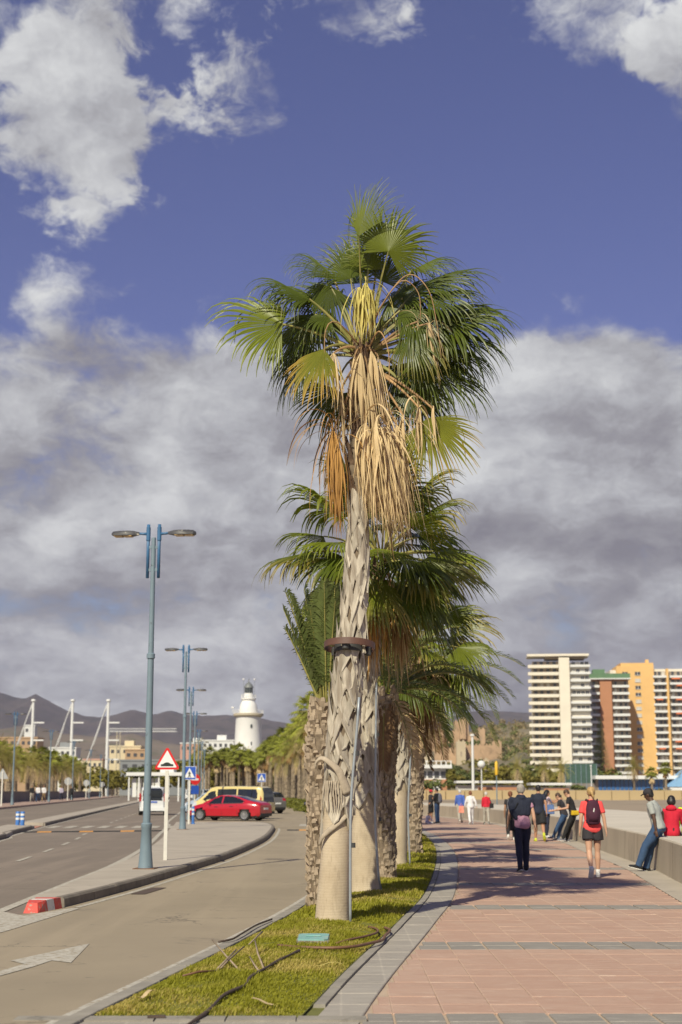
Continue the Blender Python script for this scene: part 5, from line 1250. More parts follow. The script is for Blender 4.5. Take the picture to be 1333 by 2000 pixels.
    if look.get('cap'):
        m = MB(); ball(m, hc + hm @ Vector((0, -.006, .055)), .092, .107, .085, hm); cp = m.build('cap', C(look['cap']), t, 2)
        m = MB(); ell_loft(m, [(hc + hm @ Vector((0, .07, .052)), hm @ Vector((.075, 0, 0)), hm @ Vector((0, 0, .012))), (hc + hm @ Vector((0, .125, .045)), hm @ Vector((.065, 0, 0)), hm @ Vector((0, 0, .008))), (hc + hm @ Vector((0, .165, .032)), hm @ Vector((.03, 0, 0)), hm @ Vector((0, 0, .006)))], 12); m.build('peak', C(look['cap']), cp, 2)
    return t, TT, J, RX_, RY_, hc
def carried(name, label, cat, p, parent_loc=None, rz=0): return thing(name, label, cat, p, rz)
def wpt(p, v):      # point of a figure in world space
    return Matrix.LocRotScale(p.location, p.rotation_euler, p.scale) @ Vector(v)

# 1 man with a jumper over his shoulders
WALK = dict(lean=4, hipL=-20, kneeL=14, hipR=16, kneeR=10, shL=12, shR=-12, ankL=-14)
p, TT, J, ax, ay, hc = person('man walking away in a pink shirt with a navy jumper over his shoulders', (3.81, 30.9, 0), R(-3), dict(WALK, hipL=-7, kneeL=8, hipR=9, kneeR=8, elR=8, elL=20, saL=12, saR=12, abL=-1, abR=-1, ankL=0),
    dict(top='pink', hem=.84, sleeve=.6, flare=.035, legs='jean', shoe='black', hair='grey', style='short', skin='pale'), 1.80)
m = MB(); secs = []
for z, a, b, o in ((1.10, .150, .07, -.06), (1.13, .175, .085, -.055), (1.22, .192, .095, -.05), (1.32, .212, .10, -.042), (1.39, .215, .10, -.03), (1.44, .16, .10, -.02), (1.49, .10, .085, -.01), (1.525, .075, .07, -.004)): secs.append((TT(0, o, z), ax * a, ay * b))
ell_loft(m, secs, 20)
for s in (-1, 1): m.tube([TT(s * .10, -.05, 1.42), TT(s * .19, -.01, 1.425), TT(s * .225, .0, 1.34), TT(s * .21, -.03, 1.22)], [.055, .075, .07, .05], 10)
m.tube([TT(-.20, -.07, 1.22), TT(-.17, -.09, 1.10), TT(-.12, -.10, 1.02)], [.07, .06, .03], 10); m.tube([TT(-.06, -.085, 1.46), TT(.0, -.10, 1.45), TT(.06, -.085, 1.46)], [.035, .045, .035], 8)
remesh(m, .013, 'jumper', C('navy'), p, 3, .016, 3)
b = thing('shoulder_bag', 'small dark bag at the left hip of the pink-shirted man', 'bag', wpt(p, TT(-.20, .02, .98)))
m = MB(); m.box((0, 0, -.07), (.09, .2, .22)); remesh(m, .02, 'pouch', C('black'), b, 2)
MB().tube([(-.01, 0, .03), (.02, -.1, .2), (.12, -.14, .4)], .011, 5).build('strap', C('black'), b)
# 2 young man in navy tee, 3 walker hidden behind the first man
person('man in navy tee and black shorts walking away, ahead of the pink-shirted man', (6.62, 49.0, 0), R(4), dict(WALK, hipL=12, kneeL=6, hipR=-18, kneeR=30, ankR=-10), dict(top='navy', hem=.84, legs='black', leglen=.85, legw=.015, shoe='lime', sole='lime', hair='black', skin='tan'), 1.86)
p, TT, J, ax, ay, hc = person('walker with white trainers and a small backpack, half hidden left of the pink-shirted man', (5.86, 50.6, 0), R(6), dict(WALK), dict(top='charcoal', legs='black', shoe='shoewhite', hair='auburn', style='bun', skin='tan'), 1.66, female=True)
def backpack(p, TT, colr, label, w=.15, zc=1.22, hh=.23, dp=.10, mark=False, name='backpack'):
    o = thing(name, label, 'backpack', wpt(p, TT(0, -.15, zc)), p.rotation_euler.z); s = p.scale.x
    m = MB(); secs = []
    for z, a, b_ in ((-1, .5, .5), (-.96, .72, .75), (-.7, .93, 1), (-.2, 1, 1.1), (.3, .95, 1), (.7, .82, .8), (.93, .62, .55), (1, .4, .3)): secs.append(((0, -dp * .3, z * hh), (w * a, 0, 0), (0, dp * b_ * .75, 0)))
    ell_loft(m, secs, 20); bag = remesh(m, .016, 'pack', C(colr), o, 2, .007, 1)
    m = MB(); ell_loft(m, [((0, -dp * .78, -hh * .75), (w * .62, 0, 0), (0, dp * .3, 0)), ((0, -dp * .9, -hh * .4), (w * .7, 0, 0), (0, dp * .34, 0)), ((0, -dp * .88, hh * .05), (w * .6, 0, 0), (0, dp * .28, 0)), ((0, -dp * .76, hh * .22), (w * .3, 0, 0), (0, dp * .2, 0))], 14); m.build('front_pocket', C(colr), o, 2)
    for sg in (-1, 1): MB().tube([(sg * w * .55, .0, hh * .95), (sg * w * .75, .12, hh * 1.05), (sg * w * .8, .26, hh * .7), (sg * w * .85, .22, -hh * .3), (sg * w * .8, .02, -hh * .8)], .016, 6).build('shoulder_strap', C(colr), o, 2)
    if mark: MB().add([(-.008, -dp * 1.19, .02), (.006, -dp * 1.19, .0), (.022, -dp * 1.17, .07), (.006, -dp * 1.17, .085)], [(0, 1, 2, 3)]).build('pale_mark', M_bw, o)
    return o
backpack(p, TT, 'greyjacket', 'small dark backpack on the walker half hidden by the pink-shirted man', .12, 1.24, .18)
# 4 woman taking a photo
p, TT, J, ax, ay, hc = person('woman with long dark hair holding up a phone by the sea wall', (7.5, 53.4, 0), R(78), dict(lean=2, hipL=3, hipR=-3, shL=62, elL=52, shR=58, elR=60, saL=4, saR=4), dict(top='palepink', sleeve=.15, hem=.97, legs='jean', shoe='white', hair='black', style='long', skin='tan'), 1.70, female=True)
ph = thing('phone', 'dark phone held up by the long-haired woman', 'phone', wpt(p, J['wrL'].lerp(J['wrR'], .5) + Vector((0, .09, .06)))); MB().box((0, 0, .04), (.012, .078, .16), -R(78)).build('phone_body', M_sblack, ph); MB().box((-.008, 0, .04), (.004, .07, .145), 0).build('screen', M_glass, ph)
b = thing('tote_bag', 'blue denim tote bag hanging from the shoulder of the long-haired woman', 'bag', wpt(p, TT(.24, .0, 1.02)), R(-12))
m = MB(); m.box((0, 0, 0), (.40, .12, .34), 0, .92); remesh(m, .018, 'bag_body', C('denim'), b, 3, .01, 2)
for y in (-.05, .05): MB().tube([(-.12, y, .16), (-.07, y * .6, .32), (0, 0, .42), (.07, y * .6, .32), (.12, y, .16)], .012, 6).build('handle', C('denim'), b, 2)
# 5 two leaning on the wall
LEAN = dict(lean=16, hipL=28, kneeL=6, hipR=22, kneeR=6, head=28, shL=22, elL=75, shR=22, elR=75, saL=6, saR=6, ankL=-20, ankR=-14)
p, TT, J, ax, ay, hc = person('man in a black tee leaning on the wall and looking down at his hands', (7.72, 48.6, 0), R(-72), dict(LEAN), dict(top='black', hem=.9, legs='black', shoe='greyjacket', hair='brown', skin='pale'), 1.78)
b = thing('waist_bag', 'mustard yellow bag at the waist of the man leaning on the wall', 'bag', wpt(p, TT(-.10, -.02, .96)), R(20)); m = MB(); m.box((0, -.1, 0), (.26, .12, .15)); remesh(m, .018, 'pouch', C('mustard'), b, 3); MB().tube([(-.13, -.1, .04), (-.05, .05, .08), (.12, .05, .08), (.13, -.1, .04)], .012, 6).build('strap', C('black'), b, 2)
person('person in blue jeans leaning on the wall beside the man in black', (7.62, 50.0, 0), R(-70), dict(LEAN, hipL=32, head=15), dict(top='charcoal', legs='bluejean', shoe='greyjacket', hair='brown', skin='pale'), 1.66)
# 6 woman in coral tee
p, TT, J, ax, ay, hc = person('woman in a coral tee and dark shorts walking away with a plum backpack', (4.9, 28.6, 0), R(2), dict(lean=3, hipL=-10, kneeL=24, hipR=6, kneeR=4, shL=-4, shR=-6, saL=13, saR=15, elL=10, elR=8, ankL=-26, abL=0, abR=0), dict(top='coral', hem=.84, sleeve=.72, flare=.03, legs='charcoal', leglen=.42, legw=.012, shoe='shoewhite', sock='shoewhite', hair='blonde', style='bun', skin='pale'), 1.72, female=True)
backpack(p, TT, 'plum', 'plum-coloured backpack worn by the woman in the coral tee', .145, 1.235, .235, .10, True)
# 7 man in grey tee against the wall, 8 figure in red sitting on it, 9 neon top beyond
p, TT, J, ax, ay, hc = person('man in a grey tee, jeans and dark cap leaning back on the sea wall', (6.66, 30.75, 0), R(-62), dict(lean=14, hipL=38, kneeL=16, hipR=31, kneeR=16, shL=-4, elL=10, shR=-16, saR=42, elR=40, saL=8, head=4, ankL=-8, ankR=-4), dict(top='greytee', hem=.88, sleeve=.75, legs='bluejean', legw=.012, shoe='black', hair='black', cap='charcoal', skin='dark'), 1.80)
SIT = dict(lean=10, hipL=80, kneeL=80, hipR=82, kneeR=78, shL=30, elL=30, shR=30, elR=30)
p, TT, J, ax, ay, hc = person('person in a red hooded top sitting on the wall with their back to us', (7.10, 31.5, 0), R(20), SIT, dict(top='red', hem=.84, sleeve=1.5, legs='black', shoe='black', hair='black', style='bob', skin='tan', topname='hooded_top'), 1.70, seat=.70)
m = MB(); ball(m, TT(0, -.09, 1.45), .12, .07, .07); m.build('hood', C('red'), p, 2)
b = thing('handbag', 'black handbag on the wall beside the person in red', 'bag', (7.40, 31.25, .71)); m = MB(); m.box((0, 0, .1), (.26, .12, .2), .2); remesh(m, .02, 'pouch', C('black'), b, 3); MB().tube([(-.08, 0, .2), (0, 0, .3), (.08, 0, .2)], .01, 6).build('strap', C('black'), b)
person('person in a neon yellow top sitting on the wall at the right edge', (7.98, 33.6, 0), R(10), SIT, dict(top='neon', hem=.84, sleeve=1.5, legs='khaki', shoe='black', hair='black', skin='tan'), 1.70, seat=.70, vox=.018)
# farther along the promenade
FV = .024
person('man in a blue shirt walking beside the woman in white', (6.32, 77.6, 0), R(-5), WALK, dict(top='blue', sleeve=1.5, legs='stone', shoe='black', hair='white', skin='pale', hem=.84), 1.74, FV)
p, TT, J, ax, ay, hc = person('woman dressed all in white walking away', (6.58, 74.3, 0), R(-4), dict(WALK, saL=20, saR=22), dict(top='white', sleeve=1.5, legs='white', shoe='shoewhite', hair='auburn', style='bob', skin='pale', hem=.84, flare=.05), 1.68, FV, female=True)
b = thing('shopping_bag', 'salmon-coloured bag carried between the white and blue walkers', 'bag', (6.15, 74.9, .58)); m = MB(); m.box((0, 0, .15), (.28, .14, .34), 0, .8); m.build('bag_body', C('salmon'), b); MB().tube([(-.08, 0, .3), (0, 0, .45), (.08, 0, .3)], .012, 5).build('handle', C('salmon'), b)
person('woman in a red top and grey trousers walking away near the wall', (7.36, 74.2, 0), R(2), dict(WALK, hipL=12, hipR=-14), dict(top='red', sleeve=1.5, legs='stone', shoe='black', hair='white', skin='pale'), 1.62, FV, female=True)
b = thing('handbag', 'black handbag at the side of the woman in red', 'bag', (7.62, 74.1, .82)); m = MB(); m.box((0, 0, .1), (.2, .22, .24)); m.build('pouch', C('black'), b); MB().tube([(0, -.08, .2), (-.1, 0, .5), (0, .08, .2)], .012, 5).build('strap', C('black'), b)
p, TT, J, ax, ay, hc = person('man in black with a backpack standing by the seated child', (5.02, 76.6, 0), R(-60), dict(shL=12, elL=40), dict(top='black', sleeve=1.5, legs='bluejean', shoe='black', hair='black', skin='tan'), 1.82, FV)
backpack(p, TT, 'greyjacket', 'grey backpack on the standing man dressed in black', .16, 1.22, .25, .11)
person('person in a red cap and dark vest facing the man in black', (4.72, 76.9, 0), R(70), dict(shR=20, elR=60), dict(top='charcoal', sleeve=.3, legs='black', leglen=.8, shoe='shoewhite', hair='brown', cap='red', skin='tan'), 1.72, FV)
person('small child sitting on the paving at the feet of two adults', (4.45, 76.0, 0), R(150), dict(lean=25, hipL=85, kneeL=60, hipR=85, kneeR=70, shL=40, elL=50, shR=40, elR=50), dict(top='lilac', sleeve=1.5, legs='lilac', shoe='white', hair='brown', skin='pale'), 1.12, FV, seat=.04)
person('person in a grey jacket and jeans beside the last palm trunk', (3.93, 76.0, 0), R(-10), dict(WALK, hipL=6, hipR=-6), dict(top='greyjacket', sleeve=1.5, legs='bluejean', shoe='black', hair='black', cap='navy', skin='tan'), 1.72, FV)
# far left pavement
for px_, y, tp, lgc, lb in ((-.2115, 152, 'black', 'stone', 'walker in a black top and pale trousers on the left pavement'), (-.2075, 152.5, 'white', 'bluejean', 'walker in a white top and jeans between two others on the left pavement'), (-.2035, 153, 'white', 'khaki', 'walker in a white shirt and khaki trousers on the left pavement'),
                           (-.1915, 178, 'lilac', 'jean', 'walker in pale lilac alone beside a sign back'), (-.1845, 183, 'black', 'black', 'walker dressed in black by the harbour wall'), (-.1725, 225, 'greytee', 'greyjacket', 'tiny far walker in grey near the lamp by the harbour wall')):
    person(lb, (px_ * y, y, .54), R(175), WALK, dict(top=tp, sleeve=1.5, legs=lgc, shoe='black', hair='brown', skin='tan'), 1.74, .035)
weld_all()
# ================================================================== far things
M_mount = pbr('mountain_scrub', (.062, .050, .046), .95, .35, .004, col2=(.125, .098, .080), world=True, detail=10, grime=((.04, .038, .028), .008, .48, .12))
M_foot = pbr('foothill_scrub', (.17, .135, .10), .95, .3, .006, world=True, detail=8, grime=((.11, .105, .055), .012, .5, .15))
M_hill = pbr('castle_hill_scrub', (.20, .165, .105), .95, .3, .03, world=True, detail=7, grime=((.085, .085, .035), .05, .48, .12))
def ridge(name, pts, Yr, depth, back, mat, rough, step, seed):
    xs = np.arange(pts[0][0], pts[-1][0], step); rows = []
    for v in np.concatenate([np.linspace(0, 1, 22), [1.15, 1.5, 2.0]]):
        row = []
        for x in xs:
            h = itp(pts, x)
            if v <= 1:
                q = v ** 1.35; nz = fbm(x * rough + seed, v * depth * rough, seed) ; gul = abs(fbm(x * rough * 2.6, v * 1.2 + seed, 3.3))
                z = h * (q + (nz * .22 - gul * .14) * math.sin(pi * min(1, v)) ** .8) + h * .012 * fbm(x * rough * 9, v * 9, 1)
            else: z = h * (2 - v) * (1 if v < 2 else 0) - 2 * (v == 2)
            row.append((x + 0 * v, Yr - depth * (1 - v) if v <= 1 else Yr + back * (v - 1), max(z, -.5)))
        rows.append(row)
    return tag(MB().grid(rows).build(name, mat, None, 2), kind='structure')
RID = [(-5200, 420), (-3600, 500), (-2400, 560), (-1900, 500), (-1657, 473), (-1581, 448), (-1536, 441), (-1483, 463), (-1419, 433), (-1330, 384), (-1243, 359), (-1168, 352), (-1119, 359), (-1045, 379), (-996, 389), (-933, 369), (-896, 366), (-827, 387), (-760, 366), (-660, 359), (-537, 364), (-363, 342), (-165, 305), (200, 310), (454, 335), (560, 362), (629, 379), (703, 384), (914, 374), (1074, 354), (1650, 305), (3000, 360), (5200, 300)]
ridge('mountains', RID, 7000, 2600, 900, M_mount, .0022, 22, 4)
ridge('foothills', [(-2600, 190), (-1500, 230), (-900, 150), (-707, 127), (-643, 137), (-579, 119), (-494, 111), (-431, 119), (-356, 98), (-250, 86), (-112, 72), (60, 62), (300, 66), (700, 90), (1500, 120), (2600, 90)], 3000, 1100, 400, M_foot, .006, 14, 9)
CH = [(-70, 4), (0, 22), (34, 31), (45, 34.5), (55, 35.5), (66, 37.5), (70, 38), (79, 37), (88, 40.3), (100, 41.8), (111, 42.7), (130, 44.5), (160, 41.5), (200, 37), (280, 20), (360, 3)]
ridge('castle_hill', CH, 880, 330, 200, M_hill, .03, 4, 2)
def hill_z(x, y):
    v = (y - 550) / 330
    return itp(CH, x) * max(0, min(1, v)) ** 1.35 if v > 0 else 0

# ------------------------------------------------------------------ foliage kinds for far trees
def blob_crown(name, rx, rz, n, size, mat, seed, clumps=9, flat=.6):
    rg = random.Random(seed); V = []; F_ = []; A = []
    cs = [(rg.gauss(0, rx * .42), rg.gauss(0, rx * .42), rz * (rg.uniform(-.55, .75)), rg.uniform(.35, .6)) for _ in range(clumps)]
    for i in range(n):
        cx, cy, cz, cr = cs[i % clumps]; u = Vector((rg.gauss(0, 1), rg.gauss(0, 1), rg.gauss(0, 1))).normalized() * rg.uniform(.55, 1.05) ** .6
        p = Vector((cx + u.x * rx * cr, cy + u.y * rx * cr, cz + u.z * rz * cr * .9)); a = Vector((rg.gauss(0, 1), rg.gauss(0, 1), rg.gauss(0, .6))).normalized(); b = a.cross(u + Vector((.01, 0, .3))).normalized(); s = size * rg.uniform(.6, 1.4); o = len(V)
        V += [p - a * s - b * s * .5, p + a * s * .2 - b * s * .6, p + a * s, p + b * s * .6]; F_ += [(o, o + 1, o + 2, o + 3)]; A += [rg.uniform(0, .7)] * 4
    return leafmesh(name, V, F_, A, [mat])
M_tg = leaf_mat('dark_tree_leaf', (.12, .14, .048), (.18, .18, .06), rough=.6, trans=.12, var=.5, spec=.2); M_ty = leaf_mat('olive_tree_leaf', (.19, .165, .038), (.26, .20, .04), rough=.6, trans=.15, var=.5, spec=.2); M_tb = leaf_mat('brown_tree_leaf', (.25, .195, .115), (.30, .23, .13), rough=.7, trans=.1, var=.4, spec=.2); M_hg = leaf_mat('hedge_leaf', (.16, .165, .03), (.24, .19, .03), rough=.5, trans=.15, var=.4)
M_bark = pbr('tree_bark', (.12, .09, .06), .9, .3, 5)
CR = {k: [blob_crown('crown', 1, .85, 420, .16, mt, 10 * i + j) for j in range(3)] for i, (k, mt) in enumerate((('g', M_tg), ('y', M_ty), ('b', M_tb), ('h', M_hg)))}
def trunk_proto():
    m = MB(); m.tube([(0, 0, 0), (.02, 0, .5), (0, .01, 1)], [.09, .07, .05], 7)
    for a in range(4): m.tube([(0, 0, .7), (.25 * math.cos(a * 1.6), .25 * math.sin(a * 1.6), 1.15), (.42 * math.cos(a * 1.6), .42 * math.sin(a * 1.6), 1.5)], [.045, .03, .015], 5)
    return m.mesh('trunk', M_bark, 2)
TRP = trunk_proto()
def tree(loc, h, w, kind, label, group=None, name='tree', rg=rnd):
    t = thing(name, label, 'tree', loc, rg.uniform(0, 6), group); hc = h * .62
    obj('trunk', TRP, t, None, None, (w * .8, w * .8, h * .42)); obj('crown', rg.choice(CR[kind]), t, (0, 0, hc), None, (w, w, h * .42)); return t

# ------------------------------------------------------------------ far palms: a few grown forms, copied
def far_fan(seed, skirt):
    rg = random.Random(seed); V, F_, A = [], [], []; V2, F2, A2 = [], [], []
    for i in range(26):
        u = i / 25; az = i * 2.4; el = R(82 - 120 * u + rg.uniform(-8, 8)); d = Vector((math.cos(az) * math.cos(el), math.sin(az) * math.cos(el), math.sin(el))); lp = rg.uniform(.6, .95)
        H = d * lp; up = Vector((-math.cos(az) * math.sin(el), -math.sin(az) * math.sin(el), math.cos(el) + .1))
        fan_geo(H, H + (d + Vector((.1, 0, -.3))) * 1.05, up, 95, 16, .7, .5, sections=5, wid=1.1, seed=seed * 50 + i, V=V, Fc=F_, A=A); petiole_geo((0, 0, -.1), H, .1, V=V, Fc=F_, A=A, n=3)
    for i in range(skirt):
        az = i * 2.4 + .5; c = Vector((math.cos(az), math.sin(az), 0)); H = c * .42 + Vector((0, 0, -.55 - rg.uniform(0, .9)))
        fan_geo(H, H + c * .3 + Vector((0, 0, -1.1)), c, 32, 10, .2, .45, sections=4, wid=1.4, cup=.1, seed=seed * 50 + 40 + i, V=V2, Fc=F2, A=A2)
    return leafmesh('crown', V, F_, A, [M_fanfar]), leafmesh('dead_skirt', V2, F2, A2, [M_rust2 if seed % 2 else M_straw])
def far_date(seed, skirt):
    rg = random.Random(seed); V, F_, A = [], [], []; V2, F2, A2 = [], [], []
    for i in range(30 + skirt):
        u = i / 29; az = i * 2.4; el = R(84 - 95 * u if i < 30 else -35 - rg.uniform(0, 30)); d = Vector((math.cos(az) * math.cos(el), math.sin(az) * math.cos(el), math.sin(el))); q = (V, F_, A) if i < 30 else (V2, F2, A2)
        date_frond_geo((0, 0, 0), d, rg.uniform(2.0, 2.6) * (1 if i < 30 else .85), Vector((-math.cos(az) * math.sin(el), -math.sin(az) * math.sin(el), math.cos(el) + .01)), .55 + .5 * min(u, 1), nl=20, ll=.5, seed=seed * 90 + i, V=q[0], Fc=q[1], A=q[2])
    return leafmesh('crown', V, F_, A, [M_datefar]), leafmesh('dead_skirt', V2, F2, A2, [M_straw])
FAN = [far_fan(s, 12) for s in (1, 2, 3)]; DATE = [far_date(s, 7) for s in (4, 5, 6)]
def far_trunk(seed):
    m = MB(); rg = random.Random(seed); rows = []
    for i in range(26):
        z = i / 25; rr = .24 * (1.1 - .25 * z) * (1 + .14 * (i % 2) + rg.uniform(-.06, .06)); rows.append([(rr * math.cos(2 * pi * k / 11) * (1 + .10 * math.sin(k * 2.9 + i * 1.7)), rr * math.sin(2 * pi * k / 11), z) for k in range(12)])
    m.grid(rows); return m.mesh('trunk', pbr('far_palm_trunk', (.23, .18, .125), .92, .45, 7, stretch=(1, 1, 9), rnd_obj=.35, grime=((.07, .05, .035), 5, .5, .15)))
FTR = [far_trunk(i) for i in range(2)]
def far_palm(loc, h, kind, label, group=None, s=1., rg=rnd, tw=1.):
    t = thing('fan_palm' if kind == 'f' else 'date_palm', label, 'palm tree', loc, rg.uniform(0, 6.28), group); cr, sk = rg.choice(FAN if kind == 'f' else DATE)
    obj('trunk', rg.choice(FTR), t, None, None, (tw, tw, h)); obj('crown', cr, t, (0, 0, h), (rg.uniform(-.1, .1), rg.uniform(-.1, .1), 0), (s, s, s)); obj('dead_skirt', sk, t, (0, 0, h - .05), None, (s, s, s)); return t
rg = random.Random(5)
# row that runs on along the slip road, past the hedge
y = 47.0
for i, (y, off, k, h, lb) in enumerate(((45.5, 1.3, 'f', 5.2, 'fan palm showing just past the beach-side curve of the lawn'), (52, 1.5, 'd', 4.8, 'date palm crowded behind the trunks of the strip, sixth back'), (60, 1.6, 'f', 5.6, 'fan palm far back in the strip before the road bends'), (70, 1.6, 'd', 5.0, 'date palm deep in the strip where the lawn narrows'), (82, 1.7, 'f', 5.6, 'last fan palm of the strip before the bend'), (94, 1.7, 'd', 5.4, 'date palm at the far end of the lawn strip'))):
    far_palm((xat(C_slipR, y) + off, y, 0), h, k, lb, None, .95 if k == 'f' else .9, rg, 1.05)
ROWG = 'palms of the row along the far slip road'; i = 0; y = 104.0
while y < 400:
    for off in (1.5, 5.0, 9.5):
        if xat(C_slipR, y) + off > -.6: continue
        k = 'f' if (i * 7 + int(off)) % 3 else 'd'; h = rg.uniform(7.2, 8.8) if k == 'f' else rg.uniform(5.4, 6.8)
        far_palm((xat(C_slipR, y) + off + rg.uniform(-.5, .5), y + rg.uniform(-1, 1), 0), h - .002 * (y - 104), k, 'fan palm in the dense palm row beyond the parked cars' if k == 'f' else 'feathery date palm in the dense palm row beyond the parked cars', ROWG, rg.uniform(.95, 1.2), rg, rg.uniform(.75, 1.15)); i += 1
    y += 3.4 + .012 * (y - 104)
LG = 'palms behind the harbour wall on the left'; y = 96.0; i = 0
while y < 300:
    for off in (7.0, 12.5):
        k = 'd' if (i * 5 + int(off)) % 3 else 'f'; far_palm((xat(C_kerbL, y) - off + rg.uniform(-.8, .8), y + rg.uniform(-1.5, 1.5), .45), (rg.uniform(3.6, 4.6) if k == 'd' else rg.uniform(5.0, 6.0)) + .004 * (y - 96), k, 'date palm with drooping brown leaves behind the harbour wall' if k == 'd' else 'green fan palm behind the harbour wall', LG, rg.uniform(.85, 1.1), rg, rg.uniform(.9, 1.3)); i += 1
    y += 5.0
# low hedge by the far kerb of the slip road
t = thing('hedge', 'low yellow-green hedge at the foot of the palm row', 'hedge', (0, 0, 0))
for q in np.arange(106, 185, 1.5):
    obj('hedge_clump', rg.choice(CR['h']), t, (xat(C_slipR, q) + .75 + rg.uniform(-.15, .15), q, .35), (0, 0, rg.uniform(0, 6)), (.75, .95, .55))

# ------------------------------------------------------------------ lighthouse
M_lw = pbr('lighthouse_white', (.76, .75, .73), .7, .05, .3, grime=((.62, .58, .52), .25, .58, .2)); M_lg = pbr('lighthouse_gallery', (.50, .44, .33), .8, .1, .5); M_ld = pbr('lantern_grey', (.16, .17, .17), .5, .2, 1); M_lgl = glassy('lantern_glass', (.05, .06, .06), .08)
t = thing('lighthouse', 'white round lighthouse with a stepped top above the palm row', 'lighthouse', (-26.9, 420, 0))
MB().lathe([(4.35, -.2), (4.2, 6), (3.95, 15), (3.62, 22.4), (3.75, 22.7)], 40).build('tower', M_lw, t, True)
MB().lathe([(3.75, 22.7), (4.35, 23.1), (4.4, 23.7), (4.25, 23.75)], 40).build('gallery', M_lg, t, True)
for r_, z0, n in ((4.25, 23.75, 36), (2.1, 28.2, 22)):
    rl = link(bpy.data.objects.new('railing', None), t)
    for k in range(n): a = 2 * pi * k / n; MB().box((r_ * math.cos(a), r_ * math.sin(a), z0 + .5), (.06, .06, 1.0)).build('rail_post', M_lw, rl)
    for z in (.55, 1.0): MB().tube([(r_ * math.cos(2 * pi * k / 32), r_ * math.sin(2 * pi * k / 32), z0 + z) for k in range(33)], .035, 5, False).build('rail', M_lw, rl)
MB().lathe([(2.75, 23.7), (2.6, 25.5), (2.35, 26.4), (1.85, 27.4), (1.9, 27.6)], 30).build('upper_tower', M_lw, t, True)
MB().lathe([(1.9, 27.6), (2.2, 27.8), (2.2, 28.15), (1.55, 28.2)], 30).build('upper_gallery', M_lw, t, True)
MB().lathe([(1.4, 28.15), (1.3, 29.6)], 24).build('lantern_base', M_lw, t, True)
lr = MB().lathe([(1.18, 29.5), (1.18, 31.2)], 20).build('lantern_room', M_lgl, t, True)
for k in range(10): a = 2 * pi * k / 10; MB().box((1.2 * math.cos(a), 1.2 * math.sin(a), 30.35), (.07, .07, 1.75)).build('mullion', M_ld, lr)
MB().lathe([(1.4, 31.1), (1.35, 31.5), (1.0, 32.2), (.4, 32.7), (.12, 33.2), (.1, 33.9)], 20).build('dome', M_ld, t, True)
for sx in (-1.5, 1.7): MB().tube([(sx, 0, 28.2), (sx, 0, 33.6)], .05, 6).build('antenna', M_ld, t); MB().lathe([(.05, 33.4), (.3, 33.5), (.3, 33.8), (.05, 33.9)], 10, (sx, 0, 0)).build('antenna_head', M_lw, t)
MB().lathe([(.05, 24), (.08, 25.2), (.45, 25.3), (.4, 25.7)], 10, (-4.6, 0, 0)).build('radar', M_lw, t)
for z in (8, 15, 20): MB().box((1.1, -3.75 + z * .01, z), (.5, .4, 1.0)).build('window', M_lgl, t)

# ------------------------------------------------------------------ buildings
M_bw_ = pbr('white_render', (.72, .66, .55), .85, .06, .2); M_bw2 = pbr('cool_white_render', (.66, .66, .65), .85, .06, .2); M_br = pbr('terracotta_render', (.42, .20, .11), .9, .08, .2); M_or = pbr('orange_render', (.72, .45, .18), .85, .07, .2); M_gn = pbr('green_roof_band', (.11, .20, .11), .8, .1, .3); M_win = pbr('window_glass', (.07, .07, .075), .15, .35, .15, spec=.8); M_shut = pbr('pale_shutter', (.52, .50, .46), .7, .15, .2); M_recess = pbr('balcony_recess', (.33, .27, .21), .9, .3, .25); M_awn = pbr('orange_awning', (.72, .18, .06), .8, .1, 1); M_rail = pbr('balcony_glass', (.34, .36, .36), .4, .2, .3)
SHM = {}
def shbox(d, mat, name):
    k = (tuple(round(x, 3) for x in d), mat.name, name)
    if k not in SHM: SHM[k] = MB().box((0, 0, 0), d).mesh(name, mat)
    return SHM[k]
def bx(name, c, d, mat, parent): return obj(name, shbox(d, mat, name), parent, c)
rg = random.Random(12)
def facade_window(t, x, y, z, w, h, shut=False, frame=True):
    wd = bx('window', (x, y, z), (w, .12, h), M_shut if shut else M_win, t)
    if frame and not shut: bx('frame', (0, -.08, 0), (w * .06, .05, h), M_bw2, wd); 
    return wd
# white tower: balcony bands, solid pier, glazed corner
t = thing('apartment_tower', 'tall white apartment tower with long balcony bands, left of the three towers', 'building', (76.2, 580, 0), R(-6))
H_ = 54.4; FH = 2.93
bx('wall', (12.2, 8.2, H_ / 2 - 1), (23.0, 15.4, H_ - 2), M_bw_, t); bx('pier', (13.6, -.9, H_ / 2), (4.2, 3.0, H_), M_bw_, t)
nf = 18
for i in range(nf):
    z = H_ - 1.6 - i * FH
    if z < 2: break
    rc_ = bx('balcony_recess', (6.2, .46, z - .55), (10.4, .14, 1.5), M_recess, t)
    b = bx('balcony', (5.3, -.9, z - 1.95), (12.2, 2.7, 1.25), M_bw_, t)
    for x in (2.2, 4.6, 7.2, 9.8): bx('balcony_door', (x - 6.2, -.1, 0), (1.3, .08, 1.45), M_win if rg.random() < .7 else M_shut, rc_)
    k = rg.random()
    if i % 2 == 0 or k < .5:
        for q in range(4): facade_window(t, 17.4 + q * 1.75, .42, z - .6, 1.35, 1.15, shut=rg.random() < .35)
    bx('floor_band', (19.9, -.35, z - 1.75), (8.2, 1.8, .9), M_bw2, t)
bx('roof_slab', (11.2, 3.5, H_ + .9), (24.6, 13, .9), M_bw_, t); bx('roof_room', (14, 4, H_ + .1), (16, 9, 1.2), M_recess, t)
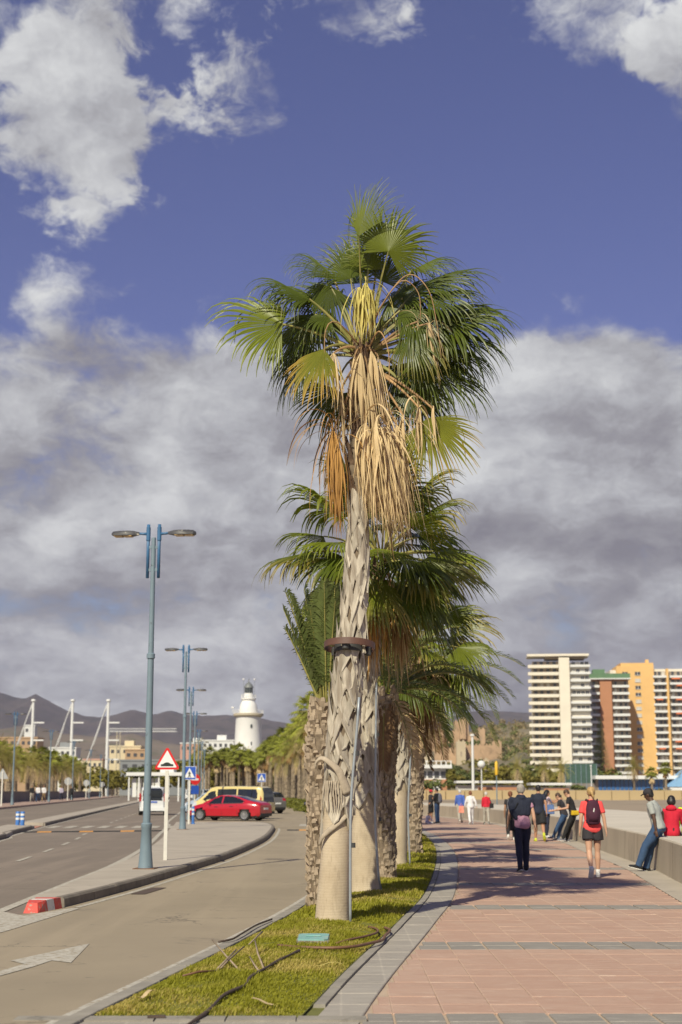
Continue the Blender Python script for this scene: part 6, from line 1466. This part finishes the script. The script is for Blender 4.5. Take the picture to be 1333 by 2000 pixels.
# brown tower
t = thing('apartment_tower', 'terracotta apartment tower with a green top between the white and orange towers', 'building', (103.4, 600, 0), R(-5))
H_ = 47.6; FH = 2.95
bx('wall', (8, 7.2, H_ / 2), (16, 13.6, H_), M_br, t); bx('pier', (6.6, -.8, H_ / 2), (4.8, 2.4, H_), M_br, t); bx('green_band', (8, 4.5, H_ + 1.0), (17.4, 14, 1.9), M_gn, t); bx('white_cornice', (8, 4.2, H_ - .2), (17.6, 14.2, .45), M_bw2, t)
bx('roof_room', (4.4, 6, H_ + 3.0), (5, 5, 2.4), M_gn, t); MB().lathe([(.3, 0), (1.1, .5), (1.2, 1.0), (.8, 1.6)], 12, (6.5, 5, H_ + 2)).build('dish', M_bw2, t, True)
for i in range(15):
    z = H_ - 1.9 - i * FH
    for x0, w in ((1.9, 4.0), (12.8, 6.6)):
        bx('balcony_recess', (x0, .34, z), (w, .14, 1.7), M_recess, t); b = bx('balcony', (x0, -.8, z - 1.35), (w + .3, 2.0, 1.0), M_bw2, t)
        for q in range(2 if w < 5 else 3):
            if rg.random() < .85: bx('balcony_window', (x0 - w * .3 + q * w * .3, .24, z + .05), (.95, .1, 1.45), rg.choice((M_win, M_win, M_shut)), t)
# orange tower
t = thing('apartment_tower', 'orange apartment block with white balconies and orange awnings at the right edge', 'building', (115.8, 620, 0), R(-3))
H_ = 54.6; FH = 2.98
bx('wall', (11, 8, H_ / 2), (16, 15, H_), M_or, t); bx('left_wing', (2.2, 9, H_ / 2 - .8), (3.4, 14, H_ - 1.6), M_bw_, t); bx('roof_parapet', (12, 8, H_ + .7), (14, 14, 1.4), M_or, t); bx('chimney', (17, 6, H_ + 2), (1.4, 1.4, 2.4), M_or, t)
bx('balcony_wing', (26, 9, H_ / 2 - .6), (15.5, 14, H_ - 1.2), M_bw_, t); bx('orange_pier', (24.6, .9, H_ / 2 - .6), (.9, 2.4, H_ - 1.2), M_or, t); bx('orange_pier', (33.6, .9, H_ / 2 - 2), (.9, 2.4, H_ - 4), M_or, t)
for i in range(17):
    z = H_ - 3.2 - i * FH
    if z < 3: break
    for x in (6.6, 12.0): 
        w = bx('window', (x, .44, z), (2.3, .14, 1.35), M_win if rg.random() < .5 else M_shut, t); bx('frame', (0, -.09, 0), (.14, .05, 1.35), M_bw2, w); bx('sill', (0, -.1, -.75), (2.5, .25, .14), M_bw2, w)
    for x0, w in ((21.2, 5.6), (29.2, 7.4)):
        bx('balcony_recess', (x0, 1.94, z), (w, .14, 1.9), M_recess, t); bx('balcony', (x0 + .2, .9, z - 1.4), (w + .2, 2.1, .95), M_bw2, t)
        for q in (-.28, .05, .34): bx('balcony_window', (x0 + w * q, 1.82, z), (1.2, .12, 1.6), rg.choice((M_win, M_win, M_shut)), t)
        if rg.random() < .28: bx('awning', (x0 + w * rg.uniform(-.2, .2), .5, z + .75), (w * .5, 1.6, .5), M_awn, t)
t = thing('apartment_block', 'sliver of an orange block behind the right edge towers', 'building', (152, 655, 0), 0); bx('wall', (6, 6, 25), (14, 12, 50), M_or, t)
for i in range(14):
    for x in (1, 4, 8): bx('window', (x, -.06, 47 - i * 3), (1.4, .12, 1.4), M_win, t)
# seafront: villa, pavilions, glass hall, tent, retaining wall
t = thing('villa', 'white flat-roofed seafront villa with a terrace, left below the castle', 'building', (14.6, 300, 0))
bx('wall', (3.7, 3, 2.0), (7.0, 5, 4.0), M_br, t); bx('upper_storey', (3.7, 3, 5.0), (6.6, 4.6, 2.4), M_bw2, t); bx('roof_slab', (3.9, 2.6, 6.6), (8.6, 7, .7), M_bw2, t)
for k in range(9): bx('terrace_post', (.0 + k * 1.0, -.7, 7.3), (.22, .22, .7), M_bw2, t)
bx('terrace_rail', (4, -.7, 7.72), (8.4, .16, .14), M_bw2, t)
for k in range(5): bx('window', (1.1 + k * 1.35, .64, 5.0), (.95, .12, 1.3), M_win, t)
bx('stair_block', (4.6, -1.2, 2.2), (2.0, 2.0, 3.0), M_bw2, t)
for i, (x, w, z, lb) in enumerate(((22.5, 13, 3.4, 'long low white beach pavilion behind the yellow wall'), (37, 8, 3.0, 'small white beach kiosk among the seafront palms'))):
    t = thing('beach_pavilion', lb, 'building', (x, 285, 0)); bx('wall', (w / 2, 3, z / 2 - .3), (w - .6, 5, z - .6), M_shut, t); bx('roof_slab', (w / 2, 2.6, z), (w, 6.4, .45), M_bw2, t); bx('red_fascia', (w * .62, -.7, z * .62), (w * .6, .2, .55), M_br, t)
    for k in range(int(w / 1.3)): bx('window', (.9 + k * 1.3, .4, z * .38), (.85, .2, 1.1), M_win, t)
M_bgl = pbr('blue_glass', (.03, .10, .26), .12, .4, .4, spec=.8)
t = thing('glass_hall', 'low seafront hall with a long wall of blue glass panels', 'building', (58.2, 330, 0)); bx('wall', (8, 5, 2.1), (16, 8, 4.2), M_recess, t); bx('roof_slab', (9, 4, 4.7), (19.5, 10, .8), M_bw2, t)
for k in range(15): w = bx('glass_panel', (.6 + k * .98, .85, 2.5), (.84, .1, 3.5), M_bgl, t)
bx('pale_annexe', (19.5, 4, 1.9), (4.5, 8, 3.8), M_bw2, t)
t = thing('sports_enclosure', 'dark green netted enclosure beside the blue glass hall', 'building', (51.4, 334, 0)); M_net = pbr('green_netting', (.05, .10, .08), .9, .2, 1); bx('net_wall', (3.6, 3, 5.6), (7.2, 6, 4.4), M_net, t); bx('grey_base', (3.6, 2.9, 1.7), (7.4, 6.2, 3.4), M_lwall, t)
for k in range(7): bx('post', (k * 1.2, -.15, 3.9), (.14, .14, 7.8), M_pole, t)
t = thing('tent', 'blue pitched tent roof at the right edge above the beach', 'tent', (73.2, 326, 0)); m = MB(); m.add([(0, 0, 2.6), (10, 0, 2.6), (10, 8, 2.6), (0, 8, 2.6), (5, 0, 6.6), (5, 8, 6.6)], [(0, 1, 4), (3, 5, 2), (0, 4, 5, 3), (1, 2, 5, 4)]); m.build('canopy', pbr('blue_canvas', (.22, .42, .66), .7, .08, 1), t); bx('wall', (5, 4, 1.3), (9.4, 7.6, 2.6), M_bw2, t)
M_yw = pbr('ochre_retaining_wall', (.50, .38, .21), .9, .1, .1)
t = thing('beach_wall', 'long low ochre wall along the back of the beach', 'wall', (-6, 262, 0))
for k in range(34): bx('wall_panel', (k * 3.6 + 1.8, k * 1.1, .85), (3.56, .5, 1.9), M_yw, t).rotation_euler = (0, 0, math.atan2(1.1, 3.6))
for i, (x, y, h, lb) in enumerate(((26.3, 292, 3.2, 'round green bush in front of the white villa'), (18.2, 294, 4.4, 'large dark bush covering the villa front'), (30.5, 283, 1.9, 'clipped green hedge bush before the pavilion'), (34.5, 283, 2.0, 'second clipped hedge bush before the pavilion'), (44, 300, 3.2, 'dark bush under the beach palms'), (50, 305, 3.0, 'bush right of the beach palms'), (70, 318, 2.2, 'low hedge near the pale annexe'))): tree((x, y, 0), h, h * .55, 'g', lb, None, 'bush', rg)
for i, (x, h, k, lb) in enumerate(((35.1, 6.0, 'd', 'full date palm on the seafront, leftmost beneath the white tower'), (40.4, 5.9, 'd', 'date palm on the seafront in front of the white tower'), (43.8, 5.6, 'd', 'date palm on the seafront, right of its pair before the white tower'), (58.3, 6.2, 'd', 'date palm in front of the blue glass hall'), (61.8, 5.2, 'f', 'slim young fan palm by the blue glass hall'), (64.6, 6.2, 'f', 'taller slim fan palm right of the glass hall'), (69, 5.6, 'd', 'date palm near the blue tent'))): far_palm((x, 290, 0), h, k, lb, 'palms on the seafront', 1.25 if k == 'd' else .9, rg, .9)
# poles on the beach
for x, y, h, r_, lb, top in ((25.36, 280, 12.1, .28, 'tall white beacon mast below the castle', 'w'), (26.9, 279, 6.7, .12, 'white globe lamp post beside the beacon mast', 'g'), (12.8, 120, 4.0, .05, 'thin pole with a yellow top standing on the beach', 'y'), (51.5, 300, 6.6, .12, 'grey lamp post before the netted enclosure', 'w')):
    t = thing('pole', lb, 'pole', (x, y, -.05)); MB().lathe([(r_ * 1.3, 0), (r_, 1), (r_ * .8, h if top != 'y' else h - 1.0)], 10).build('shaft', M_bw2 if top != 'y' else M_pole, t, True)
    if top == 'w': MB().lathe([(r_, h), (r_ * 1.6, h + .05), (r_ * 1.4, h + .35), (.03, h + .4)], 10).build('cap', M_bw2, t, True)
    if top == 'g': m = MB(); ball(m, (0, 0, h), .75, .75, .75); m.build('globe', M_bw2, t, 2)
    if top == 'y': MB().lathe([(.11, h - 1.0), (.13, h - .9), (.13, h), (.02, h + .15)], 10).build('yellow_top', pbr('yellow_plastic', (.70, .42, .03), .5, .1, 3), t, True)
# norfolk pine before the brown tower
t = thing('conifer_tree', 'dark spire-shaped conifer in front of the terracotta tower', 'tree', (100.2, 560, 0)); MB().tube([(0, 0, 0), (0, 0, 30)], [.45, .05], 7).build('trunk', M_bark, t)
V, F_, A = [], [], []; q = random.Random(3)
for i in range(46):
    z = 6 + i * .52; L_ = 5.2 * (1 - (z - 5) / 26) + .3
    for k in range(7):
        a = k * .9 + i * 1.3 + q.uniform(-.2, .2); d = Vector((math.cos(a), math.sin(a), -.12)); e = Vector((0, 0, z)) + d * L_; s = Vector((-d.y, d.x, 0)) * .5; o = len(V)
        V += [Vector((0, 0, z)), Vector((0, 0, z)) + d * L_ * .6 + s, e, Vector((0, 0, z)) + d * L_ * .6 - s - Vector((0, 0, .25))]; F_ += [(o, o + 1, o + 2, o + 3)]; A += [0] * 4
obj('crown', leafmesh('crown', V, F_, A, [M_tg]), t)

# ------------------------------------------------------------------ castle on the hill
M_st = pbr('castle_stone', (.44, .30, .19), .95, .15, .15, bump=.5, bscale=1.5, world=True, grime=((.20, .14, .09), .2, .52, .2)); M_stp = pbr('pale_castle_stone', (.48, .40, .28), .95, .12, .2, world=True)
t = thing('castle', 'brown stone hilltop fortress with towers and long walls', 'castle', (0, 0, 0))
def cwall(x0, x1, y, z0, z1, th=2.0, mat=M_st, name='wall'):
    w = bx(name, ((x0 + x1) / 2, y, (z0 + z1) / 2), (x1 - x0, th, z1 - z0), mat, t)
    n = int((x1 - x0) / 1.7)
    for k in range(n): bx('merlon', (-(x1 - x0) / 2 + (k + .5) * (x1 - x0) / n, -th / 2 + .4, (z1 - z0) / 2 + .42), (.8, .75, .84), mat, w)
    return w
cwall(63.2, 71.2, 812, 24, 39.8, 8, name='keep'); cwall(66, 69.5, 808, 30, 41.2, 5, name='keep_turret'); cwall(75, 79.3, 800, 20, 35.2, 5, name='tower'); cwall(71, 76, 806, 20, 32.6, 2); cwall(42, 63.4, 810, 22, 34.2, 2); cwall(36, 43, 815, 20, 33, 4); cwall(52, 57, 806, 25, 35.4, 3, name='tower')
cwall(62.8, 78.5, 740, 12, 24.5, 2); cwall(47.5, 59, 738, 12, 23.0, 2); cwall(58.2, 62.8, 734, 10, 26.2, 4.4, M_stp, 'gate_tower'); cwall(79, 84, 760, 16, 27, 2); cwall(40, 46, 742, 12, 25, 4, M_stp, 'tower'); cwall(66, 71, 700, 8, 16.5, 2, M_stp); cwall(88, 104, 770, 15, 24, 3)
bx('arrow_slit', (60.5, 731.75, 20), (.8, .12, 2.4), M_recess, t); bx('arrow_slit', (77, 797.45, 30), (.5, .12, 1.8), M_recess, t)
# scattered trees on the hill (one by one where they show), then the wood
HG = 'trees on the castle hill'
for i in range(26):
    x = rg.uniform(52, 76); y = rg.uniform(745, 770); tree((x, y, hill_z(x, y) - 1), rg.uniform(5, 9), rg.uniform(2.2, 3.6), 'g', 'dark evergreen tree between the fortress walls', HG, 'tree', rg)
for i in range(44):
    x = rg.uniform(40, 118); y = rg.uniform(620, 690); tree((x, y, hill_z(x, y) - 1), rg.uniform(4, 7), rg.uniform(2.2, 3.4), rg.choice('gyb'), 'tree on the slope below the fortress', 'trees below the fortress', 'tree', rg)
# wood right of the fortress: one mass
V, F_, A = [], [], []; q = random.Random(8)
for i in range(520):
    x = q.uniform(80, 300); y = q.uniform(700, 878); z = hill_z(x, y); s = q.uniform(2.2, 4.2)
    for k in range(70):
        u = Vector((q.gauss(0, 1), q.gauss(0, 1), q.gauss(0, .8))).normalized() * q.uniform(.5, 1); p = Vector((x, y, z + 1.5)) + u * s; a = Vector((q.gauss(0, 1), q.gauss(0, 1), q.gauss(0, 1))).normalized() * .55; b = a.cross(u + Vector((0, .1, .2))).normalized() * .45; o = len(V)
        V += [p - a, p - b, p + a, p + b]; F_ += [(o, o + 1, o + 2, o + 3)]; A += [q.uniform(0, .8)] * 4
tag(obj('hillside_wood', leafmesh('hillside_wood', V, F_, A, [M_tb, M_tg], [(i // 70) % 3 == 0 for i in range(len(F_))])), 'grey-brown wood covering the hill right of the fortress', 'wood', kind='stuff')
# olive and golden trees behind the seafront
for i in range(60):
    x = rg.uniform(24, 62); y = rg.uniform(330, 430); tree((x * y / 330, y, 0), rg.uniform(5, 8), rg.uniform(2.4, 3.8), rg.choice('yyyg'), 'olive-gold park tree behind the seafront pavilions', 'park trees behind the seafront', 'tree', rg)
# ------------------------------------------------------------------ town, masts and crane on the left
M_tan = pbr('tan_render', (.42, .28, .17), .9, .1, .1); M_crm = pbr('cream_render', (.62, .53, .36), .9, .08, .1); M_pk = pbr('pink_brick', (.52, .30, .24), .9, .1, .1); M_gr = pbr('grey_roof', (.22, .23, .24), .8, .15, .1)
def block(x, y, w, d, h, mat, label, win=(3, 4), roof=None, mat2=None):
    t = thing('town_building', label, 'building', (x, y, 0)); bx('wall', (w / 2, d / 2, h / 2), (w, d, h), mat, t); bx('parapet', (w / 2, d / 2, h + .3), (w + .5, d + .5, .6), mat2 or mat, t)
    nx, nz = win
    for a in range(nx):
        for b in range(nz): bx('window', ((a + .5) * w / nx, -.06, h - 2 - b * (h - 3) / max(1, nz)), (w / nx * .5, .12, min(1.5, h / nz * .5)), M_win, t)
    if roof: bx('roof_room', (w * .6, d / 2, h + 1.6), (w * .3, d * .5, 2.6), roof, t)
    return t
block(-156, 640, 22, 14, 24.5, M_tan, 'wide tan building with vertical ribs at the left edge', (9, 4), None)
block(-134, 655, 14.5, 12, 20.5, M_bw2, 'grey and white building right of the tan one', (6, 4), M_gr)
block(-153, 700, 5, 6, 32.5, M_bw2, 'thin white block rising at the far left', (2, 7))
block(-116, 640, 11, 10, 15, M_crm, 'low cream building with a reddish roof among the palms', (5, 2), None, M_pk)
block(-104.4, 655, 14, 12, 21.2, M_crm, 'cream stepped building left of the lamp posts', (5, 4), M_crm)
block(-96.5, 650, 9, 10, 19.5, M_tan, 'beige block against the cream stepped building', (3, 3))
block(-77.5, 700, 13, 10, 24, M_pk, 'white and pink block left of the lighthouse', (5, 3), M_bw2, M_bw2)
block(-66, 690, 15, 10, 25, M_bw2, 'white flat block just left of the lighthouse', (6, 3), M_bw2)
block(-85, 560, 30, 12, 13.0, M_gr, 'grey shed roof in front of the pink and white blocks', (8, 1))
for i in range(14): x = -2200 + 130 * i + rg.uniform(-40, 40)
for i in range(11):
    x, y = rg.uniform(-190, -120) * 3.6, 2350 + rg.uniform(-60, 60); t = thing('hillside_house', 'small white house scattered on the foothills', 'house', (x, y, itp([(-2600, 40), (2600, 40)], x) - 4), 0, 'white houses on the foothills'); bx('wall', (0, 0, 6), (rg.uniform(10, 22), 10, rg.uniform(7, 12)), M_bw2, t)
for i, (x, lb) in enumerate(((-85.2, 'white mast with a slanting stay, leftmost of three'), (-74.3, 'white mast with a slanting stay, middle of three'), (-64.4, 'white mast with a slanting stay, nearest the lamp posts'))):
    t = thing('mast', lb, 'mast', (x, 400, 0)); MB().lathe([(.5, 0), (.45, 12), (.36, 26)], 12).build('pole', M_bw2, t, True); MB().lathe([(.5, 26), (.7, 26.1), (.6, 26.6), (.1, 26.7)], 12).build('mast_head', M_bw2, t, True)
    MB().tube([(-.4, 0, 25.2), (-7.6, 0, 3.5)], .13, 6).build('stay', M_bw2, t); MB().tube([(-.4, 0, 24.6), (-4, 1, 14)], .08, 5).build('cable', M_bw2, t)
    for z in (20.2, 15.4, 10.2): MB().box((1.7, 0, z), (3.0, .5, .4)).build('cross_arm', M_bw2, t)
t = thing('tower_crane', 'pale tower crane jib stretching behind the lamp posts', 'crane', (-92, 600, 0))
m = MB()
for sx in (-.7, .7):
    for sy in (-.7, .7): m.tube([(sx, sy, 0), (sx, sy, 25.6)], .12, 5)
for k in range(12): m.tube([(-.7, -.7, k * 2.1), (.7, -.7, k * 2.1 + 2.1)], .07, 4)
m.build('lattice_mast', M_lg, t); m = MB()
for sy, z in ((-.6, 25.8), (.6, 25.8), (0, 27.0)): m.tube([(-5, sy, z), (24, sy, z)], .13, 5)
for k in range(28): m.tube([(-4.5 + k, -.6, 25.8), (-4 + k, 0, 27), (-3.5 + k, -.6, 25.8)], .06, 4)
m.build('jib', M_bw2, t); bx('counterweight', (-4.2, 0, 25.2), (1.6, 1.4, 1.6), M_gr, t)
# white canopy over the pavement far down the road
t = thing('walkway_canopy', 'white flat canopy on posts at the far end of the left road', 'canopy', (-34.4, 236, 0)); bx('roof_slab', (5.0, 2, 4.35), (10.5, 6, .55), M_bw2, t); bx('roof_step', (6.2, 2, 4.85), (2.2, 4, .5), M_bw2, t)
for k in range(7): bx('post', (.2 + k * 1.6, -.6, 2.05), (.22, .22, 4.1), M_bw2, t)
for k in range(5): bx('screen_panel', (.9 + k * .95, .2, 2.2), (.8, .1, 3.0), M_shut if k % 2 else M_bw2, t)
for x, y, lb in ((-27, 260, 'white parked van under the far canopy'), (-24.2, 262, 'white parked van right of the far canopy')):
    car('parked_van', lb, 'van', (x, y, 0), R(100), VAN, M_wht)
# trees closing the road
for i in range(26): tree((-70 + i * 2.6 + rg.uniform(-1, 1), 330 + rg.uniform(-15, 25), 0), rg.uniform(6, 8.5), rg.uniform(2.4, 3.6), rg.choice('yyg'), 'olive-coloured tree closing the view at the end of the road', 'trees at the end of the road', 'tree', rg)

for i in range(30):
    y_ = rg.uniform(255, 340); far_palm((-y_ * rg.uniform(.062, .100), y_, 0), rg.uniform(7.4, 9.2), rg.choice('ffd'), 'small far palm where the two roads meet, left of the lighthouse', 'far palms where the roads meet', rg.uniform(.95, 1.15), rg, rg.uniform(.8, 1.1))

# ================================================================== lawn, litter and air
M_grass = leaf_mat('grass_blade', (.26, .25, .026), (.46, .36, .12), rough=.6, trans=.25, var=.0, spec=.2)
rs = np.random.RandomState(3)
def grass(name, y0, y1, dens, hgt, wid, lab=None):
    ys = rs.uniform(y0, y1, int((y1 - y0) * 3.2 * dens)); xa = np.array([xat(C_slipR, q) + .16 for q in np.linspace(y0, y1, 200)]); xb = np.array([xat(C_grassR, q) - .01 for q in np.linspace(y0, y1, 200)]); g_ = np.linspace(y0, y1, 200)
    A_, B_ = np.interp(ys, g_, xa), np.interp(ys, g_, xb); xs_ = A_ + (B_ - A_) * rs.rand(len(ys)); keep = rs.rand(len(ys)) < (B_ - A_) / 3.2; xs_, ys, A_, B_ = xs_[keep], ys[keep], A_[keep], B_[keep]; n = len(xs_)
    clump = np.array([fbm(a * 1.7, b * 1.7, .3, 3) for a, b in zip(xs_, ys)]); dry = np.array([fbm(a * .9 + 7, b * .9, 2.1, 3) for a, b in zip(xs_, ys)])
    k = np.clip((xs_ - A_) / np.maximum(.05, B_ - A_), 0, 1); z0 = .008 + .05 * np.sin(np.pi * k) * np.clip((ys - 11.2) / 1.8, 0, 1)
    edge = np.clip(np.minimum(k, 1 - k) * 8 + .45, 0, 1)
    h = hgt * rs.uniform(.5, 1.25, n) * (1 + 1.1 * clump) * edge; h = np.maximum(h, .012); az = rs.uniform(0, 2 * np.pi, n); ln = rs.uniform(.15, .8, n) * h; w = wid * rs.uniform(.7, 1.3, n)
    bx_, by_ = np.cos(az) * w, np.sin(az) * w; tx, ty = -np.sin(az) * ln + .01, np.cos(az) * ln
    V = np.empty((n, 5, 3)); V[:, 0] = np.c_[xs_ - bx_, ys - by_, z0]; V[:, 1] = np.c_[xs_ + bx_, ys + by_, z0]; V[:, 2] = np.c_[xs_ - bx_ * .7 + tx * .4, ys - by_ * .7 + ty * .4, z0 + h * .6]; V[:, 3] = np.c_[xs_ + bx_ * .7 + tx * .4, ys + by_ * .7 + ty * .4, z0 + h * .6]; V[:, 4] = np.c_[xs_ + tx, ys + ty, z0 + h]
    o = (np.arange(n) * 5)[:, None]; q4 = o + np.array([[0, 1, 3, 2]]); t3 = o + np.array([[2, 3, 4]])
    me = bpy.data.meshes.new(name); me.vertices.add(n * 5); me.vertices.foreach_set('co', V.ravel()); me.loops.add(n * 7); me.polygons.add(n * 2)
    me.loops.foreach_set('vertex_index', np.concatenate([q4.ravel(), t3.ravel()])); me.polygons.foreach_set('loop_start', np.concatenate([np.arange(n) * 4, n * 4 + np.arange(n) * 3])); 
    me.update(calc_edges=True); me.validate()
    at = me.attributes.new('age', 'FLOAT', 'POINT'); ag = np.clip(.46 + .95 * dry + rs.uniform(-.3, .4, n), 0, 1.15); at.data.foreach_set('value', np.repeat(ag, 5) * np.tile([.8, .8, .95, .95, 1.1], n))
    me.materials.append(M_grass); return obj(name, me)
tag(grass('lawn_grass', 11.18, 19, 5200, .034, .0042), 'sunlit yellow-green lawn grass round the palm trunks', 'grass', kind='stuff')
tag(grass('lawn_grass', 19, 34, 1700, .045, .0075), 'lawn grass farther along the palm strip', 'grass', kind='stuff')
tag(grass('lawn_grass', 34, 100, 420, .07, .016), 'far lawn grass under the palm row', 'grass', kind='stuff')
# plastic valve cover, hoses, dead twigs
M_teal = pbr('teal_plastic', (.20, .40, .37), .6, .12, 12, spots=((.36, .42, .36), 10, .55, .15)); M_hose = pbr('brown_hose', (.17, .085, .045), .6, .2, 20); M_cable = pbr('dark_cable', (.075, .05, .038), .7, .3, 20); M_twig = pbr('dead_twig', (.30, .23, .16), .9, .3, 25)
t = thing('valve_cover', 'teal plastic valve box cover lying in the grass by the front palm', 'cover', (-.30, 16.15, .085)); m = MB(); m.prism([(-.16, -.30), (.12, -.33), (.16, -.28), (.17, .28), (.13, .33), (-.13, .32), (-.16, .27)], 0, .018); m.build('lid', M_teal, t); MB().box((0, 0, .027), (.16, .07, .012)).build('grip', M_teal, t); MB().prism([(-.175, -.345), (.175, -.345), (.175, .345), (-.175, .345)], -.08, .004).build('frame', M_kerb, t)
def lz(p): return Vector((p[0], p[1], p[2]))
t = thing('garden_hose', 'brown hose curving from the valve cover over the lawn kerb', 'hose', (0, 0, 0)); MB().tube(curve([(-.66, 15.55, .07), (-.45, 15.32, .075), (-.1, 15.2, .08), (.12, 15.32, .08), (.30, 15.75, .07), (.45, 16.25, .055), (.50, 16.8, .05), (.57, 17.3, .06), (.52, 17.75, .05)], .06), .016, 7).build('hose', M_hose, t, 2)
t = thing('garden_hose', 'short brown hose end lying behind the longer one', 'hose', (0, 0, 0)); MB().tube(curve([(-.05, 15.75, .07), (.1, 16.0, .085), (.25, 16.35, .08), (.40, 16.9, .07), (.42, 17.4, .065), (.33, 17.75, .06)], .06), .013, 7).build('hose', M_hose, t, 2)
t = thing('cable', 'dark root-like strand snaking through the front lawn to its edge', 'cable', (0, 0, 0)); MB().tube(curve([(-1.10, 10.7, .012), (-1.0, 11.25, .03), (-.93, 11.9, .06), (-.80, 12.4, .07), (-.78, 12.9, .075), (-.66, 13.6, .085), (-.55, 14.2, .09), (-.42, 14.9, .085)], .06), [.011 + .006 * math.sin(k * .21) ** 2 for k in range(len(curve([(-1.10, 10.7, .012), (-1.0, 11.25, .03), (-.93, 11.9, .06), (-.80, 12.4, .07), (-.78, 12.9, .075), (-.66, 13.6, .085), (-.55, 14.2, .09), (-.42, 14.9, .085)], .06)))], 7).build('cable', M_cable, t, 2)  # thin dark tube winding through the front lawn
t = thing('cable', 'thin dark cable lying along the road edge of the lawn', 'cable', (0, 0, 0)); MB().tube(curve([(-1.33, 16.2, .04), (-1.20, 16.4, .05), (-1.13, 16.9, .06), (-1.02, 18.0, .06), (-.88, 18.9, .05)], .06), .012, 6).build('cable', M_cable, t, 2)
t = thing('twig', 'pale dead twigs crossed in the grass near the road edge', 'twig', (-.92, 13.6, .05))
for a, b in (((-.30, .5, .22), (.02, -.25, .02)), ((-.02, .85, .12), (-.18, -.3, .02)), ((-.05, .2, .16), (-.22, -.35, .01)), ((.10, .6, .20), (.22, -.1, .03)), ((.08, .15, .1), (.18, -.2, .02)), ((.02, .95, .13), (.12, 1.5, .2))): MB().tube([a, tuple((p + q) / 2 + rnd.uniform(-.015, .015) for p, q in zip(a, b)), b], [.007, .009, .010], 5).build('stick', M_twig, t, 2)
t = thing('twig', 'single brown stick lying in the front lawn', 'twig', (-1.25, 13.1, .06)); MB().tube([(-.12, -.15, .02), (0, 0, .035), (.14, .12, .03)], [.008, .012, .006], 5).build('stick', M_hose, t, 2)
t = thing('rubble_strip', 'small dark strip lying on the paving edge before the lawn', 'litter', (-1.36, 11.08, .014)); MB().box((0, 0, .006), (.13, .05, .014), .05).build('strip', M_cable, t)
M_dryleaf = M_straw
for i, (x, y, lb) in enumerate(((-.15, 13.9, 'yellow leaf scrap on the lawn by the kerb'), (-1.55, 11.9, 'pale curled leaf in the front corner of the lawn'), (-.6, 11.5, 'dry leaf strip near the front lawn edge'))):
    t = thing('fallen_leaf', lb, 'leaf', (x, y, .07), i * 1.3); MB().grid([[(u * .16, v * .018, .02 * math.sin(u * 3)) for v in (-1, 0, 1)] for u in np.linspace(-1, 1, 6)]).build('blade', M_straw if i else M_flower, t)

# the air: one even, thin volume round everything
hz = MB().box((0, 3850, 399), (14960, 8560, 801)).build('haze', None); tag(hz, kind='stuff')
hz.data.materials.clear(); mv = bpy.data.materials.new('haze_air'); mv.use_nodes = True; nt = NT(mv.node_tree); nt.n.remove(nt.n['Principled BSDF']); pv = nt.node('ShaderNodeVolumePrincipled'); pv.inputs['Color'].default_value = (.76, .75, .95, 1); pv.inputs['Density'].default_value = 6.0e-5; pv.inputs['Anisotropy'].default_value = .2
nt.l.new(pv.outputs[0], nt.n['Material Output'].inputs['Volume']); hz.data.materials.append(mv); hz.visible_shadow = True
